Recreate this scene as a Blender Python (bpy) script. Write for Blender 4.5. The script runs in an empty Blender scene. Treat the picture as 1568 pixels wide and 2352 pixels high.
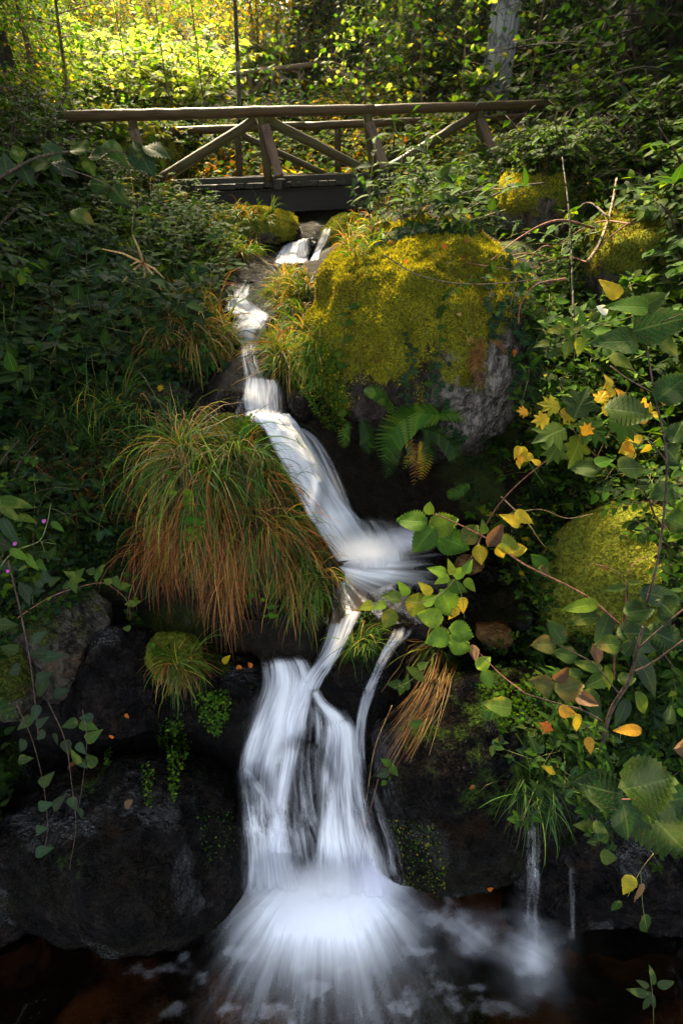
import bpy, math, random
import numpy as np
from mathutils import Vector, Matrix, noise as mnoise
from mathutils.bvhtree import BVHTree

# ------------------------------------------------------------------ camera, sky, sun, exposure
scene = bpy.context.scene
EYE = 3.2                                   # eye height above the lowest pool
PITCH = math.radians(35.6)
FPX = 1100.0                                # focal length in units of a 1568 x 2352 picture
cam_data = bpy.data.cameras.new('camera')
cam_data.sensor_fit = 'VERTICAL'
cam_data.sensor_height = 36.0
cam_data.lens = FPX / 2352 * 36.0
cam_data.clip_start = 0.05
cam_data.clip_end = 800
cam_data.dof.use_dof = False
cam = bpy.data.objects.new('camera', cam_data)
cam.location = (0, 0, EYE)
cam.rotation_euler = (math.pi / 2 - PITCH, 0, 0)
scene.collection.objects.link(cam)
scene.camera = cam

SUN_ELEV = math.radians(44)
SUN_AZ = math.radians(-20)                  # measured from +Y (up the valley), negative = to the left
world = bpy.data.worlds.new('World')
scene.world = world
world.use_nodes = True
wn = world.node_tree
wn.nodes.clear()
sky = wn.nodes.new('ShaderNodeTexSky')
sky.sky_type = 'NISHITA'
sky.sun_disc = False
sky.sun_elevation = SUN_ELEV
sky.sun_rotation = SUN_AZ
sky.dust_density = 2.0
bg = wn.nodes.new('ShaderNodeBackground')
bg.inputs['Strength'].default_value = 0.12
wo = wn.nodes.new('ShaderNodeOutputWorld')
# thin bright cloud: the blue of the clear sky is mostly washed out
hsv = wn.nodes.new('ShaderNodeHueSaturation')
hsv.inputs['Saturation'].default_value = 0.5
wn.links.new(sky.outputs[0], hsv.inputs['Color'])
wn.links.new(hsv.outputs[0], bg.inputs[0])
wn.links.new(bg.outputs[0], wo.inputs[0])

sun_data = bpy.data.lights.new('sun', 'SUN')
sun_data.energy = 4.6
sun_data.angle = math.radians(9.0)
sun_data.color = (1.0, 0.82, 0.5)
sun = bpy.data.objects.new('sun', sun_data)
sd = Vector((math.sin(SUN_AZ) * math.cos(SUN_ELEV), math.cos(SUN_AZ) * math.cos(SUN_ELEV), math.sin(SUN_ELEV)))
sun.rotation_euler = sd.to_track_quat('Z', 'Y').to_euler()
sun.location = (-6, 8, 14)
scene.collection.objects.link(sun)

scene.view_settings.view_transform = 'Standard'
scene.view_settings.look = 'None'
scene.view_settings.gamma = 1.0
scene.view_settings.use_curve_mapping = False
scene.view_settings.exposure = 2.8
scene.cycles.max_bounces = 7
scene.cycles.transparent_max_bounces = 24
scene.cycles.diffuse_bounces = 3
scene.cycles.glossy_bounces = 2
scene.cycles.caustics_reflective = False
scene.cycles.caustics_refractive = False
scene.cycles.use_denoising = True

RNG = np.random.default_rng(7)
rnd = random.Random(11)
COL = scene.collection

# ------------------------------------------------------------------ picture coordinates -> world
SP, CP = math.sin(PITCH), math.cos(PITCH)
def ray(u, v):
    a = (u - 784) / FPX
    b = (1176 - v) / FPX
    return Vector((a, CP + b * SP, -SP + b * CP))
def P(u, v, Y):
    d = ray(u, v)
    return Vector((0, 0, EYE)) + d * (Y / d.y)
def Pz(u, v, z):
    d = ray(u, v)
    return Vector((0, 0, EYE)) + d * ((z - EYE) / d.z)
def mpp(v, Y):                              # metres per picture unit at that place
    return (Y / ray(784, v).y) / FPX

# ------------------------------------------------------------------ noise
def _hash(ix, iy, iz, seed):
    h = (ix.astype(np.int64) * 374761393 + iy.astype(np.int64) * 668265263 + iz.astype(np.int64) * 2147483647 + seed * 1274126177) & 0xffffffff
    h = ((h ^ (h >> 13)) * 1274126177) & 0xffffffff
    h = (h ^ (h >> 16)) & 0xffffffff
    return h / 4294967295.0
def vnoise(p, seed=0):
    f = np.floor(p); t = p - f; t = t * t * (3 - 2 * t)
    x, y, z = f[:, 0], f[:, 1], f[:, 2]
    r = 0
    for dx in (0, 1):
        wx = t[:, 0] if dx else 1 - t[:, 0]
        for dy in (0, 1):
            wy = t[:, 1] if dy else 1 - t[:, 1]
            for dz in (0, 1):
                wz = t[:, 2] if dz else 1 - t[:, 2]
                r = r + wx * wy * wz * _hash(x + dx, y + dy, z + dz, seed)
    return r * 2 - 1
def fbm(p, octv=4, seed=0, gain=0.5):
    r = 0; a = 1.0; s = 1.0
    for i in range(octv):
        r = r + a * vnoise(p * s + 17.3 * i, seed + i)
        a *= gain; s *= 2.03
    return r
def sstep(e0, e1, x):
    t = np.clip((x - e0) / (e1 - e0), 0, 1)
    return t * t * (3 - 2 * t)

# ------------------------------------------------------------------ node helpers
MATS = {}
def new_mat(name):
    m = bpy.data.materials.new(name); m.use_nodes = True
    m.node_tree.nodes.clear(); MATS[name] = m
    return m, m.node_tree
class N:
    def __init__(s, nt): s.nt = nt
    def n(s, t, **kw):
        nd = s.nt.nodes.new(t)
        for k, v in kw.items(): setattr(nd, k, v)
        return nd
    def put(s, sock, val):
        if isinstance(val, bpy.types.NodeSocket): s.nt.links.new(val, sock)
        elif isinstance(val, bpy.types.Node): s.nt.links.new(val.outputs[0], sock)
        elif val is not None:
            if hasattr(sock.default_value, '__len__') and not hasattr(val, '__len__'): val = (val,) * len(sock.default_value)
            if hasattr(val, '__len__') and len(val) == 3 and len(sock.default_value) == 4: val = tuple(val) + (1,)
            sock.default_value = val
    def math(s, op, a, b=None, c=None, clamp=False):
        m = s.n('ShaderNodeMath', operation=op, use_clamp=clamp)
        s.put(m.inputs[0], a)
        if b is not None: s.put(m.inputs[1], b)
        if c is not None: s.put(m.inputs[2], c)
        return m.outputs[0]
    def mix(s, f, a, b, mode='MIX'):
        m = s.n('ShaderNodeMixRGB', blend_type=mode)
        s.put(m.inputs[0], f); s.put(m.inputs[1], a); s.put(m.inputs[2], b)
        return m.outputs[0]
    def rng(s, x, a, b, c=0.0, d=1.0, smooth=True):
        m = s.n('ShaderNodeMapRange', interpolation_type='SMOOTHSTEP' if smooth else 'LINEAR')
        s.put(m.inputs[0], x)
        for i, q in enumerate((a, b, c, d)): m.inputs[i + 1].default_value = q
        return m.outputs[0]
    def noise(s, vec, scale, detail=3, rough=0.55):
        m = s.n('ShaderNodeTexNoise')
        if vec is not None: s.put(m.inputs['Vector'], vec)
        m.inputs['Scale'].default_value = scale; m.inputs['Detail'].default_value = detail; m.inputs['Roughness'].default_value = rough
        return m.outputs[0]
    def mapv(s, vec, scale=(1, 1, 1)):
        m = s.n('ShaderNodeMapping'); s.put(m.inputs[0], vec); m.inputs['Scale'].default_value = scale
        return m.outputs[0]
    def attr(s, name, out='Color'):
        return s.n('ShaderNodeAttribute', attribute_name=name).outputs[out]
    def pos(s): return s.n('ShaderNodeNewGeometry').outputs['Position']
    def obj(s): return s.n('ShaderNodeTexCoord').outputs['Object']
    def bump(s, h, strength, dist=0.02):
        m = s.n('ShaderNodeBump'); m.inputs['Strength'].default_value = strength; m.inputs['Distance'].default_value = dist
        s.put(m.inputs['Height'], h); return m.outputs[0]
    def prin(s, col, rough=0.5, normal=None, spec=0.5, **kw):
        m = s.n('ShaderNodeBsdfPrincipled')
        s.put(m.inputs['Base Color'], col); s.put(m.inputs['Roughness'], rough)
        s.put(m.inputs['Specular IOR Level'], spec)
        if normal is not None: s.put(m.inputs['Normal'], normal)
        for k, v in kw.items(): s.put(m.inputs[k], v)
        return m.outputs[0]
    def out(s, sh):
        o = s.n('ShaderNodeOutputMaterial'); s.put(o.inputs[0], sh)

def mat_leaf(name, rough=0.38, trans=0.45, veins=7.0, vein_str=0.5, gloss=0.5, spots=0.0):
    m, nt = new_mat(name); k = N(nt)
    col = k.attr('col'); lc = k.attr('lc', 'Vector')
    sep = k.n('ShaderNodeSeparateXYZ'); k.put(sep.inputs[0], lc)
    ax = k.math('ABSOLUTE', sep.outputs[0])
    mid = k.rng(ax, 0.0, 0.09, 1.0, 0.0)
    fr = k.math('FRACT', k.math('MULTIPLY', k.math('SUBTRACT', sep.outputs[1], k.math('MULTIPLY', ax, 0.35)), veins))
    vein = k.rng(k.math('ABSOLUTE', k.math('SUBTRACT', fr, 0.5)), 0.0, 0.13, 1.0, 0.0)
    vein = k.math('MAXIMUM', mid, k.math('MULTIPLY', vein, 0.5))
    nz = k.noise(k.obj(), 30, 3)
    c = k.mix(k.math('MULTIPLY', nz, 0.55), col, k.mix(1.0, col, (0.45, 0.45, 0.4), 'MULTIPLY'))
    c = k.mix(k.math('MULTIPLY', vein, vein_str), c, k.mix(0.5, col, (0.3, 0.38, 0.12)))
    if spots:
        sp = k.rng(k.noise(k.obj(), 55, 2, 0.4), 0.6, 0.66)
        c = k.mix(k.math('MULTIPLY', sp, spots), c, (0.13, 0.05, 0.02))
    nrm = k.bump(k.math('ADD', k.math('MULTIPLY', vein, -0.6), k.math('MULTIPLY', nz, 0.6)), 0.35, 0.004)
    b = k.prin(c, k.math('ADD', rough, k.math('MULTIPLY', nz, 0.2)), nrm, gloss)
    t = k.n('ShaderNodeBsdfTranslucent'); k.put(t.inputs[0], k.mix(1.0, c, (1.65, 1.45, 0.4), 'MULTIPLY'))
    mx = k.n('ShaderNodeMixShader'); mx.inputs[0].default_value = trans
    k.put(mx.inputs[1], b); k.put(mx.inputs[2], t.outputs[0])
    k.out(mx.outputs[0]); return m
mat_leaf('leaf', 0.55, 0.4, gloss=0.06)
mat_leaf('leaf_large', 0.45, 0.3, 9.0, 0.25, 0.14, 0.6)
mat_leaf('leaf_far', 0.6, 0.6, 1.0, 0.0, 0.2)
mat_leaf('grass', 0.45, 0.35, 1.0, 0.0, 0.25)
mat_leaf('moss', 0.85, 0.35, 1.0, 0.0, 0.1)

def mat_bark(name, c1, c2, c3, scale=8, bump=0.8, zs=0.25):
    m, nt = new_mat(name); k = N(nt)
    v = k.mapv(k.obj(), (1, 1, zs))
    a = k.noise(v, scale, 5, 0.65); b = k.noise(k.obj(), scale * 0.4, 3)
    vo = k.n('ShaderNodeTexVoronoi', feature='DISTANCE_TO_EDGE'); k.put(vo.inputs['Vector'], v); vo.inputs['Scale'].default_value = scale * 1.6
    e = k.rng(vo.outputs[0], 0.0, 0.12)
    c = k.mix(k.rng(a, 0.35, 0.65), c1, c2)
    c = k.mix(k.rng(b, 0.5, 0.68), c, c3)
    c = k.mix(k.math('SUBTRACT', 1.0, e), c, k.mix(1.0, c, (0.4, 0.4, 0.4), 'MULTIPLY'))
    k.out(k.prin(c, 0.8, k.bump(k.math('ADD', a, k.math('MULTIPLY', e, 0.6)), bump, 0.03), 0.3)); return m
mat_bark('bark_pale', (0.3, 0.29, 0.28), (0.42, 0.41, 0.4), (0.12, 0.12, 0.11), 6)
mat_bark('bark_dark', (0.035, 0.024, 0.018), (0.07, 0.05, 0.035), (0.03, 0.035, 0.015), 7)
mat_bark('bark_brown', (0.14, 0.085, 0.045), (0.24, 0.16, 0.09), (0.07, 0.055, 0.03), 9)
mat_bark('bark_spotted', (0.06, 0.045, 0.035), (0.09, 0.06, 0.04), (0.5, 0.44, 0.36), 10)
mat_bark('twig_red', (0.16, 0.055, 0.03), (0.26, 0.11, 0.06), (0.07, 0.035, 0.02), 30, 0.3)
mat_bark('twig_dark', (0.05, 0.03, 0.02), (0.1, 0.06, 0.04), (0.035, 0.03, 0.018), 30, 0.3)
mat_bark('stem_green', (0.1, 0.14, 0.03), (0.16, 0.17, 0.05), (0.12, 0.06, 0.03), 20, 0.2)
mat_bark('straw', (0.42, 0.25, 0.09), (0.5, 0.33, 0.14), (0.25, 0.12, 0.04), 20, 0.2)

def mat_rock(name, dark, mid, pale, pale_amt, rough, wet_bump, mossc=(0.2, 0.19, 0.018), mossd=(0.055, 0.07, 0.012), stain=(0.12, 0.05, 0.015), wetness=0.15):
    m, nt = new_mat(name); k = N(nt)
    o = k.pos()
    n1 = k.noise(o, 3.2, 5, 0.62); n2 = k.noise(o, 14, 5, 0.65); n3 = k.noise(o, 60, 4, 0.7)
    c = k.mix(k.rng(n2, 0.35, 0.68), dark, mid)
    vs = k.mapv(o, (3.0, 3.0, 0.7)); n4 = k.noise(vs, 3.5, 5, 0.7)
    pm = k.rng(k.math('ADD', k.math('MULTIPLY', n4, 0.6), k.math('MULTIPLY', n3, 0.4)), 0.5 - pale_amt * 0.1, 0.62 - pale_amt * 0.1)
    grain = k.rng(k.noise(k.mapv(o, (1, 1, 0.5)), 26, 4, 0.7), 0.4, 0.62, 0.25, 1.0)
    pm = k.math('MULTIPLY', k.math('MULTIPLY', pm, grain), k.math('MULTIPLY', pale_amt, k.attr('pale', 'Fac')))
    c = k.mix(pm, c, pale)
    c = k.mix(k.math('MULTIPLY', k.rng(n1, 0.58, 0.72), 0.5), c, stain)
    mo = k.attr('moss', 'Fac')
    mc = k.mix(k.rng(n3, 0.35, 0.65), mossd, mossc)
    mf = k.rng(k.math('ADD', mo, k.math('MULTIPLY', k.math('SUBTRACT', n2, 0.5), 0.9)), 0.38, 0.6)
    c = k.mix(mf, c, mc)
    wetn = k.noise(k.mapv(o, (1, 1, 0.4)), 60, 2.5, 0.6)
    h = k.math('ADD', k.math('MULTIPLY', k.noise(o, 20, 4, 0.6), 0.8), k.math('ADD', k.math('MULTIPLY', n3, 0.2), k.math('MULTIPLY', wetn, 0.4)))
    nm = k.bump(h, wet_bump, 0.11)
    r = k.math('ADD', rough, k.math('MULTIPLY', mf, 0.7), clamp=True)
    wetm = k.rng(k.noise(k.mapv(o, (1, 1, 0.6)), 3.6, 3, 0.55), 0.54, 0.64)
    sp = k.math('ADD', 0.03, k.math('MULTIPLY', wetm, wetness))
    k.out(k.prin(c, r, nm, k.math('MULTIPLY', sp, k.math('SUBTRACT', 1.0, k.math('MULTIPLY', mf, 0.8))))); return m
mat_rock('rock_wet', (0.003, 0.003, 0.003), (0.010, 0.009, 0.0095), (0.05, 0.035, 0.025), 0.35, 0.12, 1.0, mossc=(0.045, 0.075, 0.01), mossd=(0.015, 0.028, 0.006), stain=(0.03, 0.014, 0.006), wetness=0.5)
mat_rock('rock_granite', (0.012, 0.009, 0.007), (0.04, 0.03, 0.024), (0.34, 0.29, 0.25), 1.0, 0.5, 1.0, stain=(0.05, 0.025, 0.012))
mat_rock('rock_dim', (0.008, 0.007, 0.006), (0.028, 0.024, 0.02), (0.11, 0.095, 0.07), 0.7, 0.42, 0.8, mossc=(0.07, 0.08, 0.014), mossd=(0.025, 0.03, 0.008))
mat_rock('rock_far', (0.1, 0.085, 0.075), (0.22, 0.19, 0.17), (0.34, 0.31, 0.29), 0.8, 0.8, 0.8)
mat_rock('rock_brown', (0.05, 0.025, 0.01), (0.16, 0.085, 0.03), (0.2, 0.13, 0.05), 0.4, 0.15, 0.5)
mat_rock('moss_rock', (0.02, 0.017, 0.014), (0.06, 0.05, 0.04), (0.2, 0.18, 0.15), 0.5, 0.6, 0.6, mossc=(0.16, 0.17, 0.018), mossd=(0.05, 0.06, 0.01))

def mat_soil():
    m, nt = new_mat('soil'); k = N(nt)
    o = k.pos(); n1 = k.noise(o, 2.2, 4); n2 = k.noise(o, 18, 5, 0.7); n3 = k.noise(o, 70, 3, 0.7)
    c = k.mix(k.rng(n2, 0.3, 0.7), (0.006, 0.005, 0.003), (0.022, 0.015, 0.008))
    c = k.mix(k.math('MULTIPLY', k.rng(n3, 0.55, 0.7), 0.5), c, (0.07, 0.035, 0.014))
    mo = k.attr('moss', 'Fac')
    c = k.mix(k.rng(k.math('ADD', k.math('MULTIPLY', mo, 0.6), n1), 0.85, 1.15), c, k.mix(n3, (0.02, 0.035, 0.008), (0.07, 0.09, 0.015)))
    wet = k.attr('wet', 'Fac')
    sx = k.n('ShaderNodeSeparateXYZ'); k.put(sx.inputs[0], o)
    bed = k.rng(sx.outputs[2], -0.02, 0.03, 1.0, 0.0)
    wc = k.mix(k.rng(n2, 0.35, 0.7), (0.003, 0.003, 0.003), (0.012, 0.009, 0.007))
    wc = k.mix(bed, wc, k.mix(k.rng(n1, 0.42, 0.62), (0.03, 0.015, 0.008), (0.34, 0.15, 0.06)))
    c = k.mix(wet, c, wc)
    h = k.math('ADD', n2, k.math('MULTIPLY', n3, 0.5))
    k.out(k.prin(c, k.math('SUBTRACT', 0.85, k.math('MULTIPLY', wet, 0.62)), k.bump(h, 0.9, 0.05), 0.12)); return m
mat_soil()

def mat_wood(name, c1, c2, green=0.5, sx=1.0):
    m, nt = new_mat(name); k = N(nt)
    lc = k.attr('lc', 'Vector'); v = k.mapv(lc, (2.2, 1.2, 1.0))
    oi = k.n('ShaderNodeObjectInfo')
    add = k.n('ShaderNodeVectorMath', operation='ADD'); k.put(add.inputs[0], v)
    cmb = k.n('ShaderNodeCombineXYZ'); k.put(cmb.inputs[2], k.math('MULTIPLY', oi.outputs['Random'], 30.0)); k.put(add.inputs[1], cmb.outputs[0])
    g = k.noise(k.mapv(add.outputs[0], (9, 0.9, 1)), 2.2, 5, 0.65); f = k.noise(k.mapv(add.outputs[0], (26, 1.2, 1)), 3, 3, 0.6)
    blot = k.noise(add.outputs[0], 3.0, 4, 0.6)
    c = k.mix(k.rng(g, 0.35, 0.65), c1, c2)
    c = k.mix(k.math('MULTIPLY', k.rng(f, 0.42, 0.35), 0.7), c, (0.03, 0.02, 0.012))
    c = k.mix(k.math('MULTIPLY', k.rng(blot, 0.45, 0.62), green), c, (0.045, 0.055, 0.012))
    c = k.mix(k.math('MULTIPLY', k.math('MULTIPLY', k.rng(blot, 0.4, 0.3), 0.6), 1.0), c, (0.04, 0.03, 0.02))
    k.out(k.prin(c, 0.5, k.bump(k.math('ADD', g, f), 0.5, 0.01), 0.2)); return m
mat_wood('wood_rail', (0.03, 0.016, 0.005), (0.095, 0.05, 0.015), 0.3)
mat_wood('wood_brace', (0.026, 0.017, 0.004), (0.07, 0.045, 0.011), 0.6)
mat_wood('wood_board', (0.055, 0.03, 0.017), (0.15, 0.085, 0.05), 0.25)
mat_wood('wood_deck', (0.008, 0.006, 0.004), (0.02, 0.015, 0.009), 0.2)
mat_wood('wood_far', (0.1, 0.055, 0.03), (0.2, 0.12, 0.07), 0.3)
def mat_simple(name, col, rough=0.6, metal=0.0):
    m, nt = new_mat(name); k = N(nt)
    n = k.noise(k.obj(), 12, 4)
    k.out(k.prin(k.mix(n, col, tuple(x * 0.5 for x in col)), rough, k.bump(n, 0.3, 0.01), 0.5, Metallic=metal)); return m
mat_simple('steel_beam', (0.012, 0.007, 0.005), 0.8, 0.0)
mat_simple('bolt_metal', (0.05, 0.05, 0.05), 0.5, 0.7)
mat_simple('flower_pink', (0.5, 0.05, 0.35), 0.5)

# water: foam sheets carry 'foam' (cover) and 'flow' (across, along) attributes
def mat_foam(name='foam_water', tint=(0.93, 0.93, 0.96), glossy=True):
    m, nt = new_mat(name); k = N(nt)
    foam = k.attr('foam', 'Fac'); fl = k.attr('flow', 'Vector')
    s1 = k.noise(k.mapv(fl, (34, 1.3, 1)), 1.0, 4, 0.6)
    s2 = k.noise(k.mapv(fl, (9, 0.9, 1)), 1.0, 3, 0.5)
    s3 = k.noise(k.mapv(fl, (80, 3, 1)), 1.0, 2, 0.5)
    st = k.math('ADD', k.math('ADD', k.math('MULTIPLY', s1, 0.5), k.math('MULTIPLY', s2, 0.6)), k.math('MULTIPLY', s3, 0.2))
    a = k.math('ADD', k.math('MULTIPLY', foam, 1.25), k.math('MULTIPLY', k.math('SUBTRACT', st, 0.70), 3.2))
    a = k.math('MULTIPLY', k.rng(a, -0.25, 1.35), k.rng(foam, 0.0, 0.6))
    d = k.n('ShaderNodeBsdfDiffuse'); k.put(d.inputs[0], k.mix(k.rng(st, 0.4, 0.8), (0.7, 0.7, 0.8), tint))
    t = k.n('ShaderNodeBsdfTranslucent'); k.put(t.inputs[0], tint)
    m1 = k.n('ShaderNodeMixShader'); m1.inputs[0].default_value = 0.3; k.put(m1.inputs[1], d.outputs[0]); k.put(m1.inputs[2], t.outputs[0])
    tr = k.n('ShaderNodeBsdfTransparent')
    m2 = k.n('ShaderNodeMixShader'); k.put(m2.inputs[0], a); k.put(m2.inputs[1], tr.outputs[0]); k.put(m2.inputs[2], m1.outputs[0])
    k.out(m2.outputs[0]); return m
mat_foam()
def mat_pool():
    m, nt = new_mat('pool_water'); k = N(nt)
    foam = k.attr('foam', 'Fac'); fl = k.attr('flow', 'Vector')
    s1 = k.noise(k.mapv(fl, (30, 1.0, 1)), 1.0, 4, 0.6); s2 = k.noise(k.mapv(fl, (8, 1.6, 1)), 1.0, 4, 0.6)
    st = k.math('ADD', k.math('MULTIPLY', s1, 0.55), k.math('MULTIPLY', s2, 0.6))
    a = k.math('MULTIPLY', foam, k.math('ADD', 0.25, k.math('MULTIPLY', k.rng(st, 0.1, 1.05), 1.0)), clamp=True)
    a = k.math('MULTIPLY', a, k.rng(foam, 0.0, 0.3))
    d = k.n('ShaderNodeBsdfDiffuse'); k.put(d.inputs[0], (0.92, 0.92, 0.96))
    nm = k.bump(k.noise(k.pos(), 9, 3), 0.25, 0.03)
    g = k.n('ShaderNodeBsdfGlossy'); g.inputs['Roughness'].default_value = 0.18; k.put(g.inputs['Normal'], nm)
    tr = k.n('ShaderNodeBsdfTransparent'); k.put(tr.inputs[0], (0.62, 0.5, 0.38))
    fr = k.n('ShaderNodeFresnel'); fr.inputs[0].default_value = 1.33; k.put(fr.inputs[1], nm)
    m1 = k.n('ShaderNodeMixShader'); k.put(m1.inputs[0], fr.outputs[0]); k.put(m1.inputs[1], tr.outputs[0]); k.put(m1.inputs[2], g.outputs[0])
    m2 = k.n('ShaderNodeMixShader'); k.put(m2.inputs[0], a); k.put(m2.inputs[1], m1.outputs[0]); k.put(m2.inputs[2], d.outputs[0])
    k.out(m2.outputs[0]); return m
mat_pool()

# ------------------------------------------------------------------ mesh building
def mesh_from(name, V, loops, totals, mats, attrs=None, smooth=True, midx=None):
    me = bpy.data.meshes.new(name)
    V = np.asarray(V, np.float32); loops = np.asarray(loops, np.int32); totals = np.asarray(totals, np.int32)
    me.vertices.add(len(V)); me.vertices.foreach_set('co', V.ravel())
    me.loops.add(len(loops)); me.loops.foreach_set('vertex_index', loops)
    me.polygons.add(len(totals))
    starts = np.concatenate([[0], np.cumsum(totals)[:-1]]).astype(np.int32)
    me.polygons.foreach_set('loop_start', starts); me.polygons.foreach_set('loop_total', totals)
    me.polygons.foreach_set('use_smooth', np.full(len(totals), smooth))
    if midx is not None: me.polygons.foreach_set('material_index', np.asarray(midx, np.int32))
    me.update(calc_edges=True)
    for m in (mats if isinstance(mats, (list, tuple)) else [mats]): me.materials.append(MATS[m])
    for k, (typ, arr) in (attrs or {}).items():
        arr = np.asarray(arr, np.float32)
        at = me.attributes.new(k, typ, 'POINT')
        if typ == 'FLOAT_COLOR':
            c = np.ones((len(V), 4), np.float32); c[:, :3] = arr; at.data.foreach_set('color', c.ravel())
        elif typ == 'FLOAT_VECTOR': at.data.foreach_set('vector', arr.ravel())
        else: at.data.foreach_set('value', arr.ravel())
    return me
def link(name, me, parent=None, loc=None, M=None):
    o = bpy.data.objects.new(name, me); COL.objects.link(o)
    if parent is not None: o.parent = parent
    if M is not None: o.matrix_local = M
    elif loc is not None: o.location = loc
    return o
def tag(o, label=None, cat=None, group=None, kind=None):
    if label: o['label'] = label
    if cat: o['category'] = cat
    if group: o['group'] = group
    if kind: o['kind'] = kind
    return o
def empty(name, loc, label, cat, group=None, rz=0.0):
    o = bpy.data.objects.new(name, None); COL.objects.link(o)
    o.empty_display_size = 0.1; o.location = loc; o.rotation_euler = (0, 0, rz)
    return tag(o, label, cat, group)
def copy_tree(o, parent=None):
    c = o.copy(); COL.objects.link(c)
    if parent is not None: c.parent = parent
    for ch in o.children: copy_tree(ch, c)
    return c

class Geo:
    def __init__(s): s.V = []; s.L = []; s.T = []; s.C = []; s.U = []; s.n = 0
    def add(s, V, faces, col, lc=None):
        V = np.asarray(V, float); n = len(V)
        s.V.append(V)
        s.L.append(np.concatenate([np.asarray(f) for f in faces]) + s.n); s.T.append(np.array([len(f) for f in faces]))
        s.C.append(np.broadcast_to(np.asarray(col, float), (n, 3)))
        s.U.append(np.zeros((n, 3)) if lc is None else np.asarray(lc, float)); s.n += n
    def inst(s, tpl, M, T, cols):               # tpl instanced with (N,3,3) (N,3) (N,3)
        V0, loops, tot, lc = tpl; n = len(V0); k = len(T)
        if k == 0: return
        V = np.einsum('nij,vj->nvi', M, V0) + T[:, None, :]
        s.V.append(V.reshape(-1, 3))
        s.L.append((loops[None, :] + (np.arange(k) * n)[:, None]).ravel() + s.n)
        s.T.append(np.tile(tot, k)); s.C.append(np.repeat(cols, n, 0)); s.U.append(np.tile(lc, (k, 1))); s.n += n * k
    def mesh(s, name, mat, smooth=True):
        return mesh_from(name, np.concatenate(s.V), np.concatenate(s.L), np.concatenate(s.T), mat,
                         {'col': ('FLOAT_COLOR', np.concatenate(s.C)), 'lc': ('FLOAT_VECTOR', np.concatenate(s.U))}, smooth)
def frame_of(d, up=(0, 0, 1), roll=0.0):
    y = np.asarray(d, float); y = y / (np.linalg.norm(y) + 1e-9)
    z = np.asarray(up, float); z = z - y * z.dot(y)
    if np.linalg.norm(z) < 1e-3: z = np.array([1.0, 0, 0]) - y * y[0]
    z = z / np.linalg.norm(z); x = np.cross(y, z)
    if roll:
        c, q = math.cos(roll), math.sin(roll); x, z = x * c + z * q, z * c - x * q
    return np.stack([x, y, z], 1)
def frames(D, UP):                              # vectorised
    y = D / (np.linalg.norm(D, axis=1, keepdims=True) + 1e-9)
    z = UP - y * (UP * y).sum(1, keepdims=True); z = z / (np.linalg.norm(z, axis=1, keepdims=True) + 1e-9)
    x = np.cross(y, z); return np.stack([x, y, z], 2)
def tube(g, pts, radii, col=(0.5, 0.5, 0.5), sides=6, cap=True):
    pts = np.asarray(pts, float); n = len(pts)
    radii = np.broadcast_to(radii, (n,)) if np.ndim(radii) == 0 else np.asarray(radii)
    tn = np.gradient(pts, axis=0); tn /= np.linalg.norm(tn, axis=1, keepdims=True) + 1e-9
    up = np.array([0, 0, 1.0]) if abs(tn[0][2]) < 0.9 else np.array([0, 1.0, 0])
    V = []; U = []; al = np.concatenate([[0], np.cumsum(np.linalg.norm(np.diff(pts, axis=0), axis=1))])
    for i in range(n):
        x = np.cross(tn[i], up); x /= np.linalg.norm(x) + 1e-9; y = np.cross(x, tn[i])
        up = y
        for k in range(sides):
            a = 2 * math.pi * k / sides
            V.append(pts[i] + (x * math.cos(a) + y * math.sin(a)) * radii[i]); U.append((math.cos(a) * 0.1 + math.sin(a) * 0.13, al[i], math.sin(a) * 0.1))
    F = [[i * sides + k, i * sides + (k + 1) % sides, (i + 1) * sides + (k + 1) % sides, (i + 1) * sides + k] for i in range(n - 1) for k in range(sides)]
    if cap: F += [list(range(sides))[::-1], [(n - 1) * sides + k for k in range(sides)]]
    g.add(V, F, col, U)
def cat_pts(ctrl, n):                           # Catmull-Rom through control points
    c = np.asarray(ctrl, float); c = np.vstack([2 * c[0] - c[1], c, 2 * c[-1] - c[-2]])
    t = np.linspace(0, len(c) - 3 - 1e-6, n); i = t.astype(int); f = (t - i)[:, None]
    p0, p1, p2, p3 = c[i], c[i + 1], c[i + 2], c[i + 3]
    return 0.5 * (2 * p1 + (p2 - p0) * f + (2 * p0 - 5 * p1 + 4 * p2 - p3) * f ** 2 + (3 * p1 - p0 - 3 * p2 + p3) * f ** 3)
def arch(p, d, L, droop, n=8, wob=0.0, r=rnd):
    p = np.asarray(p, float); d = np.asarray(d, float); d = d / np.linalg.norm(d); pts = [p.copy()]
    for i in range(n):
        d = d + np.array([r.gauss(0, wob), r.gauss(0, wob), -droop / n + r.gauss(0, wob * 0.5)]); d /= np.linalg.norm(d)
        p = p + d * L / n; pts.append(p.copy())
    return np.array(pts)

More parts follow.
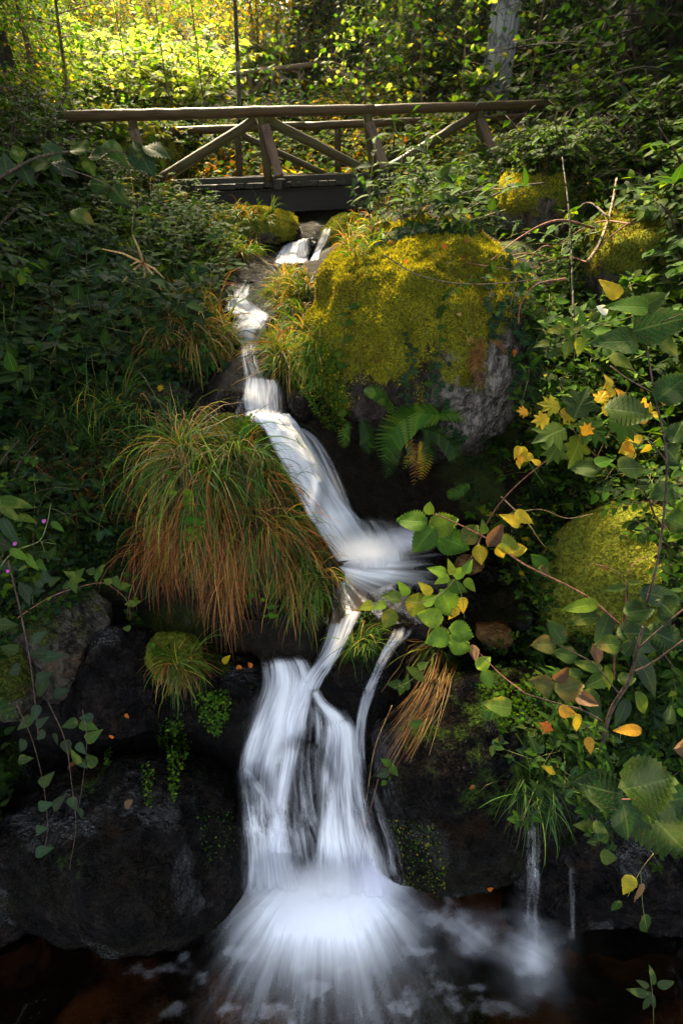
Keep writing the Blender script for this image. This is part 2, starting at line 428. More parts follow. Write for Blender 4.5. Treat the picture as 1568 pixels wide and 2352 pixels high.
# ------------------------------------------------------------------ terrain
TP = []
def tp(*a):
    for u, v, Y in a: TP.append(tuple(P(u, v, Y)))
tp((620, 1560, 1.5), (880, 1560, 1.5), (620, 1800, 1.25), (750, 1800, 1.22), (880, 1800, 1.25), (650, 2000, 1.08), (870, 2000, 1.08),
   (100, 1650, 1.42), (100, 1900, 1.2), (0, 1600, 1.45), (0, 2100, 1.0), (350, 1700, 1.45), (350, 2000, 1.12),
   (1250, 1700, 1.42), (1250, 2000, 1.14), (1200, 2190, 0.8), (1400, 2180, 0.82), (1568, 1750, 1.22), (1568, 2150, 0.84), (1050, 1700, 1.45), (1050, 2000, 1.12),
   (200, 1450, 1.7), (450, 1480, 1.68), (0, 1350, 1.65), (750, 1450, 1.66), (800, 1350, 1.93), (850, 1290, 2.06), (1000, 1290, 2.1), (1100, 1350, 1.95), (1050, 1450, 1.7), (1300, 1450, 1.62), (1568, 1400, 1.45), (900, 1470, 1.68),
   (700, 1100, 2.42), (780, 1150, 2.3), (640, 960, 2.72), (600, 880, 3.0), (580, 850, 3.1), (565, 780, 3.62), (600, 730, 4.0), (545, 680, 4.7), (560, 640, 5.3),
   (680, 605, 6.3), (690, 548, 6.9), (620, 480, 8.4), (700, 470, 10.2), (780, 475, 10.0),
   (880, 1150, 2.5), (1000, 1000, 3.1), (960, 700, 4.3), (850, 560, 5.3), (960, 510, 5.6), (760, 640, 4.7), (680, 670, 4.5), (670, 740, 3.9), (660, 820, 3.3), (790, 560, 6.0),
   (450, 1000, 2.65), (300, 1100, 2.4), (500, 1200, 2.1), (100, 1150, 2.1), (450, 900, 3.0), (500, 830, 3.5), (250, 900, 3.1), (50, 950, 2.7), (450, 780, 3.8), (250, 750, 3.9), (50, 700, 3.9),
   (450, 620, 5.0), (200, 600, 5.0), (50, 550, 4.8), (450, 520, 6.4), (540, 560, 6.0), (250, 480, 6.7), (50, 420, 6.6), (350, 438, 7.8), (100, 350, 8.4), (300, 425, 9.2),
   (1250, 1000, 2.9), (1400, 1150, 2.3), (1568, 1100, 2.1), (1300, 750, 3.9), (1500, 800, 3.2), (1250, 560, 5.4), (1450, 550, 4.8), (1568, 500, 4.6), (1100, 490, 6.8), (950, 460, 7.5), (850, 500, 7.0),
   (1250, 400, 7.4), (1450, 380, 6.8), (1568, 300, 6.6), (1130, 385, 8.6), (1300, 300, 9.0),
   (300, 385, 10.6), (500, 405, 11.3), (700, 425, 11.3), (900, 405, 10.8), (1050, 365, 11.0), (1250, 300, 11.5), (1450, 230, 10.5),
   (300, 270, 14), (600, 265, 15), (600, 238, 18.5), (900, 260, 15), (1200, 245, 16), (1500, 170, 14), (200, 180, 19), (500, 140, 26), (700, 120, 26), (1000, 150, 24), (1350, 120, 20),
   (100, 60, 30), (450, 95, 45), (800, 0, 38), (1400, 0, 30))
TP += [(x, y, -0.22) for x in (-1.2, -0.5, 0.2, 0.9, 1.5) for y in (-0.6, 0.0, 0.45)] + [(x, 0.72, -0.15) for x in (-0.5, 0.0, 0.5)]
TP += [(-2.6, 0.4, 1.0), (2.6, 0.4, 0.9), (-2.6, -0.7, 1.0), (2.6, -0.7, 1.0), (-5, 1.0, 3.2), (5, 1.0, 3.2), (-22, 60, 17), (22, 60, 17), (0, 62, 11), (-14, 12, 8), (14, 12, 8), (-9, 5, 5.5), (9, 5, 5.5)]
TP = np.array(TP)
CW = 1.2
def warp(x, y): return np.stack([x / (y + CW), np.log(y + CW)], 1)
def tps_k(r2): return np.where(r2 > 1e-12, r2 * np.log(np.maximum(r2, 1e-12)), 0)
Q = warp(TP[:, 0], TP[:, 1]); n_ = len(Q)
# interpolate height relative to the eye divided by distance, so far and near are equally stiff
W_ = (TP[:, 2] - EYE) / (TP[:, 1] + CW)
K_ = tps_k(((Q[:, None] - Q[None]) ** 2).sum(2)) + np.eye(n_) * 2e-4
A_ = np.zeros((n_ + 3, n_ + 3)); A_[:n_, :n_] = K_; A_[:n_, n_] = 1; A_[:n_, n_ + 1:] = Q; A_[n_, :n_] = 1; A_[n_ + 1:, :n_] = Q.T
S_ = np.linalg.solve(A_, np.concatenate([W_, [0, 0, 0]]))
def height(x, y):
    q = warp(np.asarray(x, float), np.asarray(y, float)); r = np.zeros(len(q))
    for i in range(0, len(q), 20000):
        b = q[i:i + 20000]
        r[i:i + 20000] = tps_k(((b[:, None] - Q[None]) ** 2).sum(2)) @ S_[:n_] + S_[n_] + b @ S_[n_ + 1:]
    return r * (np.asarray(y) + CW) + EYE
NX, NY = 300, 430
ph = np.linspace(-1.5, 1.5, NX); rho = np.linspace(math.log(-0.7 + CW), math.log(70 + CW), NY)
PH, RH = np.meshgrid(ph, rho)
gy = np.exp(RH).ravel() - CW; gx = PH.ravel() * (gy + CW)
gz = height(gx, gy)
pp = np.stack([gx, gy, gz], 1)
lump = fbm(pp / (0.25 + 0.06 * gy[:, None]), 4, 3)
gz = gz + lump * (0.03 + 0.018 * np.clip(gy, 0, 20)) * np.where(gz < 0.05, 0.4, 1)
# steep far side slopes stay below what a wood would stand on
F_ = (np.arange(NY - 1)[:, None] * NX + np.arange(NX - 1)[None]).ravel()
loops = np.stack([F_, F_ + 1, F_ + NX + 1, F_ + NX], 1).ravel()
slope = np.zeros(len(gz))
dz = np.abs(np.gradient(gz.reshape(NY, NX), axis=0)) / (np.abs(np.gradient(gy.reshape(NY, NX), axis=0)) + 1e-6)
wet = np.clip(sstep(0.12, -0.02, gz) + sstep(1.0, 2.0, dz.ravel()) * sstep(4, 2.5, gy), 0, 1)
px = gx / (gy + CW)
wet = np.maximum(wet, sstep(0.10, 0.05, np.abs(px - np.interp(gy, [0, 1.5, 2, 2.6, 3, 4.5, 6.5, 9], [0, 0.0, 0.07, -0.10, -0.16, -0.18, -0.06, -0.05]))) * sstep(9.5, 7, gy))
mossa = sstep(0.0, 0.6, fbm(np.stack([gx, gy, gz], 1) * 0.9, 3, 9))
ter = link('ground', mesh_from('ground', np.stack([gx, gy, gz], 1), loops, np.full(len(F_), 4), 'soil',
           {'wet': ('FLOAT', wet), 'moss': ('FLOAT', mossa)}))
tag(ter, 'dark forest soil with moss and leaf litter on the steep stream banks', kind='structure')
RAYV = [np.stack([gx, gy, gz], 1)]; RAYF = [loops.reshape(-1, 4)]; RAYN = len(gz)

# ------------------------------------------------------------------ rocks
import bmesh
ICO = {}
def ico(n):
    if n not in ICO:
        bm = bmesh.new(); bmesh.ops.create_icosphere(bm, subdivisions=n, radius=1.0)
        ICO[n] = (np.array([v.co[:] for v in bm.verts]), np.array([[v.index for v in f.verts] for f in bm.faces])); bm.free()
    return ICO[n]
ROCKS = {}
def rotm(rx, ry, rz):
    return np.array((Matrix.Rotation(math.radians(rz), 3, 'Z') @ Matrix.Rotation(math.radians(ry), 3, 'Y') @ Matrix.Rotation(math.radians(rx), 3, 'X')))
def rock(name, label, u, v, Y, ru, ry, rz, mat='rock_wet', rot=(0, 0, 0), seed=1, e=2.5, sub=5, rough=0.12, moss=0.0, moss_lo=0.35, facets=8, cut=0.9, group=None, cat='rock', pf=None, mossf=None):
    c = P(u, v, Y); rx = ru * mpp(v, Y)
    B, F = ico(sub)
    S = B / ((np.abs(B) ** e).sum(1) ** (1 / e))[:, None]
    rg = np.random.default_rng(seed)
    for _ in range(facets):
        d = rg.normal(size=3); d /= np.linalg.norm(d); h = rg.uniform(cut - 0.12, cut + 0.1)
        over = np.maximum(S @ d - h, 0); S = S - over[:, None] * d * 0.85
    rm = (rx + ry + rz) / 3
    V = S * np.array([rx, ry, rz])
    n1 = fbm(B * 1.6 + seed * 3.7, 3, seed); n2 = fbm(B * 7 + seed, 4, seed + 5)
    V = V * (1 + n1 * rough)[:, None] + B * (n2 * rough * rm * 0.22)[:, None]
    rid = 1 - np.abs(fbm(B * 3.2 + seed * 1.7, 3, seed + 21)) * 1.6
    V = V + B * ((rid - 0.6) * rough * rm * 0.35)[:, None]
    V = V + B * (np.abs(fbm(B * 22 + seed, 3, seed + 7)) * rough * rm * 0.16)[:, None]
    V = V @ rotm(*rot).T
    o = link(name, None) if False else None
    nrm = V / np.linalg.norm(V, axis=1, keepdims=True)
    ma = np.clip((nrm[:, 2] - moss_lo) * 1.6 + fbm(B * 3 + seed, 3, seed + 9) * 0.45, 0, 1) * moss + moss * 0.12 if moss else np.zeros(len(V))
    if mossf: ma = mossf(V, nrm, B)
    me = mesh_from(name, V, F.ravel(), np.full(len(F), 3), mat, {'moss': ('FLOAT', ma), 'pale': ('FLOAT', pf(V + np.array(c)) if pf else np.ones(len(V)))})
    o = link(name, me, loc=c); tag(o, label, cat, group)
    global RAYN
    W = V + np.array(c)
    RAYV.append(W); RAYF.append(np.concatenate([F, F[:, -1:]], 1) + RAYN); RAYN += len(W)
    ROCKS[name if name not in ROCKS else name + str(len(ROCKS))] = (o, W, F, ma)
    o['_i'] = 0; del o['_i']
    return o, W, F, ma
MOSSY = []
def uvof(W):                                # picture coordinates of points (to place a colour patch or moss on the big boulder)
    q = W - np.array([0, 0, EYE]); f = q[:, 1] * CP - q[:, 2] * SP; up = q[:, 1] * SP + q[:, 2] * CP
    return 784 + FPX * q[:, 0] / f, 1176 - FPX * up / f
def pale_patch(W):                          # clean granite on the lower right of the front
    c = np.array(P(1080, 900, 2.6)); d = (W - c) / np.array([0.27, 0.9, 0.36]); return np.clip(1.4 - (d ** 2).sum(1), 0.05, 1.0)
def r1moss(V, nrm, B):                      # thick on the dome, creeping down the left flank
    return np.clip((nrm[:, 2] + 0.1) * 1.9 - nrm[:, 0] * 0.8 + fbm(B * 3 + 2, 3, 12) * 0.55 - 0.05, 0, 1)
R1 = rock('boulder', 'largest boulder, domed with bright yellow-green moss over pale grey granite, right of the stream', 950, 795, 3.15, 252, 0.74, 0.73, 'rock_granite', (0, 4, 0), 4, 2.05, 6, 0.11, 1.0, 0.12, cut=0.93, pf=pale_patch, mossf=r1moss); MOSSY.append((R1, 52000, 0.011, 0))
R2 = rock('boulder', 'small rounded moss boulder on the right slope just below the bridge end', 1240, 472, 6.0, 100, 0.6, 0.42, 'moss_rock', (0, 20, 0), 6, 2.3, 5, 0.1, 1.0, -0.2); MOSSY.append((R2, 7000, 0.0180, 0))
R3 = rock('boulder', 'mossy boulder with a bare pale granite patch at the right edge of the picture', 1490, 625, 4.2, 175, 0.6, 0.52, 'moss_rock', (0, -12, 0), 8, 2.4, 5, 0.1, 1.0, -0.1); MOSSY.append((R3, 12000, 0.0120, 2))
R4 = rock('boulder', 'moss-covered boulder low on the right, behind the hanging alder twigs', 1455, 1345, 1.78, 205, 0.33, 0.42, 'moss_rock', (0, 0, 0), 9, 2.3, 5, 0.08, 1.0, -0.6); MOSSY.append((R4, 16000, 0.0066, 2))
R5 = rock('boulder', 'bright mossy boulder seen behind the left half of the bridge', 300, 372, 10.2, 135, 0.9, 0.62, 'moss_rock', (0, 14, 0), 10, 2.3, 5, 0.1, 1.0, -0.3); MOSSY.append((R5, 10000, 0.0240, 0))
R6 = rock('boulder', 'mossy boulder seen behind the right half of the bridge between the posts', 1010, 375, 11, 80, 0.8, 0.45, 'moss_rock', (0, 0, 0), 12, 2.3, 4, 0.1, 1.0, -0.2); MOSSY.append((R6, 5000, 0.0240, 0))
rock('boulder', 'grey bare granite block behind the bridge near its right post', 1085, 290, 12.5, 38, 0.35, 0.4, 'rock_far', (0, 0, 20), 13, 3, 4, 0.1, 0.5, 0.3)
R7 = rock('boulder', 'grass-covered boulder left of the main slide, grey rock showing at its top', 560, 1170, 2.2, 165, 0.42, 0.52, 'rock_dim', (0, 14, 0), 14, 2.6, 5, 0.1, 0.9, 0.15); MOSSY.append((R7, 10000, 0.0072, 1))
rock('boulder', 'dark mossy foot of the grass boulder beside the middle pool', 660, 1330, 1.93, 125, 0.24, 0.3, 'rock_wet', (0, 25, 0), 15, 2.6, 5, 0.1, 0.8, 0.1)
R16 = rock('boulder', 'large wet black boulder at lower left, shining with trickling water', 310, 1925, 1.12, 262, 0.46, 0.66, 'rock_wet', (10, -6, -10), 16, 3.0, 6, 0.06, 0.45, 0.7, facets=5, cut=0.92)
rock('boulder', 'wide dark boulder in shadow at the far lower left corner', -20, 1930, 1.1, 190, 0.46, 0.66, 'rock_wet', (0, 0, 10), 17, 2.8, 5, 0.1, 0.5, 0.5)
rock('boulder', 'grey lichen-spotted slab standing above the wet channel at left', 150, 1475, 1.58, 105, 0.22, 0.3, 'rock_dim', (0, 12, 0), 18, 3, 5, 0.12, 0.5, 0.4)
rock('boulder', 'dark block of the narrow wet channel left of the small grass tuft', 270, 1560, 1.5, 110, 0.25, 0.26, 'rock_wet', (0, 18, 0), 19, 3, 5, 0.12, 0)
rock('boulder', 'dark mossy block at the left edge below the bramble leaves', 30, 1560, 1.42, 70, 0.18, 0.24, 'rock_dim', (0, 0, 0), 20, 2.6, 4, 0.12, 0.9, 0.1)
R8 = rock('boulder', 'dark ledge left of the lower falls with yellow and orange leaves lying on it', 500, 1590, 1.46, 104, 0.18, 0.2, 'rock_wet', (0, 6, 0), 21, 3.2, 5, 0.1, 0.7, 0.6)
R8b = rock('boulder', 'rust-brown and green mossy knob under the left grass mound', 405, 1510, 1.5, 62, 0.12, 0.12, 'moss_rock', (0, 20, 0), 22, 2.3, 5, 0.1, 1.0, -0.2, group=None); MOSSY.append((R8b, 5000, 0.0060, 1))
R9 = rock('boulder', 'dark wedge-shaped rock splitting the stream, with a tuft of green grass', 835, 1495, 1.55, 98, 0.17, 0.15, 'rock_wet', (0, -18, 8), 23, 3.0, 5, 0.12, 0.6, 0.3)
rock('boulder', 'dark rock shelf under the yellow-green bramble leaves beside the middle pool', 960, 1420, 1.72, 120, 0.16, 0.12, 'rock_wet', (0, 4, 0), 24, 3.0, 5, 0.12, 0.6, 0.4)
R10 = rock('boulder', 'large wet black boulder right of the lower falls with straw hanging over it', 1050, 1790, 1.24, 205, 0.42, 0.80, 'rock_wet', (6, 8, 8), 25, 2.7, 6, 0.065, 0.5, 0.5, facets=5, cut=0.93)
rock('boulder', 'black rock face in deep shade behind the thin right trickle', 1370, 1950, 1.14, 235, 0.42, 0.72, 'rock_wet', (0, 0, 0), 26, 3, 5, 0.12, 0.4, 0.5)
rock('boulder', 'dark round rock standing between the two lower falls', 690, 1810, 1.2, 62, 0.14, 0.34, 'rock_wet', (0, 6, 0), 27, 2.4, 5, 0.1, 0.0)
rock('boulder', 'small wet rock under the spray at the left foot of the falls', 580, 1860, 1.12, 36, 0.1, 0.16, 'rock_wet', (0, 10, 0), 28, 2.4, 4, 0.1, 0.3)
rock('boulder', 'small shining rock left of the slide top', 545, 935, 2.75, 38, 0.12, 0.1, 'rock_wet', (0, 10, 0), 29, 2.6, 4, 0.1, 0)
rock('boulder', 'small dark rock right of the slide top below the mossy boulder', 700, 930, 2.75, 36, 0.1, 0.1, 'rock_wet', (0, 0, 0), 30, 2.4, 4, 0.1, 0.4)
for i, (u, v, Y, r, l) in enumerate([(532, 728, 4.0, 34, 'flat black stone at the left of the upper cascade'), (572, 764, 3.75, 22, 'small round stone in the foam of the upper cascade'),
        (548, 700, 4.3, 26, 'dark stone above the flat black stone of the upper cascade'), (520, 668, 4.8, 24, 'dark stone at the far left of the upper cascade'), (565, 655, 5.1, 20, 'wet stone at the head of the upper cascade'),
        (612, 748, 3.95, 18, 'smallest stone on the right edge of the upper cascade')]):
    rock('stone', l, u, v, Y, r, 0.09, 0.055, 'rock_wet', (0, 8, 20 * i), 40 + i, 2.3, 4, 0.12, 0.3)
rock('rock_slab', 'thin dark slab under the highest small fall', 668, 612, 6.1, 74, 0.3, 0.06, 'rock_wet', (0, -3, 0), 50, 3.4, 4, 0.1, 0.9, 0.2, cat='rock')
rock('stone', 'black rock standing in the highest small fall', 708, 582, 6.25, 26, 0.14, 0.16, 'rock_wet', (0, 10, 0), 51, 2.3, 4, 0.12, 0)
rock('rock_slab', 'pale grey stone slab visible just beneath the bridge', 745, 478, 10.0, 120, 0.8, 0.12, 'rock_far', (0, -3, 0), 52, 3.6, 4, 0.08, 0.3, 0.6, cat='rock')
R11 = rock('boulder', 'mossy bank stone below the bridge left of the highest fall', 595, 520, 7.2, 95, 0.5, 0.2, 'moss_rock', (0, 4, 0), 53, 2.3, 5, 0.1, 1.0, -0.4); MOSSY.append((R11, 7000, 0.0180, 0))
R12 = rock('boulder', 'mossy block right of the highest fall', 800, 560, 6.2, 62, 0.4, 0.28, 'moss_rock', (0, 4, 0), 54, 2.5, 5, 0.1, 1.0, -0.2); MOSSY.append((R12, 5000, 0.0150, 1))
R13 = rock('boulder', 'grey boulder in the left bank between the grass clumps', 395, 775, 3.6, 70, 0.25, 0.22, 'rock_dim', (0, 10, 0), 55, 2.6, 5, 0.12, 0.8, 0.2)
rock('rock_slab', 'flat pale slab in the left bank with two fallen yellow leaves', 345, 915, 2.95, 95, 0.2, 0.07, 'rock_dim', (0, -6, 0), 56, 3.2, 5, 0.1, 0.3, 0.6, cat='rock')
R14 = rock('boulder', 'moss boulder in deep shade at the left edge beside the pink flowers', 70, 1255, 1.9, 95, 0.22, 0.24, 'rock_dim', (0, 0, 0), 57, 2.4, 5, 0.1, 1.0, -0.3)
for i, (u, v, Y, r, mt, l) in enumerate([(1135, 1455, 1.62, 44, 'rock_brown', 'round golden-brown wet stone in the right side channel'), (1125, 1325, 1.95, 40, 'rock_wet', 'flat dark stone right of the middle pool'),
        (1075, 1300, 2.0, 34, 'rock_brown', 'brown stone at the right rim of the middle pool'), (1165, 1370, 1.85, 34, 'rock_dim', 'grey stone right of the middle pool beneath leaves'), (1090, 1385, 1.8, 36, 'rock_wet', 'black stone beside the round golden-brown stone'),
        (1060, 1345, 1.88, 26, 'rock_wet', 'low stone at the water line under the bramble leaves'), (1190, 1420, 1.7, 30, 'rock_wet', 'dark pebble at the foot of the low moss boulder')]):
    rock('stone', l, u, v, Y, r, 0.08, 0.05, mt, (0, 10, 30 * i), 60 + i, 2.3, 4, 0.1, 0.3)
MOSSY.append((R16, 30000, 0.0065, 3)); MOSSY.append((R10, 34000, 0.0065, 3)); MOSSY.append((R9, 7000, 0.006, 3)); MOSSY.append((R8, 6000, 0.006, 3))
# far rocks
rock('cliff', 'tall brown rock outcrop rising among the trees at the top centre', 745, 90, 23, 95, 2.0, 2.4, 'rock_far', (0, 10, 0), 70, 3, 5, 0.14, 0.5, 0.3, cat='cliff')
R15 = rock('boulder', 'bright mossy hump above the far bridge rail', 612, 168, 21, 60, 1.0, 0.6, 'moss_rock', (0, 0, 0), 71, 2.3, 4, 0.1, 1.0, -0.4); MOSSY.append((R15, 3000, 0.0420, 0))
for i, (u, v, r, l) in enumerate([(960, 200, 38, 'pale boulder low in the far slope left of the saplings'), (1040, 185, 46, 'pinkish granite boulder behind the slim saplings at top right'), (1110, 215, 42, 'pale boulder beside the foot of the grey tree trunk'),
        (1230, 200, 50, 'broad grey boulder right of the grey tree trunk'), (1290, 170, 36, 'smaller grey boulder right of the broad one on the far slope'), (1180, 165, 36, 'pale boulder directly behind the grey tree trunk'),
        (1000, 225, 30, 'small pale boulder above the right part of the bridge rail'), (1330, 215, 40, 'mossy pale boulder beside the dark trunks')]):
    rock('boulder', l, u, v, 14.5 + (i % 3), r, 0.5, 0.55, 'rock_far', (0, 12 * (i % 3), 30 * i), 80 + i, 2.6, 4, 0.12, 0.5, 0.4)

BV = BVHTree.FromPolygons([Vector(v) for v in np.concatenate(RAYV)], np.concatenate(RAYF).tolist()) if False else None
allV = np.concatenate(RAYV); allF = np.concatenate(RAYF)
tri = []
q = allF[allF[:, 2] != allF[:, 3]]; t3 = allF[allF[:, 2] == allF[:, 3]]
tris = np.concatenate([q[:, [0, 1, 2]], q[:, [0, 2, 3]], t3[:, :3]])
BV = BVHTree.FromPolygons(allV.tolist(), tris.tolist(), all_triangles=True)
CAMP = Vector((0, 0, EYE))
def hit(u, v):
    d = ray(u, v).normalized()
    l, n, i, dist = BV.ray_cast(CAMP, d)
    if l is None: return None, None
    if n.dot(d) > 0: n = -n
    return l, n

# ------------------------------------------------------------------ moss tufts on the mossy rocks
def blade_tpl(seg=3, w=0.08, bend=0.3, fold=0.0):
    V = []; U = []
    for i in range(seg):
        t = i / seg; ww = w * (1 - t) ** 0.7 if i else w * 0.7
        V += [(-ww, t, bend * t * t), (ww, t, bend * t * t)]; U += [(-1, t, 0), (1, t, 0)]
    V.append((0, 1, bend)); U.append((0, 1, 0))
    L = []; T = []
    for i in range(seg - 1): L += [2 * i, 2 * i + 1, 2 * i + 3, 2 * i + 2]; T.append(4)
    L += [2 * seg - 2, 2 * seg - 1, 2 * seg]; T.append(3)
    return np.array(V, float), np.array(L), np.array(T), np.array(U, float)
MOSST = blade_tpl(2, 0.22, 0.25)
def sample_faces(W, F, w, n, rg):
    a, b, c = W[F[:, 0]], W[F[:, 1]], W[F[:, 2]]
    nr = np.cross(b - a, c - a); ar = np.linalg.norm(nr, axis=1); nr = nr / (ar[:, None] + 1e-12)
    p = ar * w; p = p / p.sum(); i = rg.choice(len(F), n, p=p)
    r1, r2 = rg.random(n), rg.random(n); s = np.sqrt(r1)[:, None]; r2 = r2[:, None]
    return (a[i] * (1 - s) + b[i] * s * (1 - r2) + c[i] * s * r2), nr[i]
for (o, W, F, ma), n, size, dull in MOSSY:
    rg = np.random.default_rng(n)
    mf = ma[F].mean(1)
    cen = W[F].mean(1); toc = np.array([0, 0, EYE]) - cen
    nr = np.cross(W[F[:, 1]] - W[F[:, 0]], W[F[:, 2]] - W[F[:, 0]])
    vis = ((nr * toc).sum(1) > -0.1 * np.linalg.norm(nr, axis=1) * np.linalg.norm(toc, axis=1))
    w = np.where(vis, sstep(0.25, 0.6, mf), 0) + 1e-9
    if dull == 3: w = np.where(vis, sstep(-0.55, 0.25, fbm(cen * 4.5, 3, 61)), 0) + 1e-9
    pt, nn = sample_faces(W, F, w, n, rg)
    clump = fbm(pt * (0.28 / size), 2, 3); keep = clump > -0.9; pt, nn, clump = pt[keep], nn[keep], clump[keep]
    d = nn + rg.normal(size=pt.shape) * 0.75; d[:, 2] += 0.15
    M = frames(d, rg.normal(size=pt.shape)) * (size * (0.7 + 0.9 * rg.random(len(pt))) * (1 + 0.3 * clump))[:, None, None]
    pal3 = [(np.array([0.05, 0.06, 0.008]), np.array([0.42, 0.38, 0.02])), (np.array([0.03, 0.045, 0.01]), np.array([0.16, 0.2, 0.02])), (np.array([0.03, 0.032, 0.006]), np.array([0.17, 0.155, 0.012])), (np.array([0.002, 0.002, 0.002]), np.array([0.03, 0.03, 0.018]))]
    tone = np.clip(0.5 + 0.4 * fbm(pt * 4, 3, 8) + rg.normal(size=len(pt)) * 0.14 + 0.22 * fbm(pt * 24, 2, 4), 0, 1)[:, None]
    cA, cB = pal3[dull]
    if dull == 0: tone = np.clip(tone + 0.22 * np.clip((pt[:, 2:3] - W[:, 2].mean()) / (np.ptp(W[:, 2]) * 0.5), -1, 0.6), 0, 1)   # shading put into the moss colour: brighter on top, darker low on the flanks
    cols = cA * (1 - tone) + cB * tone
    rust = (dull != 3) & (rg.random(len(pt)) < 0.04 + 0.2 * (fbm(pt * 5, 2, 15) > 0.5)); cols[rust] = (0.2, 0.085, 0.02)
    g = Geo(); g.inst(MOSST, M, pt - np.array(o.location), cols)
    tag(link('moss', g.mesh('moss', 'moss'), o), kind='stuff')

# ------------------------------------------------------------------ water
def ribbon(name, label, secs, foam=0.7, off=0.02, nu=18, nv=70, layers=1, edge=0.18, parent=None, bulge=0.02, free=False, seed=0, fend=(1, 1), smooth=16, Yz=None):
    """secs: (uL, vL, uR, vR[, Y]) cross sections down the flow."""
    c = np.array([s[:4] for s in secs], float); G_ = cat_pts(c, nv)
    s = np.linspace(0, 1, nu)
    fo = np.interp(np.linspace(0, 1, nv), np.linspace(0, 1, len(secs)), [q[4] if len(q) > 4 else 1.0 for q in secs])
    U = G_[:, 0:1] * (1 - s) + G_[:, 2:3] * s; Vv = G_[:, 1:2] * (1 - s) + G_[:, 3:4] * s
    D = np.zeros((nv, nu))
    for i in range(nv):
        for j in range(nu):
            d = ray(U[i, j], Vv[i, j])
            if Yz is not None: D[i, j] = (Yz - EYE) / d.z; continue
            l, n, k, dist = BV.ray_cast(CAMP, d)
            D[i, j] = dist / 1.0 if l is not None else np.nan
            if l is not None: D[i, j] = (l - CAMP).length / d.length
    if Yz is None:
        D0 = D.copy()
        for _ in range(smooth):
            Dp = np.pad(D, 1, mode='edge')
            D = (Dp[:-2, 1:-1] + Dp[2:, 1:-1] + Dp[1:-1, :-2] + Dp[1:-1, 2:] + 2 * D) / 6
            D = np.minimum(D, D0 - 0.0)
        D = D - off
        for i in range(nv):
            for j in range(nu):
                d = ray(U[i, j], Vv[i, j])
                if d.z < 0: D[i, j] = min(D[i, j], (0.02 - EYE) / d.z)
    D = D - bulge * np.sin(np.pi * s)[None, :] 
    V = np.zeros((nv, nu, 3))
    for i in range(nv):
        for j in range(nu): V[i, j] = np.array(CAMP + ray(U[i, j], Vv[i, j]) * D[i, j])
    al = np.concatenate([[0], np.cumsum(np.linalg.norm(np.diff(V[:, nu // 2], axis=0), axis=1))])
    wd = np.linalg.norm(V[:, -1] - V[:, 0], axis=1); wm = np.median(wd)
    flow = np.stack([np.broadcast_to((s - 0.5) * wm * 1.6, (nv, nu)) + seed * 3.3, np.broadcast_to(al[:, None] * 2.2, (nv, nu)), np.full((nv, nu), seed * 1.7)], 2)
    rip = fbm(flow.reshape(-1, 3) * np.array([14, 1.2, 1]), 2, seed).reshape(nv, nu)
    V = V + np.array([0, -0.5, 0.8]) * (rip * 0.006)[..., None]
    tt = np.linspace(0, 1, nv)
    ef = sstep(0, edge, s) * sstep(0, edge, 1 - s)
    ends = sstep(0, 0.12, tt) * fend[0] + (1 - fend[0]); ends = ends * (sstep(0, 0.12, 1 - tt) * fend[1] + (1 - fend[1]))
    fm = foam * fo[:, None] * ef[None, :] * ends[:, None]
    Fi = (np.arange(nv - 1)[:, None] * nu + np.arange(nu - 1)[None]).ravel()
    lp = np.stack([Fi, Fi + 1, Fi + nu + 1, Fi + nu], 1).ravel()
    me = mesh_from(name, V.reshape(-1, 3), lp, np.full(len(Fi), 4), 'foam_water', {'foam': ('FLOAT', fm.ravel()), 'flow': ('FLOAT_VECTOR', flow.reshape(-1, 3))})
    o = link(name, me); tag(o, label, kind='structure'); return o
SL = 'silky white water of the '
ribbon('waterfall', SL + 'highest small fall', [(642, 566, 712, 542, 1.1), (634, 578, 716, 560, 1.2), (624, 592, 716, 582, 1.2), (616, 606, 716, 604, 1.1)], 0.85, 0.04, seed=1, fend=(0.5, 0.5), edge=0.3)
ribbon('waterfall', 'thin right strand of the highest small fall', [(742, 520, 768, 515, 0.8), (728, 556, 756, 550, 0.8), (716, 582, 738, 580), (708, 602, 734, 600)], 0.75, 0.03, nu=10, nv=40, seed=2, edge=0.3)
ribbon('stream_water', 'foaming water of the upper cascade', [(545, 632, 590, 636, 0.5), (508, 668, 582, 664, 0.8), (512, 692, 580, 686, 0.95), (514, 712, 604, 706, 1.15), (532, 730, 626, 722, 1.2), (516, 752, 622, 750, 1.2), (512, 768, 608, 772, 1.1), (540, 790, 598, 794, 0.55), (548, 822, 596, 824, 0.5), (554, 860, 610, 858, 0.5), (552, 885, 630, 885, 0.6)], 0.85, 0.02, nv=90, seed=3, edge=0.25, bulge=0.0)
ribbon('waterfall', SL + 'narrow chute above the slide', [(556, 852, 640, 868, 0.4), (550, 890, 650, 885, 0.9), (548, 925, 654, 920, 1.0), (556, 955, 658, 950, 1.0), (590, 985, 680, 975, 1.1)], 0.85, 0.03, seed=4, fend=(1, 0), edge=0.25)
ribbon('waterfall', 'thin veil of water over the small rock left of the slide', [(548, 905, 600, 905, 0.5), (528, 930, 600, 930, 0.5), (520, 960, 610, 960, 0.5), (540, 978, 640, 978, 0.4)], 0.6, 0.02, nv=30, seed=5, edge=0.4)
ribbon('waterfall', SL + 'long slide, its bright left side', [(575, 950, 668, 950, 1.1), (602, 985, 690, 975, 1.2), (630, 1040, 718, 1020, 1.2), (664, 1110, 756, 1090, 1.15), (700, 1180, 800, 1160, 1.1), (738, 1240, 850, 1225, 1.1), (770, 1290, 900, 1275, 1.2)], 0.95, 0.05, nv=90, seed=6, fend=(0, 0), edge=0.12)
